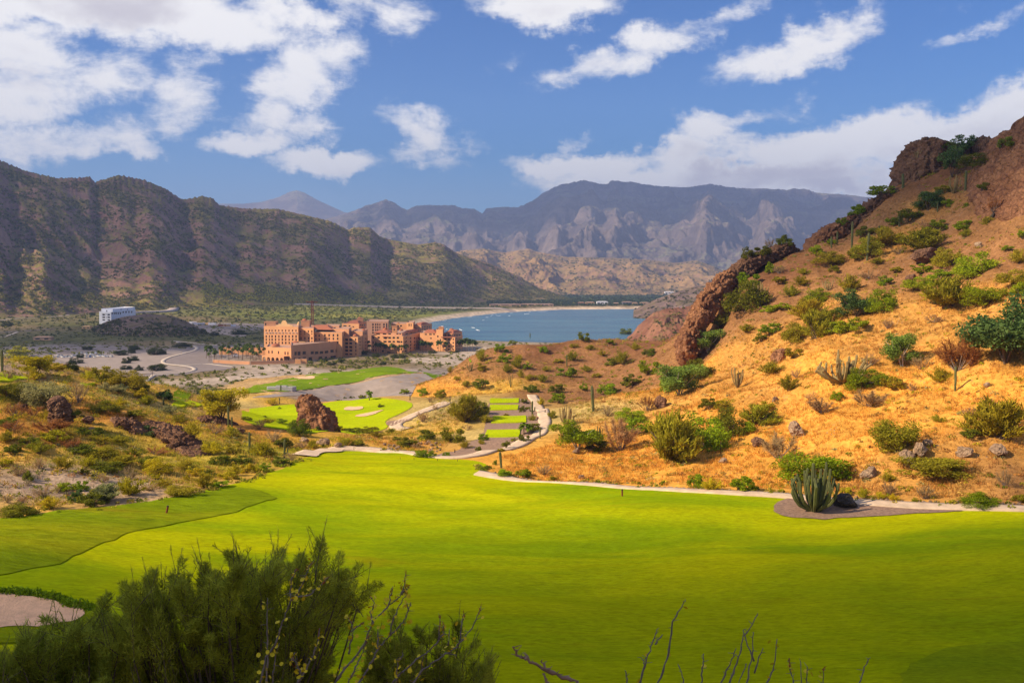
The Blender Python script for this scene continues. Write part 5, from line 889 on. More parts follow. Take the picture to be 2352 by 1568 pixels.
# pale stones edging the path at the foot of the right slope
pc = resample(chaikin(plan(PATH2Q), False, 2), .9); tn = np.gradient(pc, axis=0); tn /= np.linalg.norm(tn, axis=1)[:, None]; nn = np.stack([-tn[:, 1], tn[:, 0]], 1)
for i in range(3, len(pc), 1):
    if random.random() < .25: continue
    xy = pc[i] + nn[i] * (1.75 + random.uniform(0, .9)); s = random.uniform(.3, .75); o = link('edging_stone', random.choice(RK['p'])); o.location = (xy[0], xy[1], float(H(xy[0], xy[1])) + s * .12 + .1); o.scale = (s * 1.3, s, s * .8); o.rotation_euler = (0, 0, random.uniform(0, 6.28))
    tag(o, 'small pale stone in the row edging the path under the golden slope', 'stone', 'stones edging the path')
# ------------------------------------------------------------------ hotel and other buildings
STUCCO = simple('terracotta_stucco', (0.63, 0.31, 0.14), .9, .10, .15); STUCCO2 = simple('rose_stucco', (0.55, 0.275, 0.145), .9, .10, .15)
TILE = simple('roof_tile', (0.36, 0.12, 0.06), .9, .2, .8); ROOFT = simple('flat_roof', (0.42, 0.26, 0.19), .9, .12, .3); CREAM = simple('cream_stucco', (0.62, 0.38, 0.18), .9, .1, .2)
GLASS = simple('dark_glass', (0.035, 0.028, 0.028), .25, .1, 1, spec=.5); WGLASS = simple('blue_glass', (0.05, 0.06, 0.085), .2, .1, 1, spec=.5); WHITE = simple('white_paint', (0.74, 0.74, 0.78), .8, .06, .2); TRIM = simple('pale_trim', (0.62, 0.40, 0.28), .9, .1, .3)
IRON = simple('red_lattice_steel', (0.20, 0.05, 0.035), .6, .2, 1)
def onray(x, A, B, fn):
    """fraction along the plan line A-B that pixel column x looks at"""
    X = float(rayXZ(fn(x, 300)[0], 784)[0]); d = (B[0] - A[0], B[1] - A[1]); return (X * A[1] - A[0]) / (d[0] - X * d[1])
def facade(root, A, B, z0, z1, wins, mat, fn, depth=.5, glass=None, thick=True):
    """wall between plan points A and B with real openings; each window is a pane of its own set back in its opening"""
    A = np.array(A); B = np.array(B); Ln = np.linalg.norm(B - A); d = (B - A) / Ln; nin = np.array((-d[1], d[0])) ; nin = nin if nin[1] > 0 or True else -nin
    ops = []
    for (x, y, w, h) in wins:
        s0, s1 = onray(x - w / 2, A, B, fn) * Ln, onray(x + w / 2, A, B, fn) * Ln
        if s0 > s1: s0, s1 = s1, s0
        pm = A + d * (s0 + s1) / 2; _, Z0 = rayXZ(*fn(x, y + h / 2)); _, Z1 = rayXZ(*fn(x, y - h / 2)); a, b = CZ + Z0 * pm[1], CZ + Z1 * pm[1]
        s0, s1, a, b = max(s0, .15), min(s1, Ln - .15), max(a, z0 + .2), min(b, z1 - .2)
        if s1 - s0 > .2 and b - a > .2: ops.append((s0, s1, a, b))
    ss = sorted({0.0, Ln} | {round(v, 3) for o in ops for v in o[:2]}); zs = sorted({z0, z1} | {round(v, 3) for o in ops for v in o[2:]})
    mb = MB(); P = lambda s, z, k=0: (*(A + d * s + nin * k), z)
    for i in range(len(ss) - 1):
        for j in range(len(zs) - 1):
            cs, cz = (ss[i] + ss[i + 1]) / 2, (zs[j] + zs[j + 1]) / 2
            if any(o[0] < cs < o[1] and o[2] < cz < o[3] for o in ops): continue
            mb.add([P(ss[i], zs[j]), P(ss[i + 1], zs[j]), P(ss[i + 1], zs[j + 1]), P(ss[i], zs[j + 1])], [(0, 1, 2, 3)])
    for (a, b, c, e) in ops:
        mb.add([P(a, c), P(a, c, depth), P(b, c, depth), P(b, c), P(a, e), P(a, e, depth), P(b, e, depth), P(b, e)], [(0, 1, 2, 3), (4, 7, 6, 5), (0, 4, 5, 1), (3, 2, 6, 7)])
    mb.build('wall', mat, root)
    for (a, b, c, e) in ops:
        w = MB(); w.add([P(a - .1, c - .1, depth), P(b + .1, c - .1, depth), P(b + .1, e + .1, depth), P(a - .1, e + .1, depth)], [(0, 1, 2, 3)]); w.build('window', glass or GLASS, root)
def block(root, A, B, Cc, ytop, front=(), side=(), mat=None, fn=None, roof=None, par=.9, ybase=None, z0=None):
    fn = fn or L; mat = mat or STUCCO; pt = lambda q: pY(*fn(q[0], ytop), q[1])
    a, b, c = pt(A), pt(B), pt(Cc); z1 = a[2]; a, b, c = a[:2], b[:2], c[:2]; dd = a + c - b; z0 = (float(plainz(a[0], a[1])) - 1.0) if z0 is None else z0
    facade(root, a, b, z0, z1, front, mat, fn); facade(root, b, c, z0, z1, side, mat, fn)
    mb = MB()
    for p, q in ((c, dd), (dd, a)): mb.add([(*p, z0), (*q, z0), (*q, z1), (*p, z1)], [(0, 1, 2, 3)])
    mb.build('wall', mat, root)
    rb = MB(); rb.add([(*a, z1 - par), (*b, z1 - par), (*c, z1 - par), (*dd, z1 - par)], [(0, 1, 2, 3)]); 
    cen = (a + c) / 2; ins = [p + (cen - p) / np.linalg.norm(cen - p) * .7 for p in (a, b, c, dd)]; out = [a, b, c, dd]
    for i in range(4):
        p, q, r, s = out[i], out[(i + 1) % 4], ins[(i + 1) % 4], ins[i]
        rb.add([(*p, z1), (*q, z1), (*r, z1), (*s, z1)], [(0, 1, 2, 3)]); rb.add([(*s, z1), (*r, z1), (*r, z1 - par), (*s, z1 - par)], [(0, 1, 2, 3)])
    rb.build('roof', roof or ROOFT, root); return a, b, c, dd, z0, z1
def hiproof(root, A, B, Cc, ytop, ybot, name='tile_roof', mat=None, over=.8):
    z1 = pY(*L(A[0], ytop), A[1])[2]; z0 = pY(*L(A[0], ybot), A[1])[2]; a, b, c = (pY(*L(q[0], ybot), q[1])[:2] for q in (A, B, Cc)); d = a + c - b; cen = (a + c) / 2
    lo = [p + (p - cen) / np.linalg.norm(p - cen) * over for p in (a, b, c, d)]; hi = [cen + (p - cen) * .55 for p in (a, b, c, d)]
    mb = MB(); mb.add([(*p, z0 - .3) for p in lo] + [(*p, z0) for p in lo] + [(*p, z1) for p in hi], [(3, 2, 1, 0)] + [(i, (i + 1) % 4, 4 + (i + 1) % 4, 4 + i) for i in range(4)] + [(4 + i, 4 + (i + 1) % 4, 8 + (i + 1) % 4, 8 + i) for i in range(4)] + [(8, 9, 10, 11)])
    return mb.build(name, mat or TILE, root)
def dome(root, x, yb, yt, w, Y, drum=0.0, mat=None):
    p = pY(*L(x, yb), Y); r = w / 2 * .2109 / F * Y * S; h = pY(*L(x, yt), Y)[2] - p[2]; mb = MB()
    mb.lathe([(r * math.cos(t), h * math.sin(t)) for t in np.linspace(0, 1.5, 9)], p, 20); o = mb.build('dome', mat or TILE, root, True)
    if drum:
        d = MB(); d.lathe([(r * 1.08, -drum), (r * 1.08, 0), (r * .9, .05)], p, 20); d.build('drum', STUCCO, root)
    return o
def tower(root, x0, x1, yt, Y, yb, mat=None, wins=(), name='tower'):
    a = pY(*L(x0, yt), Y); b = pY(*L(x1, yt), Y); zb = pY(*L(x0, yb), Y)[2] - 2; w = b[0] - a[0]; mb = MB(); mb.box(a[0], b[0], a[1], a[1] + w * .9, zb, a[2]); mb.box(a[0] - .3, b[0] + .3, a[1] - .3, a[1] + w * .9 + .3, a[2], a[2] + .6)
    o = mb.build(name, mat or STUCCO, root)
    for (x, y, ww, hh) in wins:
        c = pY(*L(x, y), Y); k = .2109 / F * Y * S; m = MB(); m.box(c[0] - ww * k / 2, c[0] + ww * k / 2, a[1] - .06, a[1] + .3, c[2] - hh * k / 2, c[2] + hh * k / 2); m.build('window', GLASS, o)
    return o
def grid(xs, rows): return [(x, y, w, h) for x, w in xs for y, h in rows]
def thing_at(name, x, Y, label, cat): 
    p = pY(*L(x, 400), Y); e = bpy.data.objects.new(name, None); C.objects.link(e); return tag(e, label, cat, 'hotel buildings')
# main block
h = thing_at('hotel_building', 300, 650, 'tall terracotta hotel block with a curved gable and rows of windows', 'building')
cols = [(112, 14), (147, 11), (176, 16), (213, 14), (250, 13), (287, 15), (324, 15), (361, 14), (400, 15), (437, 15)]
block(h, (85, 655), (460, 645), (472, 680), 150, [(x, 202, 12, 22) for x, w in cols] + [(x, 226, 11, 13) for x, w in cols] + grid(cols, [(265, 28), (300, 24), (335, 24)]), [])
ga = pY(*L(215, 152), 652); gb = pY(*L(400, 152), 647); k = .2109 / F * 650 * S; mb = MB()
prof = [(0, 0), (0, 12), (25, 14), (38, 22), (60, 26), (64, 44), (76, 60), (92, 64), (108, 60), (120, 44), (124, 26), (146, 22), (160, 14), (185, 12), (185, 0)]
dx = (gb - ga) / 185; n2 = np.array((-dx[1], dx[0])) / np.hypot(dx[0], dx[1]) * .8
vs = [(ga[0] + dx[0] * x, ga[1] + dx[1] * x - .05, ga[2] + z * k) for x, z in prof]; vs2 = [(x + n2[0], y + n2[1], z) for x, y, z in vs]; n = len(vs)
mb.add(vs + vs2, [tuple(range(n)), tuple(range(2 * n - 1, n - 1, -1))] + [(i, (i + 1) % n, n + (i + 1) % n, n + i) for i in range(n)]); mb.build('gable', CREAM, h)
tower(h, 88, 214, 110, 668, 150, STUCCO2, [(105, 130, 14, 20)], 'penthouse'); tower(h, 490, 582, 98, 676, 170, STUCCO2, [], 'tower'); dome(h, 530, 98, 70, 58, 678, .3)
dome(h, 466, 150, 104, 36, 672, 0, CREAM)
for x, w in cols:
    c = pY(*L(x, 222), 650 - (x - 85) / 375 * 10 + 4.5); mb = MB(); mb.box(c[0] - .8, c[0] + .8, c[1] - .5, c[1] + .4, c[2] - .25, c[2] + .12); mb.build('balcony', WHITE, h)
# stepped middle blocks
h = thing_at('hotel_building', 700, 650, 'terracotta hotel block with stepped roofs and double-height windows, right of the gabled one', 'building')
cols = [(488, 16), (532, 16), (571, 15), (609, 16)]
block(h, (464, 652), (626, 646), (640, 690), 172, [(x, 212, 12, 26) for x, w in cols] + [(x, 240, 11, 14) for x, w in cols] + grid(cols, [(285, 28), (322, 24)]), [], z0=7)
block(h, (626, 652), (936, 646), (985, 680), 216, grid([(652, 15), (688, 14)], [(256, 24), (295, 20), (333, 20)]) + grid([(751, 17), (797, 17), (843, 17), (890, 17)], [(253, 28), (290, 24), (330, 26)]), [])
block(h, (830, 668), (1010, 662), (1040, 690), 178, [(960, 250, 14, 18)], [], STUCCO2)
hiproof(h, (575, 668), (830, 662), (850, 690), 150, 186)
block(h, (745, 692), (905, 688), (915, 715), 148, [(880, 180, 16, 10)], [], STUCCO2)
block(h, (936, 656), (1108, 650), (1212, 690), 266, grid([(985, 34), (1030, 34), (1085, 14)], [(300, 26), (340, 26), (380, 26), (418, 24), (458, 16)]), grid([(1125, 9), (1142, 9), (1160, 10), (1178, 10), (1196, 10)], [(290, 18), (325, 20), (360, 20), (395, 20)]))
block(h, (1040, 672), (1160, 668), (1216, 700), 206, [(1080, 232, 20, 16)], grid([(1175, 9), (1190, 9), (1204, 9)], [(235, 16)]), STUCCO2)
dome(h, 1080, 256, 234, 56, 664, .5); dome(h, 1172, 204, 181, 46, 690, .5); dome(h, 1012, 205, 190, 30, 672)
# low front wing with arcade and domes
h = thing_at('hotel_building', 400, 610, 'low terracotta front wing with an arched arcade and two domes', 'building')
block(h, (110, 620), (382, 606), (400, 632), 376, [(138, 434, 14, 30), (174, 434, 15, 30), (243, 440, 14, 32), (315, 448, 14, 36), (346, 450, 14, 36), (318, 518, 16, 32), (348, 518, 16, 32)], [])
block(h, (382, 606), (968, 655), (940, 690), 362, [(430, 450, 26, 40), (468, 450, 34, 40), (524, 443, 38, 34), (612, 442, 36, 30), (660, 442, 38, 30), (712, 440, 40, 28), (768, 434, 40, 28), (828, 424, 38, 30), (885, 420, 36, 32), (922, 418, 24, 30), (420, 515, 22, 32), (470, 515, 26, 36), (524, 508, 36, 36), (590, 508, 40, 34), (700, 502, 40, 34), (760, 500, 30, 30), (840, 490, 60, 30), (915, 480, 40, 30)], [], STUCCO2)
dome(h, 215, 366, 340, 92, 628, .4); dome(h, 430, 360, 314, 108, 640, .4); dome(h, 545, 360, 334, 80, 650, .3)
tower(h, 456, 526, 330, 640, 366, CREAM, [], 'stair_box')
# arcade of five arches
a, b = pY(*L(65, 470), 612), pY(*L(302, 470), 603); z1 = a[2]; z0 = 6.8; dv = (b - a)[:2]; Ln = np.linalg.norm(dv); dv /= Ln; nin = np.array((-dv[1], dv[0])); mb = MB(); na = 5; bw = Ln / na
for i in range(na):
    s0 = i * bw; r = bw * .36; zc = z0 + (z1 - z0) * .52; arc = [(s0 + bw / 2 - r, z0)] + [(s0 + bw / 2 - r * math.cos(t), zc + r * math.sin(t)) for t in np.linspace(0, math.pi, 9)] + [(s0 + bw / 2 + r, z0)]
    top = [(s0, z0), (s0, z1), (s0 + bw, z1), (s0 + bw, z0)]; P = lambda s, z, kk=0: (a[0] + dv[0] * s + nin[0] * kk, a[1] + dv[1] * s + nin[1] * kk, z)
    xs_ = [s0] + [p[0] for p in arc] + [s0 + bw]
    for kk in (0, .9):
        pts = [P(s0, z0, kk), P(*arc[0], kk)] ; mb.add([P(s0, z0, kk), P(arc[0][0], z0, kk), P(arc[1][0], arc[1][1], kk), P(s0, z1, kk)], [(0, 1, 2, 3)]); mb.add([P(arc[-1][0], z0, kk), P(s0 + bw, z0, kk), P(s0 + bw, z1, kk), P(arc[-2][0], arc[-2][1], kk)], [(0, 1, 2, 3)])
        for q in range(1, len(arc) - 2): mb.add([P(*arc[q], kk), P(*arc[q + 1], kk), P(s0 + bw * q / (len(arc) - 2) if q < len(arc) - 3 else s0 + bw, z1, kk), P(s0 + bw * (q - 1) / (len(arc) - 2) if q > 1 else s0, z1, kk)], [(0, 1, 2, 3)])
    for q in range(len(arc) - 1): mb.add([P(*arc[q]), P(*arc[q], .9), P(*arc[q + 1], .9), P(*arc[q + 1])], [(0, 1, 2, 3)])
mb.add([(*(a[:2]), z1), (*(b[:2]), z1), (*(b[:2] + nin * 8), z1), (*(a[:2] + nin * 8), z1)], [(0, 1, 2, 3)]); mb.build('arcade', STUCCO, h)
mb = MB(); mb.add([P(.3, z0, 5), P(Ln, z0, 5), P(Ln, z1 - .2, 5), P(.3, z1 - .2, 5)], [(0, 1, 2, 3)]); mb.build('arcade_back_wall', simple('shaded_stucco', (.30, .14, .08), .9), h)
# rear blocks
h = thing_at('hotel_building', 1130, 760, 'rear hotel block with a domed tile roof, behind the middle blocks', 'building')
block(h, (935, 762), (1120, 752), (1205, 800), 122, [(970, 150, 34, 14), (1020, 150, 20, 14), (1060, 160, 16, 14)], [(1140, 140, 14, 18), (1160, 140, 14, 18), (1185, 140, 14, 18), (1150, 180, 40, 16)])
hiproof(h, (985, 770), (1120, 764), (1190, 800), 98, 122); tower(h, 1100, 1162, 72, 785, 100, STUCCO2, []); dome(h, 1131, 72, 52, 46, 789)
block(h, (1204, 745), (1440, 740), (1450, 775), 98, grid([(1275, 17), (1305, 14), (1327, 14), (1350, 12), (1395, 18)], [(135, 22), (165, 22), (195, 22), (225, 20)]) + [(1425, 150, 14, 60)], [], simple('brown_stucco', (.36, .20, .135), .9, .1, .2))
h = thing_at('hotel_building', 1700, 770, 'rear seaside hotel block with a square tower, nearest the beach', 'building')
block(h, (1470, 772), (1640, 768), (1650, 800), 125, [(1545, 150, 26, 18), (1580, 150, 20, 18)], []); dome(h, 1550, 130, 114, 34, 774, .5)
block(h, (1640, 764), (1712, 760), (1730, 790), 112, [(1668, 140, 12, 30), (1690, 140, 10, 30)], []); block(h, (1712, 768), (1800, 764), (1915, 800), 142, [(1740, 180, 20, 18)], grid([(1815, 16), (1840, 16), (1868, 16), (1893, 16)], [(160, 14), (185, 16), (208, 14)]), STUCCO2)
hiproof(h, (1716, 770), (1800, 766), (1885, 800), 122, 143)
# second front building
h = thing_at('hotel_building', 1500, 690, 'terraced terracotta hotel building behind palms, second from the right', 'building')
fr = [(1300, 345, 26, 8)] + grid([(1275, 20), (1335, 26)], [(278, 22)]) + grid([(1405, 34), (1455, 30), (1500, 26), (1545, 24)], [(280, 22), (322, 20), (385, 22)]) + grid([(1275, 14), (1300, 10)], [(330, 18), (372, 18), (415, 18)]) + grid([(1560, 16), (1584, 20)], [(325, 20), (365, 20), (405, 20)]) + [(1445, 440, 40, 18), (1380, 425, 26, 20)]
block(h, (1255, 690), (1602, 678), (1782, 728), 252, fr, grid([(1632, 26), (1684, 15), (1726, 14), (1746, 10), (1766, 10)], [(283, 22), (322, 22), (358, 22), (393, 22), (425, 18)]))
block(h, (1285, 702), (1590, 692), (1765, 738), 222, [(1330, 238, 40, 14), (1400, 238, 40, 14), (1455, 238, 30, 14), (1540, 236, 24, 16), (1570, 236, 20, 16)], grid([(1640, 30), (1690, 16), (1740, 20)], [(236, 18)]), STUCCO2)
hiproof(h, (1285, 702), (1440, 697), (1500, 725), 204, 221); hiproof(h, (1600, 700), (1700, 715), (1780, 740), 205, 222)
tower(h, 1480, 1534, 158, 705, 215, None, [(1505, 190, 14, 16)]); dome(h, 1408, 190, 166, 52, 716, .6); dome(h, 1580, 198, 180, 44, 712, .6)
mb = MB(); p0, p1 = pY(*L(1380, 266), 685.5), pY(*L(1600, 266), 677.5); mb.box(p0[0], p1[0], p0[1] - 3, p0[1] - 1.4, p0[2] - .4, p0[2] + .2); mb.build('tile_awning', TILE, h)
# rightmost building
h = thing_at('hotel_building', 2050, 705, 'rightmost terracotta hotel building, with a square tower beside the beach palms', 'building')
block(h, (1785, 714), (1972, 707), (1990, 740), 226, [(1850, 242, 26, 14), (1900, 242, 30, 14), (1940, 242, 20, 14), (1905, 285, 16, 16), (1830, 330, 14, 14), (1850, 375, 14, 14)], [])
hiproof(h, (1830, 716), (1960, 712), (1975, 738), 200, 222); dome(h, 1875, 206, 191, 40, 722, .3)
block(h, (1962, 704), (2034, 701), (2050, 728), 188, [(1980, 265, 16, 18), (1980, 310, 16, 14), (1980, 355, 16, 14), (1980, 390, 14, 14), (2010, 300, 12, 14)], [])
tower(h, 1992, 2040, 164, 712, 190, None, []); 
block(h, (2024, 702), (2166, 695), (2250, 728), 270, grid([(2060, 26), (2100, 26), (2148, 14)], [(296, 20), (334, 18), (372, 18), (408, 18)]), grid([(2184, 9), (2202, 9), (2220, 9), (2236, 8)], [(290, 22), (330, 20), (368, 20), (404, 18)]))
block(h, (2040, 712), (2140, 707), (2245, 738), 232, [(2060, 252, 18, 18), (2105, 250, 34, 22), (2136, 250, 12, 18)], grid([(2165, 16), (2190, 16), (2218, 16)], [(250, 20)]), STUCCO2)
hiproof(h, (2050, 716), (2150, 711), (2240, 738), 205, 230); dome(h, 2110, 215, 200, 46, 722, .4); dome(h, 2130, 190, 176, 50, 735, .4)
mb = MB(); p0, p1 = pY(*L(2024, 270), 701.5), pY(*L(2166, 270), 694.5); mb.box(p0[0] - .5, p1[0] + 1, p0[1] - 8, p0[1] - .1, p0[2] - .3, p0[2] + .35); mb.build('tile_awning', TILE, h)
# garden walls in front of the hotel
def wall(q0, q1, Y0, Y1, ht, label, mat=STUCCO2):
    a, b = pY(*L(q0, 540), Y0), pY(*L(q1, 540), Y1); d = (b - a)[:2]; d = d / np.linalg.norm(d); n = np.array((-d[1], d[0])) * .5; mb = MB(); z = float(plainz(a[0], a[1]))
    mb.prism([tuple(a[:2]), tuple(b[:2]), tuple(b[:2] + n), tuple(a[:2] + n)], z - .6, z + ht); e = mb.build('garden_wall', mat); tag(e, label, 'wall', 'garden walls before the hotel'); c = MB(); c.prism([tuple(a[:2] - n * .3 - d * .2), tuple(b[:2] - n * .3 + d * .2), tuple(b[:2] + n * 1.3 + d * .2), tuple(a[:2] + n * 1.3 - d * .2)], z + ht, z + ht + .25); c.build('coping', TRIM, e)
wall(-60, 420, 590, 596, 3.2, 'long low rose-coloured garden wall below the arcade'); wall(424, 486, 596, 596, 4.2, 'short orange wall panel, left of two by the front wing', STUCCO); wall(494, 552, 597, 597, 4.4, 'short orange wall panel, right of two by the front wing', STUCCO); wall(-470, -70, 604, 592, 3.0, 'low rose garden wall below the palm grove')
wall(-400, 85, 668, 664, 7.5, 'long terracotta boundary wall behind the palm grove', STUCCO)
# white apartment block
e = bpy.data.objects.new('apartment_block', None); C.objects.link(e); tag(e, 'white flat-roofed apartment block of several storeys on the low dark hill', 'building')
kw = grid([(958, 24), (1004, 24)], [(318, 16), (342, 14), (366, 12)]) + [(980, 315, 8, 10), (980, 342, 8, 10)]
a, b, c, d, z0, z1 = block(e, (910, 990), (1020, 972), (1246, 1050), 288, kw, grid([(1038, 14), (1058, 12), (1074, 14), (1094, 12), (1114, 14)], [(305, 20)]) + grid([(1140, 14), (1165, 14), (1192, 12), (1218, 12)], [(293, 18)]), WHITE, G, WHITE, .8)
block(e, (930, 998), (1035, 982), (1240, 1054), 262, [(988, 284, 10, 14)], [(1120, 270, 10, 8), (1180, 270, 10, 8)], WHITE, G, WHITE, .5, z0=z1 - 2)
def smallhouse(name, q, Y, w, dp, hh, mat, roofm, label, rz=0.0, wins=2):
    p = pY(q[0], q[1], Y); p[2] = H(p[0], p[1]); o = empty(name, p, label, 'building', None, rz); mb = MB(); mb.box(-w / 2, w / 2, -dp / 2, dp / 2, -1, hh); mb.build('wall', mat, o); mb = MB(); mb.box(-w / 2 - .4, w / 2 + .4, -dp / 2 - .4, dp / 2 + .4, hh, hh + .4); mb.add([(-w / 2, -dp / 2, hh + .4), (w / 2, -dp / 2, hh + .4), (w / 2, dp / 2, hh + .4), (-w / 2, dp / 2, hh + .4), (-w * .3, 0, hh + 1.8), (w * .3, 0, hh + 1.8)], [(0, 1, 5, 4), (1, 2, 5), (2, 3, 4, 5), (3, 0, 4)]); mb.build('roof', roofm, o)
    for i in range(wins):
        x = -w / 2 + w * (i + .5) / wins; m = MB(); m.box(x - w * .12, x + w * .12, -dp / 2 - .05, -dp / 2 + .1, hh * .35, hh * .75); m.build('window', GLASS, o)
    return o
smallhouse('small_house', G(925, 415), 950, 14, 9, 4.0, CREAM, simple('brown_roof', (.16, .11, .09)), 'small brown-roofed pavilion below the white apartment block'); smallhouse('small_house', G(800, 415), 955, 12, 8, 3.0, CREAM, CREAM, 'low cream building left of the brown-roofed pavilion'); smallhouse('small_house', G(515, 180), 1300, 22, 12, 10, simple('grey_concrete', (.42, .40, .42)), simple('grey_concrete', (.42, .40, .42)), 'grey concrete shell on the lower mountain slope at left', wins=4); smallhouse('small_house', G(400, 570), 800, 22, 8, 3.5, simple('tan_wall', (.45, .27, .17)), simple('tan_wall', (.45, .27, .17)), 'low tan shed among scrub left of the parking lot')
for q, Y, w, hh, mt, lab in [((1383, 702), 1960, 34, 9, WHITE, 'white-roofed shed in the village at the head of the bay'), ((1355, 703), 1960, 26, 7, CREAM, 'cream house left of the white shed by the bay'), ((1335, 703), 1965, 20, 6, TILE, 'small red house at the left end of the bay village'), ((1440, 703), 1960, 30, 8, simple('slate', (.16, .17, .2)), 'dark grey house right of the white shed'), ((1480, 703), 1960, 26, 6, CREAM, 'cream house at the right end of the bay village'), ((1415, 704), 1950, 18, 5, TILE, 'small brown house between the white shed and the grey house'), ((1458, 704), 1955, 16, 6, CREAM, 'small pale house beside the dark grey one'), ((1537, 658), 3200, 45, 14, WHITE, 'lone white building on the green plain below the foothills'),
        ((1160, 700), 1850, 90, 5, CREAM, 'long low tan building above the far beach'), ((1220, 701), 1870, 60, 5, CREAM, 'second low tan building above the far beach, further right'), ((1255, 700), 1880, 40, 5, TRIM, 'low pink building near the bend of the mountain road')]:
    smallhouse('village_house', q, Y, w, w * .6, hh, mt, mt if mt is WHITE else ROOFT, lab, 0, 3)
for i, (x, y) in enumerate([(1770, 400), (1800, 408), (1850, 412), (1900, 410), (1950, 412), (2040, 425), (2085, 425), (2130, 425)]):
    q = G(x, y); p = hit(q[0], q[1], 300)[0]; o = empty('container', p, ['white site container nearest the dark hill in the storage yard', 'long white site cabin in the storage yard', 'grey site container in the storage yard', 'third pale container from the left in the storage yard', 'pale container in the middle of the storage yard', 'brown stack of materials in the storage yard', 'tan stack of materials in the storage yard', 'rightmost pale stack in the storage yard'][i], 'container', 'containers in the storage yard', random.uniform(-.3, .3)); mt = [WHITE, WHITE, simple('grey_box', (.45, .45, .48)), CREAM, WHITE, TILE, CREAM, WHITE][i]
    mb = MB(); mb.box(-6, 6, -2, 2, .2, 3.2); mb.build('body', mt, o); mb = MB(); mb.box(-6.2, 6.2, -2.2, 2.2, 3.2, 3.5); mb.build('roof', ROOFT if i % 2 else WHITE, o)
# lattice mast
p = pY(718, 760, 735); zt = pY(718, 691, 735)[2]; z0 = 7; e = empty('lattice_mast', (p[0], p[1], z0), 'tall rust-red lattice mast rising behind the hotel', 'mast'); hh = zt - z0; mb = MB(); w = 1.1
for sx in (-1, 1):
    for sy in (-1, 1): mb.tube([(sx * w, sy * w, -1), (sx * w, sy * w, hh)], .22, 4)
nseg = 24
for i in range(nseg):
    za, zb = hh * i / nseg, hh * (i + 1) / nseg
    for (ax, ay), (bx, by) in (((-w, -w), (w, -w)), ((w, -w), (w, w)), ((w, w), (-w, w)), ((-w, w), (-w, -w))): mb.tube([(ax, ay, za), (bx, by, zb)], .14, 4); mb.tube([(ax, ay, zb), (bx, by, zb)], .14, 4)
mb.build('lattice', IRON, e); mb = MB(); mb.tube([(0, 0, hh), (0, 0, hh + 2.5)], .1, 5); mb.build('antenna', IRON, e); mb = MB(); mb.box(-7, 6, -.6, .6, hh - 1.6, hh - .8); mb.build('jib', IRON, e)

# ------------------------------------------------------------------ palms
def m_palm(seed, n=26, fan=True):
    r = np.random.default_rng(seed); V, Fc, b = [], [], 0
    for i in range(n):
        a = r.uniform(0, 6.28); el = r.uniform(-.7, 1.2); ln = r.uniform(.8, 1.1); d = np.array((math.cos(a) * math.cos(el), math.sin(a) * math.cos(el), math.sin(el))); s = np.array((-math.sin(a), math.cos(a), 0))
        up = np.cross(d, s) * -1; ts = np.linspace(0, 1, 5); ctr = [d * ln * t - np.array((0, 0, .55 * ln * t * t)) for t in ts]; wd = [.03, .1, .26, .30, .05] if fan else [.02, .12, .16, .13, .02]
        for j, c in enumerate(ctr): V += [c - s * wd[j], c + up * .04, c + s * wd[j]]
        for j in range(4): Fc += [(b + 3 * j, b + 3 * j + 1, b + 3 * j + 4, b + 3 * j + 3), (b + 3 * j + 1, b + 3 * j + 2, b + 3 * j + 5, b + 3 * j + 4)]
        b += 15
    return mesh_np('crown', np.array(V), np.array(Fc), LEAF)
def m_ptrunk(seed):
    mb = MB(); r = random.Random(seed); k = r.uniform(-.03, .03); mb.tube([(0, 0, -.05), (k * .3, 0, .25), (k, 0, .6), (k * 1.2, 0, 1)], [.022, .017, .015, .016], 8); return mb.mesh('trunk', MT['trunk'], True)
PALM = [(m_ptrunk(s), m_palm(s)) for s in (1, 2, 3)]
def palm(q, hq, cr, label, group, dark=1.0, base=None):
    p, W, Hh = put_size(q, cr * 2, hq, base); tr, cw = random.choice(PALM); e = empty('palm_tree', p, label, 'palm tree', group, random.uniform(0, 6.28))
    th = Hh * .86; a = link('trunk', tr, e); a.scale = (max(th * .9, 11), max(th * .9, 11), th); b = link('crown', cw, e); b.location = (0, 0, th); b.scale = (W / 2, W / 2, W / 2); b.color = (.085 * dark, .13 * dark, .018, 1); return e
kG = .91875 / 3.675; kL = .2109
grp = 'palm trees in the grove left of the hotel'
for i in range(58):
    x = random.uniform(1895, 2440); y = random.uniform(675, 745) + (x < 2000) * 10
    if i == 0: x, y = 1895, 722
    if i == 1: x, y = 1965, 765
    palm(G(x, y), random.uniform(85, 118) * kG, random.uniform(19, 27) * kG, 'tall fan palm in the dense grove left of the hotel' if i > 1 else ['tall fan palm standing apart at the left end of the grove', 'fan palm at the front of the grove beside the road kerb'][i], grp, random.uniform(.8, 1.2))
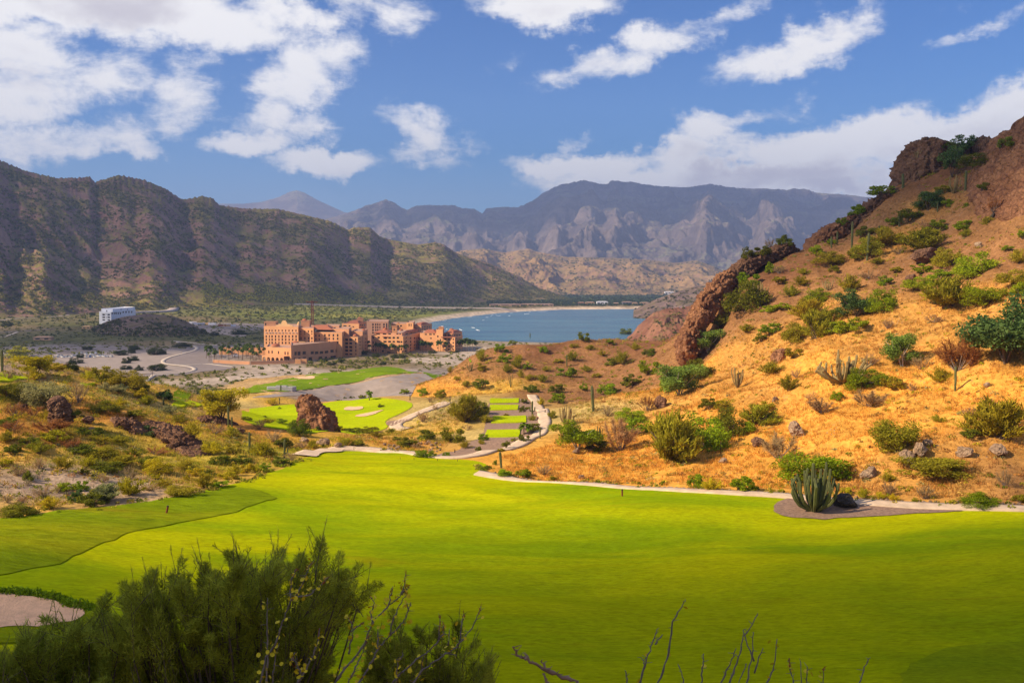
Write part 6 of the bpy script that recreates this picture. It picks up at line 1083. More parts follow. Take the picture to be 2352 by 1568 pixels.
for i, (x, y, hq, cr) in enumerate([(1310, 455, 130, 34), (1335, 455, 120, 36), (1360, 452, 130, 38), (1390, 455, 125, 36), (1415, 450, 110, 32), (1480, 450, 120, 34), (1500, 455, 110, 32), (1560, 455, 100, 30), (1600, 450, 105, 34), (1640, 450, 105, 32), (1790, 430, 125, 36), (1815, 432, 130, 40), (1845, 430, 120, 38), (1880, 432, 115, 36), (1910, 430, 110, 32), (1985, 428, 125, 38), (2010, 430, 130, 36), (2070, 430, 120, 34), (2210, 428, 130, 40), (2240, 430, 145, 44), (2275, 428, 150, 46), (2300, 430, 160, 46), (2330, 428, 145, 44), (2360, 430, 140, 44), (2400, 420, 110, 34)]):
    p = pZ(*L(x, y), 7.75 / S); palm(L(x, y), hq * kL, cr * kL, 'fan palm in front of the ' + ('second hotel building from the right' if x < 1700 else 'rightmost hotel building' if x < 2150 else 'beach, right of the last hotel building'), 'palm trees along the hotel', random.uniform(.75, 1.1), p)
for x, y, hq in [(1225, 400, 130), (1235, 420, 110)]: palm(L(x, y), hq * kL, 26 * kL, 'fan palm in the gap between the hotel blocks', 'palm trees along the hotel', .8, pZ(*L(x, y + 30), 7.75 / S))
palm(B(1424, 278), 98 * kB, 46 * kB, 'single green fan palm behind the far lawn', 'lone palms', 1.7)
palm(Cq(1040, 962), 105 * kC, 55 * kC, 'short fan palm left of the path bend, beside the nearest tee box', 'lone palms', 1.5); palm(Cq(1085, 960), 90 * kC, 42 * kC, 'second short fan palm closer to the path bend', 'lone palms', 1.4)

# ------------------------------------------------------------------ trees on the plain
kk = .91875 / 3.675
for i, (x, y, w, hh, lab) in enumerate([(1110, 690, 135, 62, 'wide dark tree at the back of the parking lot'), (1215, 672, 90, 75, 'dark tree right of the wide one at the back of the parking lot'), (1420, 687, 150, 85, 'large dark tree right of the middle of the parking lot'), (1500, 682, 90, 55, 'dark tree touching the large one on the parking lot edge'), (1160, 766, 95, 72, 'open dark tree standing alone on the parking lot'), (1228, 742, 115, 52, 'flat-topped tree just behind the lone one on the parking lot'), (1445, 832, 190, 82, 'big dark rounded thicket beside the road bend'), (1280, 832, 100, 60, 'dark thicket left of the big rounded one'), (1160, 822, 130, 45, 'low dark thicket at the front of the parking lot'), (690, 767, 140, 62, 'dark tree in front of the parked cars'), (650, 832, 150, 85, 'dark tree at the near edge of the parking lot'), (740, 717, 80, 45, 'dark tree between the parked cars'), (1670, 612, 180, 42, 'row of dark shrubs behind the road'), (2200, 500, 190, 55, 'dark thicket behind the palm grove'), (1970, 512, 110, 42, 'dark thicket beside the storage yard'), (1860, 490, 100, 50, 'dark shrub at the right foot of the dark hill'), (800, 640, 110, 45, 'dark bush in the scrub behind the cars'), (1230, 640, 100, 55, 'dark bush in the scrub behind the parking lot'), (60, 425, 100, 55, 'dark tree at the far left of the plain'), (850, 325, 60, 40, 'small dark tree left of the white apartment block'), (1090, 345, 90, 40, 'green bush in front of the white apartment block'), (1325, 330, 60, 40, 'dark bush on top of the dark hill')]):
    q = G(x, y); p, W, Hh = put_size(q, w * kk, hh * kk, hit(q[0], q[1], 300)[0]); o = link('plain_tree', random.choice(DENSEBIG)); o.location = p - np.array((0, 0, .15 * Hh)); o.scale = (W, W * .9, Hh * 1.2); o.rotation_euler = (0, 0, random.uniform(0, 6)); o.color = (.052, .068, .017, 1); tag(o, lab, 'tree', 'dark trees on the plain')
for x, y, w, hh, lab in [(1160, 465, 130, 75, 'round green tree at the corner of the middle hotel block'), (1300, 490, 110, 58, 'dark bush before the second hotel building'), (1560, 500, 210, 62, 'long dark hedge-like thicket before the second hotel building'), (820, 575, 115, 58, 'olive bush in the sandy scrub before the front wing'), (930, 550, 90, 62, 'dark bush close to the front wing'), (740, 545, 80, 58, 'dark bush against the wall of the front wing'), (1380, 575, 90, 50, 'olive bush on the sandy edge of the far fairway'), (460, 645, 70, 40, 'small dark bush left of the far fairway'), (60, 625, 60, 40, 'small bush below the garden wall'), (1920, 445, 120, 40, 'dark bush under the palms of the rightmost building'), (2150, 440, 150, 30, 'low dark bush right of the hotel')]:
    p = pZ(*L(x, y), 7.75 / S); d = p[1]; o = link('plain_tree', random.choice(DENSEBIG)); W, Hh = w * kL * d / F, hh * kL * d / F; o.location = p - np.array((0, 0, .15 * Hh)); o.scale = (W, W * .8, Hh * 1.2); o.color = (.075, .092, .022, 1); tag(o, lab, 'tree', 'bushes before the hotel')

# ------------------------------------------------------------------ cars
def car_proto(van=False):
    mb = MB(); h1 = 1.9 if van else .95
    pr = [(-2.2, .35), (-2.25, .8), (-2.1, h1), (1.0, h1), (2.05, .85 if not van else 1.1), (2.25, .7), (2.25, .35)]
    n = len(pr); mb.add([(x, -.9, z) for x, z in pr] + [(x, .9, z) for x, z in pr], [tuple(range(n - 1, -1, -1)), tuple(range(n, 2 * n))] + [(i, (i + 1) % n, n + (i + 1) % n, n + i) for i in range(n)])
    body = mb.mesh('body', CARP); gl = MB(); t = [(-2.0, h1, .86), (1.1, h1, .86), (-1.5, h1 + .6, .7), (.3, h1 + .6, .7)]
    gl.add([(-2.0, -.86, h1), (1.1, -.86, h1), (1.1, .86, h1), (-2.0, .86, h1), (-1.5, -.7, h1 + .58), (.3, -.7, h1 + .58), (.3, .7, h1 + .58), (-1.5, .7, h1 + .58)], [(0, 1, 5, 4), (1, 2, 6, 5), (2, 3, 7, 6), (3, 0, 4, 7)]); glass = gl.mesh('windows', WGLASS)
    rf = MB(); rf.box(-1.55, .35, -.74, .74, h1 + .58, h1 + .66); roof = rf.mesh('roof', CARP)
    w = MB(); w.lathe([(.34, -.12), (.36, 0), (.34, .12)], (0, 0, 0), 12); wh = w.mesh('wheel', simple('tyre', (.02, .02, .02)))
    return body, glass, roof, wh
m, t = new_mat('car_paint'); oi = t.n('ShaderNodeObjectInfo'); finish(t, t.n('ShaderNodeBsdfPrincipled', {'Base Color': (oi, 'Color'), 'Roughness': .3, 'Coat Weight': .5})); CARP = m
CARS = [car_proto(), car_proto(True)]
spots = [(462, 686, 'grey'), (487, 710, 'white'), (530, 712, 'silver'), (536, 700, 'white'), (576, 714, 'white'), (568, 704, 'silver'), (608, 712, 'white'), (628, 708, 'black'), (645, 714, 'silver'), (665, 703, 'white'), (690, 698, 'silver'), (705, 684, 'white'), (750, 676, 'white'), (795, 712, 'white'), (828, 712, 'blue'), (868, 712, 'white'), (790, 690, 'white'), (793, 678, 'silver'), (838, 688, 'white'), (830, 700, 'silver'), (860, 698, 'white'), (880, 680, 'van'), (906, 706, 'white'), (915, 696, 'silver'), (945, 700, 'white'), (955, 708, 'white'), (985, 708, 'white'), (1018, 708, 'white')]
CCOL = dict(white=(.75, .75, .76), silver=(.45, .46, .48), grey=(.12, .13, .15), black=(.02, .02, .025), blue=(.03, .10, .35), van=(.78, .78, .78)); cnt = {}
for x, y, c in spots:
    q = G(x, y); p = hit(q[0], q[1], 300)[0]; b, g_, r_, w_ = CARS[c == 'van']; cnt[c] = cnt.get(c, 0) + 1
    lab = {'grey': 'dark grey car parked alone at the left end of the lot', 'black': 'black car among the white ones in the parking lot', 'blue': 'blue car in the front row of the parking lot', 'van': 'tall white van at the back of the parking lot'}.get(c, c + ' car parked in the rows on the gravel parking lot')
    e = empty('parked_car' if c != 'van' else 'parked_van', p + np.array((0, 0, .25)), lab, 'van' if c == 'van' else 'car', 'cars in the parking lot', random.choice((0, math.pi)) + random.uniform(-.5, .5) - .9); e.scale = (1.15, 1.15, 1.15)
    for nm, me in (('body', b), ('windows', g_), ('roof', r_)): o = link(nm, me, e); o.color = (*CCOL[c], 1)
    for sx in (-1.4, 1.4):
        for sy in (-.82, .82): o = link('wheel', w_, e); o.location = (sx, sy, .36); o.rotation_euler = (math.pi / 2, 0, 0)
for x, y, c, lab in [(2172, 705, 'van', 'white van under the palms left of the hotel'), (2105, 660, 'van', 'white van deeper in the palm grove')]:
    q = G(x, y); p = hit(q[0], q[1], 300)[0]; b, g_, r_, w_ = CARS[1]; e = empty('parked_van', p + np.array((0, 0, .2)), lab, 'van', 'vans by the hotel', .3); e.scale = (1.3, 1.3, 1.3)
    for nm, me in (('body', b), ('windows', g_), ('roof', r_)): o = link(nm, me, e); o.color = (*CCOL['van'], 1)
    for sx in (-1.4, 1.4):
        for sy in (-.82, .82): o = link('wheel', w_, e); o.location = (sx, sy, .36); o.rotation_euler = (math.pi / 2, 0, 0)

# ------------------------------------------------------------------ posts, stakes, poles
REDP = simple('red_brown_paint', (.20, .045, .02), .7, .2, 2); DARKP = simple('dark_post', (.05, .035, .025), .8, .2, 2)
def post(q, hq, wq, label, mat, lean=0.0, name='marker_post', cap=True):
    p, W, Hh = put_size(q, wq, hq); r = max(W / 2, .06); e = empty(name, p, label, 'post', 'posts on the course'); mb = MB(); mb.tube([(0, 0, -.3), (lean * Hh, 0, Hh)], [r, r * .95], 8); mb.build('shaft', mat, e)
    if cap: mb = MB(); mb.lathe([(r * 1.15, 0), (r * 1.15, r * .8), (r * .6, r * 1.4)], (lean * Hh, 0, Hh), 10); mb.build('cap', DARKP if mat is REDP else REDP, e)
post((1429, 1140), 15, 4, 'red-brown marker post on the right side of the fairway', REDP); post((381, 1180), 16, 4.6, 'leaning red-brown marker post on the left rough', REDP, .28)
post(B(1272, 770), 12 * kB, 9 * kB, 'small dark stake at the path behind the fairway end', DARKP); post(Cq(460, 1115), 28 * kC, 8 * kC, 'dark stake on the gravel terrace below the tees', DARKP); post(Cq(1218, 782), 26 * kC, 8 * kC, 'dark stake right of the upper path', DARKP); post(Cq(420, 690), 52 * kC, 7 * kC, 'tall dark post on the slope left of the tees', DARKP); post(Cq(84, 672), 44 * kC, 7 * kC, 'tall dark post behind the far lawn', DARKP); post(E(414, 975), 70 * kE, 5 * kE, 'thin dark stake in the grass right of the long thicket', DARKP); post(Cq(1157, 838), 20 * kC, 12 * kC, 'small dark bin beside the path', DARKP, 0, 'litter_bin')
for x in (1727, 1862, 2092, 2287): post(B(x, 838 + (x - 1727) * .035 + 20), 22 * kB, 3.5 * kB, 'thin dark stake in the row along the curved path', DARKP)
for q, hq, lab in [(G(2190, 400), 56 * kk, 'thin power pole behind the dark hill'), (G(1895, 385), 40 * kk, 'short power pole near the storage yard'), (Fq(1410, 195), 50 * .25, 'thin power pole in the scrub behind the hotel, left of the beach'), (Fq(1665, 220), 40 * .25, 'thin power pole near the start of the beach'), (Fq(515, 260), 50 * .25, 'thin power pole in the scrub left of the mast'), (G(1400, 888), 45 * kk, 'dark post beside the winding road kerb')]:
    p, W, Hh = put_size(q, 1.0, hq, hit(q[0], q[1], 300)[0]); e = empty('power_pole', p, lab, 'pole', 'power poles on the plain'); mb = MB(); mb.tube([(0, 0, -.5), (0, 0, Hh)], .22, 6); mb.build('shaft', DARKP, e); mb = MB(); mb.box(-1.4, 1.4, -.1, .1, Hh - .9, Hh - .6); mb.build('crossarm', DARKP, e)
q = Fq(375, 945); p = hit(q[0], q[1], 300)[0]; mb = MB(); mb.prism([(-9, 0), (7, 0), (9, 3), (8, 5), (-8, 5), (-10, 3)], -.5, 2.4); mb.box(-4, 3, 1, 4, 2.4, 3.1); o = mb.build('concrete_block', simple('block_grey', (.4, .38, .38))); o.location = p + np.array((0, 1.5, 0)); tag(o, 'grey concrete block behind the single cactus by the far fairway', 'block')
# ------------------------------------------------------------------ grass and undergrowth (uncountable)
def near_mask(x, y):
    m = roughness(x, y) > .25
    for c in (p1c, p2c): 
        d = np.full(x.shape, 1e9)
        for p in c[::3]: d = np.minimum(d, (x - p[0]) ** 2 + (y - p[1]) ** 2)
        m &= d > 2.6 ** 2
    return m
def scatter_near(n, r0, r1, a0=-44, a1=40):
    a = np.radians(rng.uniform(a0, a1, n)); r = rng.uniform(r0, r1, n); x, y = r * np.sin(a), r * np.cos(a)
    z = nearz(x, y); ok = (z > plainz(x, y) - .5) & near_mask(x, y); return x[ok], y[ok], z[ok]
def clumps(name, P, rad, hgt, nl, size, col, label, cat_, mat=None, up=.2):
    n = len(P); d = rand_dirs(n * nl); d[:, 2] = np.abs(d[:, 2]); rr = rng.uniform(.35, 1, n * nl) ** .5
    Q = np.repeat(P, nl, 0) + d * rr[:, None] * np.stack([np.repeat(rad, nl), np.repeat(rad, nl), np.repeat(hgt, nl)], 1)
    v, f = leaves(Q, np.repeat(size, nl), up); c = np.repeat(np.repeat(col, nl, 0), 4, 0)
    return tag(link(name, mesh_np(name, v, f, mat or MT['leafattr'], col=c)), label, cat_, kind='stuff')
def side(x, y):
    """left hillside 0, knoll and tees 1, right hillside 2"""
    return np.where((x < -8) & (y < 340), 0, np.where(y > 350, 1, 2))
# dry grass
x, y, z = scatter_near(360000, 35, 560); c0 = cover_col(x, y); gold = (c0[:, 0] - c0[:, 2]) ; pr = sstep(gold, .12, .42) * sstep(fbm(x / 9, y / 9, 3, 90), -.42, .1)
k = rng.uniform(size=len(x)) < pr; x, y, z, c0 = x[k], y[k], z[k], c0[k]; n = len(x); B_ = 4
P = np.stack([x, y, z - .05], 1); base = np.repeat(P, B_, 0) + rng.normal(size=(n * B_, 3)) * np.array((.3, .3, 0)); hh = np.repeat(rng.uniform(.35, .95, n), B_) * rng.uniform(.6, 1.1, n * B_)
d = np.concatenate([rng.normal(size=(n * B_, 2)) * .38, np.ones((n * B_, 1))], 1); v, f = ribbon_blades(base, base + d * hh[:, None], .06)
cc = c0 * (1.05 + .35 * fbm(x / 3, y / 3, 3, 77))[:, None] * rng.uniform(.62, 1.3, (n, 1)) + rng.normal(size=(n, 3)) * np.array((.02, .012, .004)); lf = (side(x, y) == 0)[:, None] & (rng.uniform(size=(n, 1)) < .45); cc = np.where(lf, cc * np.array((.75, 1.05, .6)), cc)
tag(link('dry_grass', mesh_np('dry_grass', v, f, MT['blade'], col=np.repeat(np.repeat(cc.clip(.01, .8), B_, 0), 4, 0))), 'golden dry grass covering the lower hillsides', 'grass', kind='stuff')
# small undergrowth between the shrubs
x, y, z = scatter_near(27000, 35, 560); s = side(x, y); dens = np.where(s == 0, 1.0, np.where(s == 1, .8, .8)) * sstep(fbm(x / 22, y / 22, 3, 95), -.35, .12)
k = rng.uniform(size=len(x)) < dens; x, y, z, s = x[k], y[k], z[k], s[k]; n = len(x)
pal = np.array([(0.33, 0.31, .025), (.46, .40, .025), (.18, .21, .02), (.48, .31, .08), (.44, .21, .06), (.34, .33, .14)]); w = np.array([(.30, .24, .14, .12, .12, .08), (.34, .14, .26, .16, .04, .06), (.26, .10, .12, .40, .06, .06)])
ci = np.array([rng.choice(6, p=w[i]) for i in s]); rad = rng.uniform(.45, 1.5, n) * np.where(s == 0, 1.05, .85)
clumps('undergrowth', np.stack([x, y, z - .1], 1), rad, rad * rng.uniform(.6, 1.0, n), 46, rng.uniform(.12, .2, n), pal[ci] * rng.uniform(.8, 1.2, (n, 1)), 'low mixed scrub and weeds between the larger shrubs on the hillsides', 'undergrowth', up=.45)
# longer tufts where turf meets slope and path
ed = []
for q in ([(0, 1190), (150, 1168), (300, 1156), (420, 1138), (545, 1111), (640, 1078), (700, 1056)], [(700, 1028), (800, 1026), (900, 1034), (1000, 1047)], [(1100, 1078), (1130, 1070), (1098, 1082), (1200, 1098), (1400, 1111), (1650, 1126), (1800, 1132), (2000, 1149), (2200, 1160), (2352, 1165), (2520, 1170)]):
    c = resample(chaikin(plan(q), False, 2), .5); ed.append(c + rng.normal(size=c.shape) * 1.1); ed.append(c + rng.normal(size=c.shape) * .7)
e_ = np.concatenate(ed); e_ = e_[rng.uniform(size=len(e_)) < .55 * sstep(fbm(e_[:, 0] / 6, e_[:, 1] / 6, 2, 150), -.3, .2)]; n = len(e_); pal = np.array([(.42, .34, .06), (.30, .30, .03), (.20, .24, .02)]); rad = rng.uniform(.25, .8, n)
clumps('edge_grass', np.stack([e_[:, 0], e_[:, 1], H(e_[:, 0], e_[:, 1])], 1), rad, rad * 1.0, 26, rad * .32, pal[rng.choice(3, size=n, p=(.4, .35, .25))] * rng.uniform(.75, 1.25, (n, 1)), 'tufts of longer grass along the edges of the fairway', 'grass', up=.6)
c = resample(chaikin(plan([(-150, 1366), (0, 1365), (75, 1368), (140, 1382), (175, 1396), (205, 1404)]), False, 2), .12); c = np.concatenate([c + rng.normal(size=c.shape) * .35 for _ in range(3)]); n = len(c); rad = rng.uniform(.2, .45, n)
clumps('lip_grass', np.stack([c[:, 0], c[:, 1], H(c[:, 0], c[:, 1]) + .35], 1), rad, rad * 1.3, 16, rad * .35, np.array((.20, .30, .012)) * rng.uniform(.75, 1.25, (n, 1)), 'shaggy bright green grass hanging over the back lip of the nearest bunker', 'grass', up=.6)
# loose stones
x, y, z = scatter_near(7000, 35, 480); gold = cover_col(x, y); k = rng.uniform(size=len(x)) < np.where(gold[:, 0] > .42, .3, .9) * sstep(fbm(x / 16, y / 16, 3, 99), -.1, .3); x, y, z = x[k], y[k], z[k]; n = len(x)
bm = bmesh.new(); bmesh.ops.create_icosphere(bm, subdivisions=1, radius=.5); iv = np.array([tuple(v.co) for v in bm.verts]); fi = np.array([[v.index for v in f.verts] for f in bm.faces]); bm.free()
sc_ = rng.uniform(.15, .6, n) ** 1.3; V = (iv[None] + rng.normal(size=(n, len(iv), 3)) * .09) * (sc_[:, None] * np.array((1.2, 1, .75)))[:, None] + np.stack([x, y, z + sc_ * .1], 1)[:, None]
tag(link('stones', mesh_np('stones', V.reshape(-1, 3), (fi[None] + (np.arange(n) * len(iv))[:, None, None]).reshape(-1, 3), MT['palerock'])), 'loose grey-brown stones strewn over the bare slopes', 'stones', kind='stuff')
# scrub of the coastal plain
a = np.radians(rng.uniform(-33, 30, 60000)); r = rng.uniform(560, 3300, 60000) ; x, y = r * np.sin(a), r * np.cos(a); z = plainz(x, y); ok = (poly_sd(x, y, BAY) > 55) & (nearz(x, y, False) < z)
ok &= poly_sd(x, y, plan(park, 300)) > 6; ok &= poly_sd(x, y, ff) > 4
hp = plan([G(1500, 900), G(1860, 800), G(1900, 580), L(60, 300), L(60, 560), (1075, 815), (1100, 822), G(2100, 890)], 300)
hot = [pZ(*L(q[0], q[1]), 5)[:2] for q in [(-60, 560), (980, 490), (1250, 460), (2300, 440), (2300, 380), (900, 330), (60, 400)]]; hot = [(p[0], p[1]) for p in hot]
ok &= poly_sd(x, y, hot) > 3; ok &= poly_sd(x, y, plan([G(1250, 895), G(1700, 860), G(2150, 815), G(2450, 740), G(2450, 640), G(1900, 600), G(1700, 640), G(1480, 740), G(1700, 800), G(1250, 865)], 300)) > 4
for rd in (rr,):
    d = np.full(x.shape, 1e9)
    for p in resample(chaikin(rd, False, 2), 20): d = np.minimum(d, (x - p[0]) ** 2 + (y - p[1]) ** 2)
    ok &= d > 22 ** 2
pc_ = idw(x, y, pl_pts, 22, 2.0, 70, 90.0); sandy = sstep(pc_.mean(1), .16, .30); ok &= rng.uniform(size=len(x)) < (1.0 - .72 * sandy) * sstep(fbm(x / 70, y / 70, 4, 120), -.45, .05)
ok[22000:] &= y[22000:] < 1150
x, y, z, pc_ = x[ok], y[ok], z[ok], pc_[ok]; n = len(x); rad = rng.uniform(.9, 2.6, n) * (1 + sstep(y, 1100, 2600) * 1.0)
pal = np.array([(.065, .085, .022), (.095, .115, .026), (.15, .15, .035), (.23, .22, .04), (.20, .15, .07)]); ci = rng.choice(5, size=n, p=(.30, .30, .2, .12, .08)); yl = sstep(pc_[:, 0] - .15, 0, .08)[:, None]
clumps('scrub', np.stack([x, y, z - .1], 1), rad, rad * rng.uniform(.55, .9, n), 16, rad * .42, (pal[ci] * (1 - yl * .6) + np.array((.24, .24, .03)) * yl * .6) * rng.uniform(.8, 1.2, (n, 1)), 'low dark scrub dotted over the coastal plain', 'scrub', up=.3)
# dark wood behind the beach
a = rng.uniform(1120, 1560, 2600); v_ = rng.uniform(676, 703, 2600); X, Z = rayXZ(a, v_); y = (7.75 - CZ) / Z; x = X * y; z = plainz(x, y); k = (poly_sd(x, y, BAY) > 45); x, y, z = x[k], y[k], z[k]; n = len(x); rad = rng.uniform(3, 7, n)
clumps('woodland', np.stack([x, y, z], 1), rad, rad * .8, 14, rad * .4, np.array((.045, .07, .022)) * rng.uniform(.7, 1.4, (n, 1)), 'belt of dark green trees behind the far beach', 'woodland')
# scrub on the mountains
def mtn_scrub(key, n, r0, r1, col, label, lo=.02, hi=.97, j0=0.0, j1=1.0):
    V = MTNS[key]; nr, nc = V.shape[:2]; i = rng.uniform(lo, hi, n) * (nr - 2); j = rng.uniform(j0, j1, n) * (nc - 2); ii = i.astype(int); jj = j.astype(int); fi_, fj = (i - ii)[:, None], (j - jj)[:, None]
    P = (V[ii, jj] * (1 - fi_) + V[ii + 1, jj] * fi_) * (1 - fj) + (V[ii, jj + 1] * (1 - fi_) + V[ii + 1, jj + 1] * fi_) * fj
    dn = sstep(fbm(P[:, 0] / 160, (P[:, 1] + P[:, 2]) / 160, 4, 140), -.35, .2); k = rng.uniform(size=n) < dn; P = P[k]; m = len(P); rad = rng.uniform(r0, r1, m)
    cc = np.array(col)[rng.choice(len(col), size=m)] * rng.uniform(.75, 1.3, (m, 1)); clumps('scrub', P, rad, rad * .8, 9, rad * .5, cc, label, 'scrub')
mtn_scrub('mountain4', 42000, 2.0, 5.2, [(.10, .115, .03), (.14, .145, .035), (.20, .18, .04), (.18, .16, .045)], 'dark scrub speckling the long shaded mountain ridge')
mtn_scrub('mountain4', 9000, 1.8, 4.5, [(.34, .32, .04), (.28, .28, .04), (.40, .34, .05)], 'scrub along the foot of the long mountain ridge, coloured bright yellow-green as if sunlit', .0, .20, .50, .74)  # sunlit band at the mountain foot, put into the scrub colour
mtn_scrub('foothill31', 5000, 4, 9, [(.12, .12, .04), (.16, .15, .05), (.09, .10, .035)], 'scrub speckling the golden foothills')
mtn_scrub('hill53', 1800, 1.2, 3, [(.06, .07, .022), (.10, .10, .03)], 'dark scrub on the small hill below the white block')
mtn_scrub('headland41', 1200, 2, 4, [(.07, .075, .025), (.12, .11, .04)], 'scrub on the grey headland'); mtn_scrub('headland47', 900, 1, 2.4, [(.10, .11, .025), (.16, .15, .035)], 'scrub on the reddish headland')

# ------------------------------------------------------------------ foreground: wispy tree and leafless shrubs by the camera
FGL = leafy('wispy_leaf', 'object', .45, .4, 1.2)
def wispy(name, sprays, baseq, label, Y0, seed, col, nbl=150, ln=(.04, .1), fill=1.0):
    r = np.random.default_rng(seed); b = pY(baseq[0], baseq[1], Y0); gz_ = float(H(b[0], b[1])); e = empty(name, (b[0], b[1], gz_), label, 'tree'); O = np.array((b[0], b[1], gz_)); segs = []; BB, TT = [], []
    Cc = pY(baseq[0], 1760, Y0)
    limbs = [O + (np.array((r.uniform(-1, 1) * .5, r.uniform(-.4, .4), r.uniform(1.0, 1.7)))) for _ in range(6)]
    for l in limbs: segs.append((O * 0, (l - O), .07, .05))
    for (u, v, Y, sz) in sprays:
        t = pY(u, v, Y); l = limbs[int(np.argmin([np.linalg.norm(q[:2] - t[:2]) + r.uniform(0, .5) for q in limbs]))]; ax0 = (t - Cc) / np.linalg.norm(t - Cc) * .8 + np.array((0, 0, .25)) + r.normal(size=3) * .38; ax0 /= np.linalg.norm(ax0); st = t - ax0 * r.uniform(.3, .75) * sz; mid = (l + st) / 2 + np.array((r.normal() * .15, r.normal() * .1, .12))
        segs += [(l - O, mid - O, .035, .02), (mid - O, st - O, .02, .009), (st - O, t - O, .009, .003)]
        main = t - st; L0 = np.linalg.norm(main); 
        for k in range(int(7 * sz)):
            f = r.uniform(-.5, .95); p0 = st + main * f; d = main / L0 * .8 + np.array((0, 0, .55)) + r.normal(size=3) * .55; d /= np.linalg.norm(d); L1 = r.uniform(.25, .6) * sz; p1 = p0 + d * L1; segs.append((p0 - O, p1 - O, .0055, .002))
            m = nbl // 7; g = r.uniform(.05, 1, m)[:, None]; bb = p0 + (p1 - p0) * g; dd = d + np.array((0, 0, .25)) + r.normal(size=(m, 3)) * .5; dd /= np.linalg.norm(dd, axis=1)[:, None]; BB.append(bb); TT.append(bb + dd * r.uniform(*ln, m)[:, None] * sz)
        m = int(760 * sz * fill); ax = main / L0; u_ = r.uniform(-.75, 1.0, m)[:, None]; rad_ = (.19 * sz) * (1.05 - .8 * (u_ * .5 + .5)) * (r.uniform(0, 1, (m, 1)) ** .6); rd = rand_dirs(m, r); rd -= (rd @ ax)[:, None] * ax; rd /= np.linalg.norm(rd, axis=1)[:, None]
        bb = st + main * .55 + ax * u_ * L0 * .75 + rd * rad_; dd = ax * .5 + np.array((0, 0, .3)) + rd * .6 + r.normal(size=(m, 3)) * .55; dd /= np.linalg.norm(dd, axis=1)[:, None]; BB.append(bb); TT.append(bb + dd * r.uniform(.03, .085, m)[:, None])
    s = stems_np(segs, 5); link('trunk', mesh_np('trunk', s[0], s[1], DBARK), e); v, f = ribbon_blades(np.concatenate(BB) - O, np.concatenate(TT) - O, .0045, r); c = link('crown', mesh_np('crown', v, f, FGL), e); c.color = (*col, 1); return e
r = random.Random(5); top = [(0, 1500), (60, 1450), (110, 1415), (180, 1425), (240, 1375), (290, 1330), (350, 1300), (410, 1290), (470, 1285), (530, 1262), (580, 1290), (640, 1255), (690, 1262), (735, 1240), (775, 1275), (810, 1300), (850, 1325), (800, 1400), (770, 1450), (760, 1560)]
def topv(u): return np.interp(u, [p[0] for p in top[:17]], [p[1] for p in top[:17]])
sp = []
for (u, v) in top[4:17]: sp += [(u, v + r.uniform(15, 30), 9.2 + r.uniform(-.3, .5), 1.0), (u + r.uniform(-18, 18), v + r.uniform(35, 60), 9.2 + r.uniform(-.4, .5), 1.0)]
for i in range(330):
    u = r.uniform(215, 800); v0 = topv(u); v = r.uniform(v0 + 40, 1680); 
    if u > 760 and v > 1390: continue
    sp.append((u, v, 9.0 + r.uniform(-.7, .8), r.uniform(.55, 1.15)))
wispy('desert_tree', sp, (560, 2100), 'large dark wispy tree in the foreground at the lower left', 9.1, 3, (.42, .42, .045))
sp = [(u, v + 12, 8.4 + r.uniform(-.2, .3), .8) for u, v in top[:5]] + [(u, r.uniform(topv(u) + 25, 1690), 8.4 + r.uniform(-.4, .5), .95) for u in [r.uniform(-40, 270) for _ in range(110)]]
wispy('desert_tree', sp, (110, 2100), 'lower wispy dark bush in front of the nearest sand bunker', 8.4, 4, (.39, .42, .05))
sp = [(u, v, 9.4, .8) for u, v in [(905, 1425), (940, 1480), (1005, 1452), (1050, 1440), (1085, 1490), (1120, 1530), (870, 1470), (880, 1530), (960, 1450)]] + [(r.uniform(845, 1125), r.uniform(1480, 1680), 9.4 + r.uniform(-.4, .4), .85) for _ in range(85)]
wispy('desert_tree', sp, (980, 2100), 'small wispy dark bush at the bottom centre, right of the big one', 9.4, 6, (.38, .39, .043))
YLEAF = simple('yellow_leaf', (.75, .55, .015), .7, .25, 8); RTIP = simple('red_bud', (.36, .08, .02), .7, .3, 8)
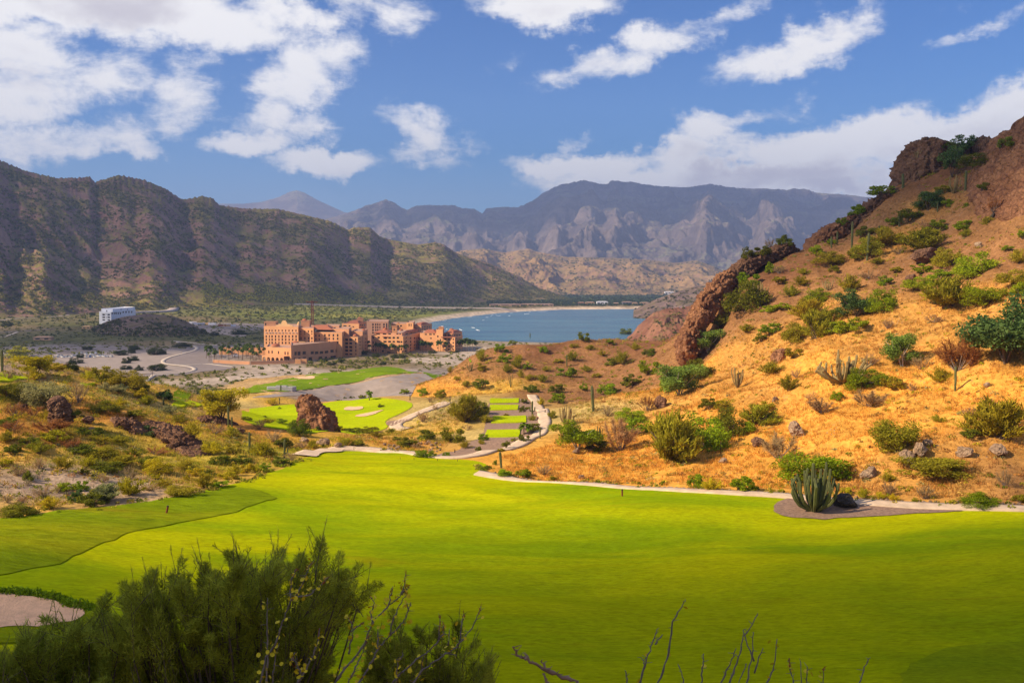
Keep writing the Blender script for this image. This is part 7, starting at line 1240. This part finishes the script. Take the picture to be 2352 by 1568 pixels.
def twiggy(lines, fn, Y, label, seed, r0=.016, leafp=.9, red=True, mat=None, base=None):
    r = np.random.default_rng(seed); us = [fn(*l[0])[0] for l in lines if l[0][1] > 500]; ub = base if base is not None else float(np.mean(us)); g0 = pY(ub, 2000, Y); gz_ = float(H(g0[0], g0[1])); O = Vector((g0[0], g0[1], gz_)); e = empty('leafless_shrub', O, label, 'shrub', 'leafless shrubs in the foreground')
    sm, lv = MB(), MB(); px = Y * S / F
    for l in lines:
        pts = [Vector(pY(*fn(*p), Y + r.normal() * .02)) - O for p in l]; root = l[0][1] > 1350 if fn is Jq else l[0][1] > 530
        if root: pts = [Vector((r.normal() * .1, r.normal() * .1, -.1)), (pts[0] * .55 + Vector((0, 0, 0))) * 1.0] + pts
        fine = []
        for i in range(len(pts) - 1):
            for k in range(5): fine.append(pts[i].lerp(pts[i + 1], k / 5) + Vector(r.normal(size=3) * .0055))
        fine.append(pts[-1]); n = len(fine); ra = r0 * (1.0 if root else .62); sm.tube(fine, [max(.004, ra * (1 - .72 * i / n) * (1 + .18 * r.normal())) for i in range(n)], 6)
        for i in range(2, n):
            t = i / n
            if r.uniform() < .5: d = Vector(rand_dirs(1, r)[0]); d.z = abs(d.z) * .6; sm.tube([fine[i], fine[i] + d * r.uniform(.03, .09)], [.0045, .002], 4)
            for _ in range(3):
                if r.uniform() < leafp * (1 - t * .75) * .55:
                    c = fine[i] + Vector(r.normal(size=3) * .035); a = Vector(rand_dirs(1, r)[0]); b = a.orthogonal().normalized(); q = a.cross(b); s = r.uniform(.018, .034); lv.add([c + (b * math.cos(x) + q * math.sin(x)) * s for x in np.linspace(0, 6.28, 7)[:6]], [(0, 1, 2, 3, 4, 5)])
        if red and r.uniform() < .55:
            d = (fine[-1] - fine[-2]).normalized(); rt = MB()
            for k in range(7): c = fine[-1] - d * r.uniform(0, .12) + Vector(r.normal(size=3) * .008); rt.tube([c, c + (d + Vector(r.normal(size=3) * .4)) * .035], [.005, .002], 4)
            rt.build('bud_cluster', RTIP, e)
    sm.build('stems', mat or MT['twig'], e, True)
    if lv.v: lv.build('leaves', YLEAF, e)
    return e
twiggy([[(240, 1408), (300, 1180), (380, 1060), (440, 880), (510, 690), (500, 610), (515, 520), (560, 420)], [(510, 690), (560, 650), (630, 500), (680, 380)], [(545, 665), (680, 640), (780, 550), (830, 490)], [(560, 1408), (640, 1290), (700, 1170), (750, 1020), (760, 930)], [(290, 1408), (310, 1100), (305, 900), (310, 680)], [(350, 1408), (360, 1250), (410, 1060)], [(520, 1200), (545, 1140)], [(600, 1330), (560, 1240), (520, 1190)]], Jq, 7.6, 'leafless shrub with yellow leaves rising in front of the big wispy tree', 41, .017, 1.0)
twiggy([[(890, 1408), (960, 1300), (1060, 1190), (1140, 1080), (1200, 930), (1230, 860), (1340, 750), (1440, 670), (1500, 600), (1530, 580)], [(1470, 640), (1490, 560), (1502, 460)], [(1210, 890), (1203, 790), (1230, 710), (1190, 660)], [(1360, 735), (1375, 650), (1392, 570)], [(1100, 1408), (1200, 1240), (1270, 1100), (1340, 1020), (1400, 960), (1480, 880), (1520, 800), (1545, 710)], [(1360, 990), (1400, 830), (1480, 680), (1510, 640)], [(1265, 1100), (1263, 1000), (1268, 930)], [(1000, 1408), (1060, 1290), (1110, 1180), (1190, 990)], [(1010, 1160), (1040, 1000), (1040, 910), (995, 830)], [(1040, 960), (1140, 880)], [(1525, 760), (1510, 700)]], Jq, 7.8, 'tall leafless grey shrub with forked stems at the bottom centre', 42, .017, .55)
twiggy([[(1560, 1408), (1640, 1300), (1780, 1200), (1900, 1130), (1990, 1030), (2080, 930), (2155, 740)], [(1975, 1045), (1985, 920), (1998, 810)], [(1380, 1408), (1480, 1300), (1600, 1200), (1720, 1120), (1830, 980), (1832, 900)], [(1785, 1030), (1800, 830)], [(1870, 1080), (1880, 940)], [(1640, 1290), (1655, 1170)], [(1880, 1150), (1945, 1165)], [(1420, 1408), (1440, 1220), (1480, 1170)]], Jq, 7.7, 'leafless shrub leaning right over the turf at the bottom centre', 43, .016, .5)
twiggy([[(640, 547), (665, 455), (700, 370), (715, 310)], [(705, 370), (742, 330)], [(658, 460), (650, 433)], [(725, 547), (770, 410), (785, 270), (830, 205), (843, 173)], [(585, 547), (575, 490)], [(840, 547), (810, 460)]], K, 7.0, 'bare forked twigs at the bottom edge, left of centre right', 44, .015, .06, False)
twiggy([[(915, 547), (920, 480), (926, 415)], [(1000, 547), (1050, 450), (1070, 390)], [(1040, 547), (1080, 430), (1105, 340), (1165, 240)], [(1120, 547), (1140, 420), (1100, 310)], [(1142, 450), (1148, 320)], [(1150, 500), (1190, 390)], [(1205, 547), (1240, 470), (1252, 350)], [(1080, 547), (1115, 460)]], K, 7.0, 'bare grey shrub of many thin twigs at the bottom edge, right of centre', 45, .014, .12, False)
twiggy([[(1325, 547), (1315, 500), (1305, 435)], [(1360, 547), (1357, 450)], [(1385, 547), (1388, 475)], [(1455, 547), (1462, 480)]], K, 7.2, 'low twigs with red-brown tips at the bottom right', 46, .012, .05, True)
twiggy([[(1620, 547), (1640, 475), (1668, 432)]], K, 7.2, 'single short bare twig at the bottom right edge', 47, .012, .0, False)
twiggy([[(360, 547), (250, 500), (150, 445), (95, 420), (75, 385)], [(240, 492), (200, 450)], [(230, 547), (208, 505)], [(130, 440), (145, 430)]], K, 4.2, 'thick pale red-brown branch close to the camera at the bottom edge', 48, .018, 0, False, simple('red_bark', (.30, .17, .11), .85, .25, 10))

# ------------------------------------------------------------------ unseen clouds added left of the view, placed to shade the land
m, t = new_mat('added_cloud_vapour'); tc = t.n('ShaderNodeTexCoord'); g = t.n('ShaderNodeNewGeometry'); ln = t.n('ShaderNodeVectorMath', {0: t.n('ShaderNodeVectorMath', {0: (tc, 'Object'), 1: (1, 1, 0)}, operation='MULTIPLY')}, operation='LENGTH')
nz_ = t.noise((g, 'Position'), .0028, 5, .55); dn = t.math('ADD', t.mr((ln, 1), 1.0, .35), t.math('MULTIPLY', t.math('SUBTRACT', nz_, .5), 1.1)); oi = t.n('ShaderNodeObjectInfo'); al = t.math('MULTIPLY', t.mr(dn, .18, .75), (oi, 'Alpha'))
finish(t, t.n('ShaderNodeMixShader', {0: al, 1: t.n('ShaderNodeBsdfTransparent'), 2: t.n('ShaderNodeBsdfDiffuse', {'Color': (.9, .9, .9, 1)})})); CLOUD = m
def added_cloud(tx, ty, tz, rx, ry, alpha, label, Ld=7000, rz=0.0):
    bm = bmesh.new(); bmesh.ops.create_icosphere(bm, subdivisions=4, radius=1)
    for v in bm.verts: v.co *= 1 + .08 * mnoise.fractal(v.co * 2 + Vector((tx, ty, 0)) * .01, 1, 2, 3)
    me = bpy.data.meshes.new('added_cloud'); bm.to_mesh(me); bm.free(); me.materials.append(CLOUD); o = link('added_cloud', me); o.location = Vector((tx, ty, tz)) + SUN * Ld; o.scale = (rx, ry, min(rx, ry) * .12); o.rotation_euler = (0, 0, rz); o.color = (1, 1, 1, alpha)
    return tag(o, label, 'added_cloud', kind='stuff')
ADDED_CLOUDS = [(170, -30, 45, 440, 300, .94, 'unseen clouds added to shade the near end of the fairway'), (-1150, 3050, 150, 1500, 950, .48, 'unseen clouds added to shade the dark mountain ridge'), (-430, 1350, 8, 420, 420, .5, 'unseen clouds added to shade the parking lot and the plain'), (330, 475, 90, 330, 200, .62, 'unseen clouds added to shade the upper right hillside')]
for c in ADDED_CLOUDS: added_cloud(*c)
added_cloud(1500, 12200, 900, 4600, 2600, .9, 'unseen clouds added to shade the blue massif', 9500)
resolve_labels()
# ------------------------------------------------------------------ air
m, t = new_mat('haze_air')
vol = t.n('ShaderNodeVolumePrincipled', {'Color': (0.44, 0.58, 1.0, 1), 'Density': 0.000068, 'Anisotropy': 0.1})
t.n('ShaderNodeOutputMaterial', {'Volume': vol})
mb = MB(); mb.box(-12000, 12000, -400, 21500, -9, 1800)
tag(mb.build('haze', m), 'thin blue haze over the bay and the far mountains', 'haze', kind='stuff')
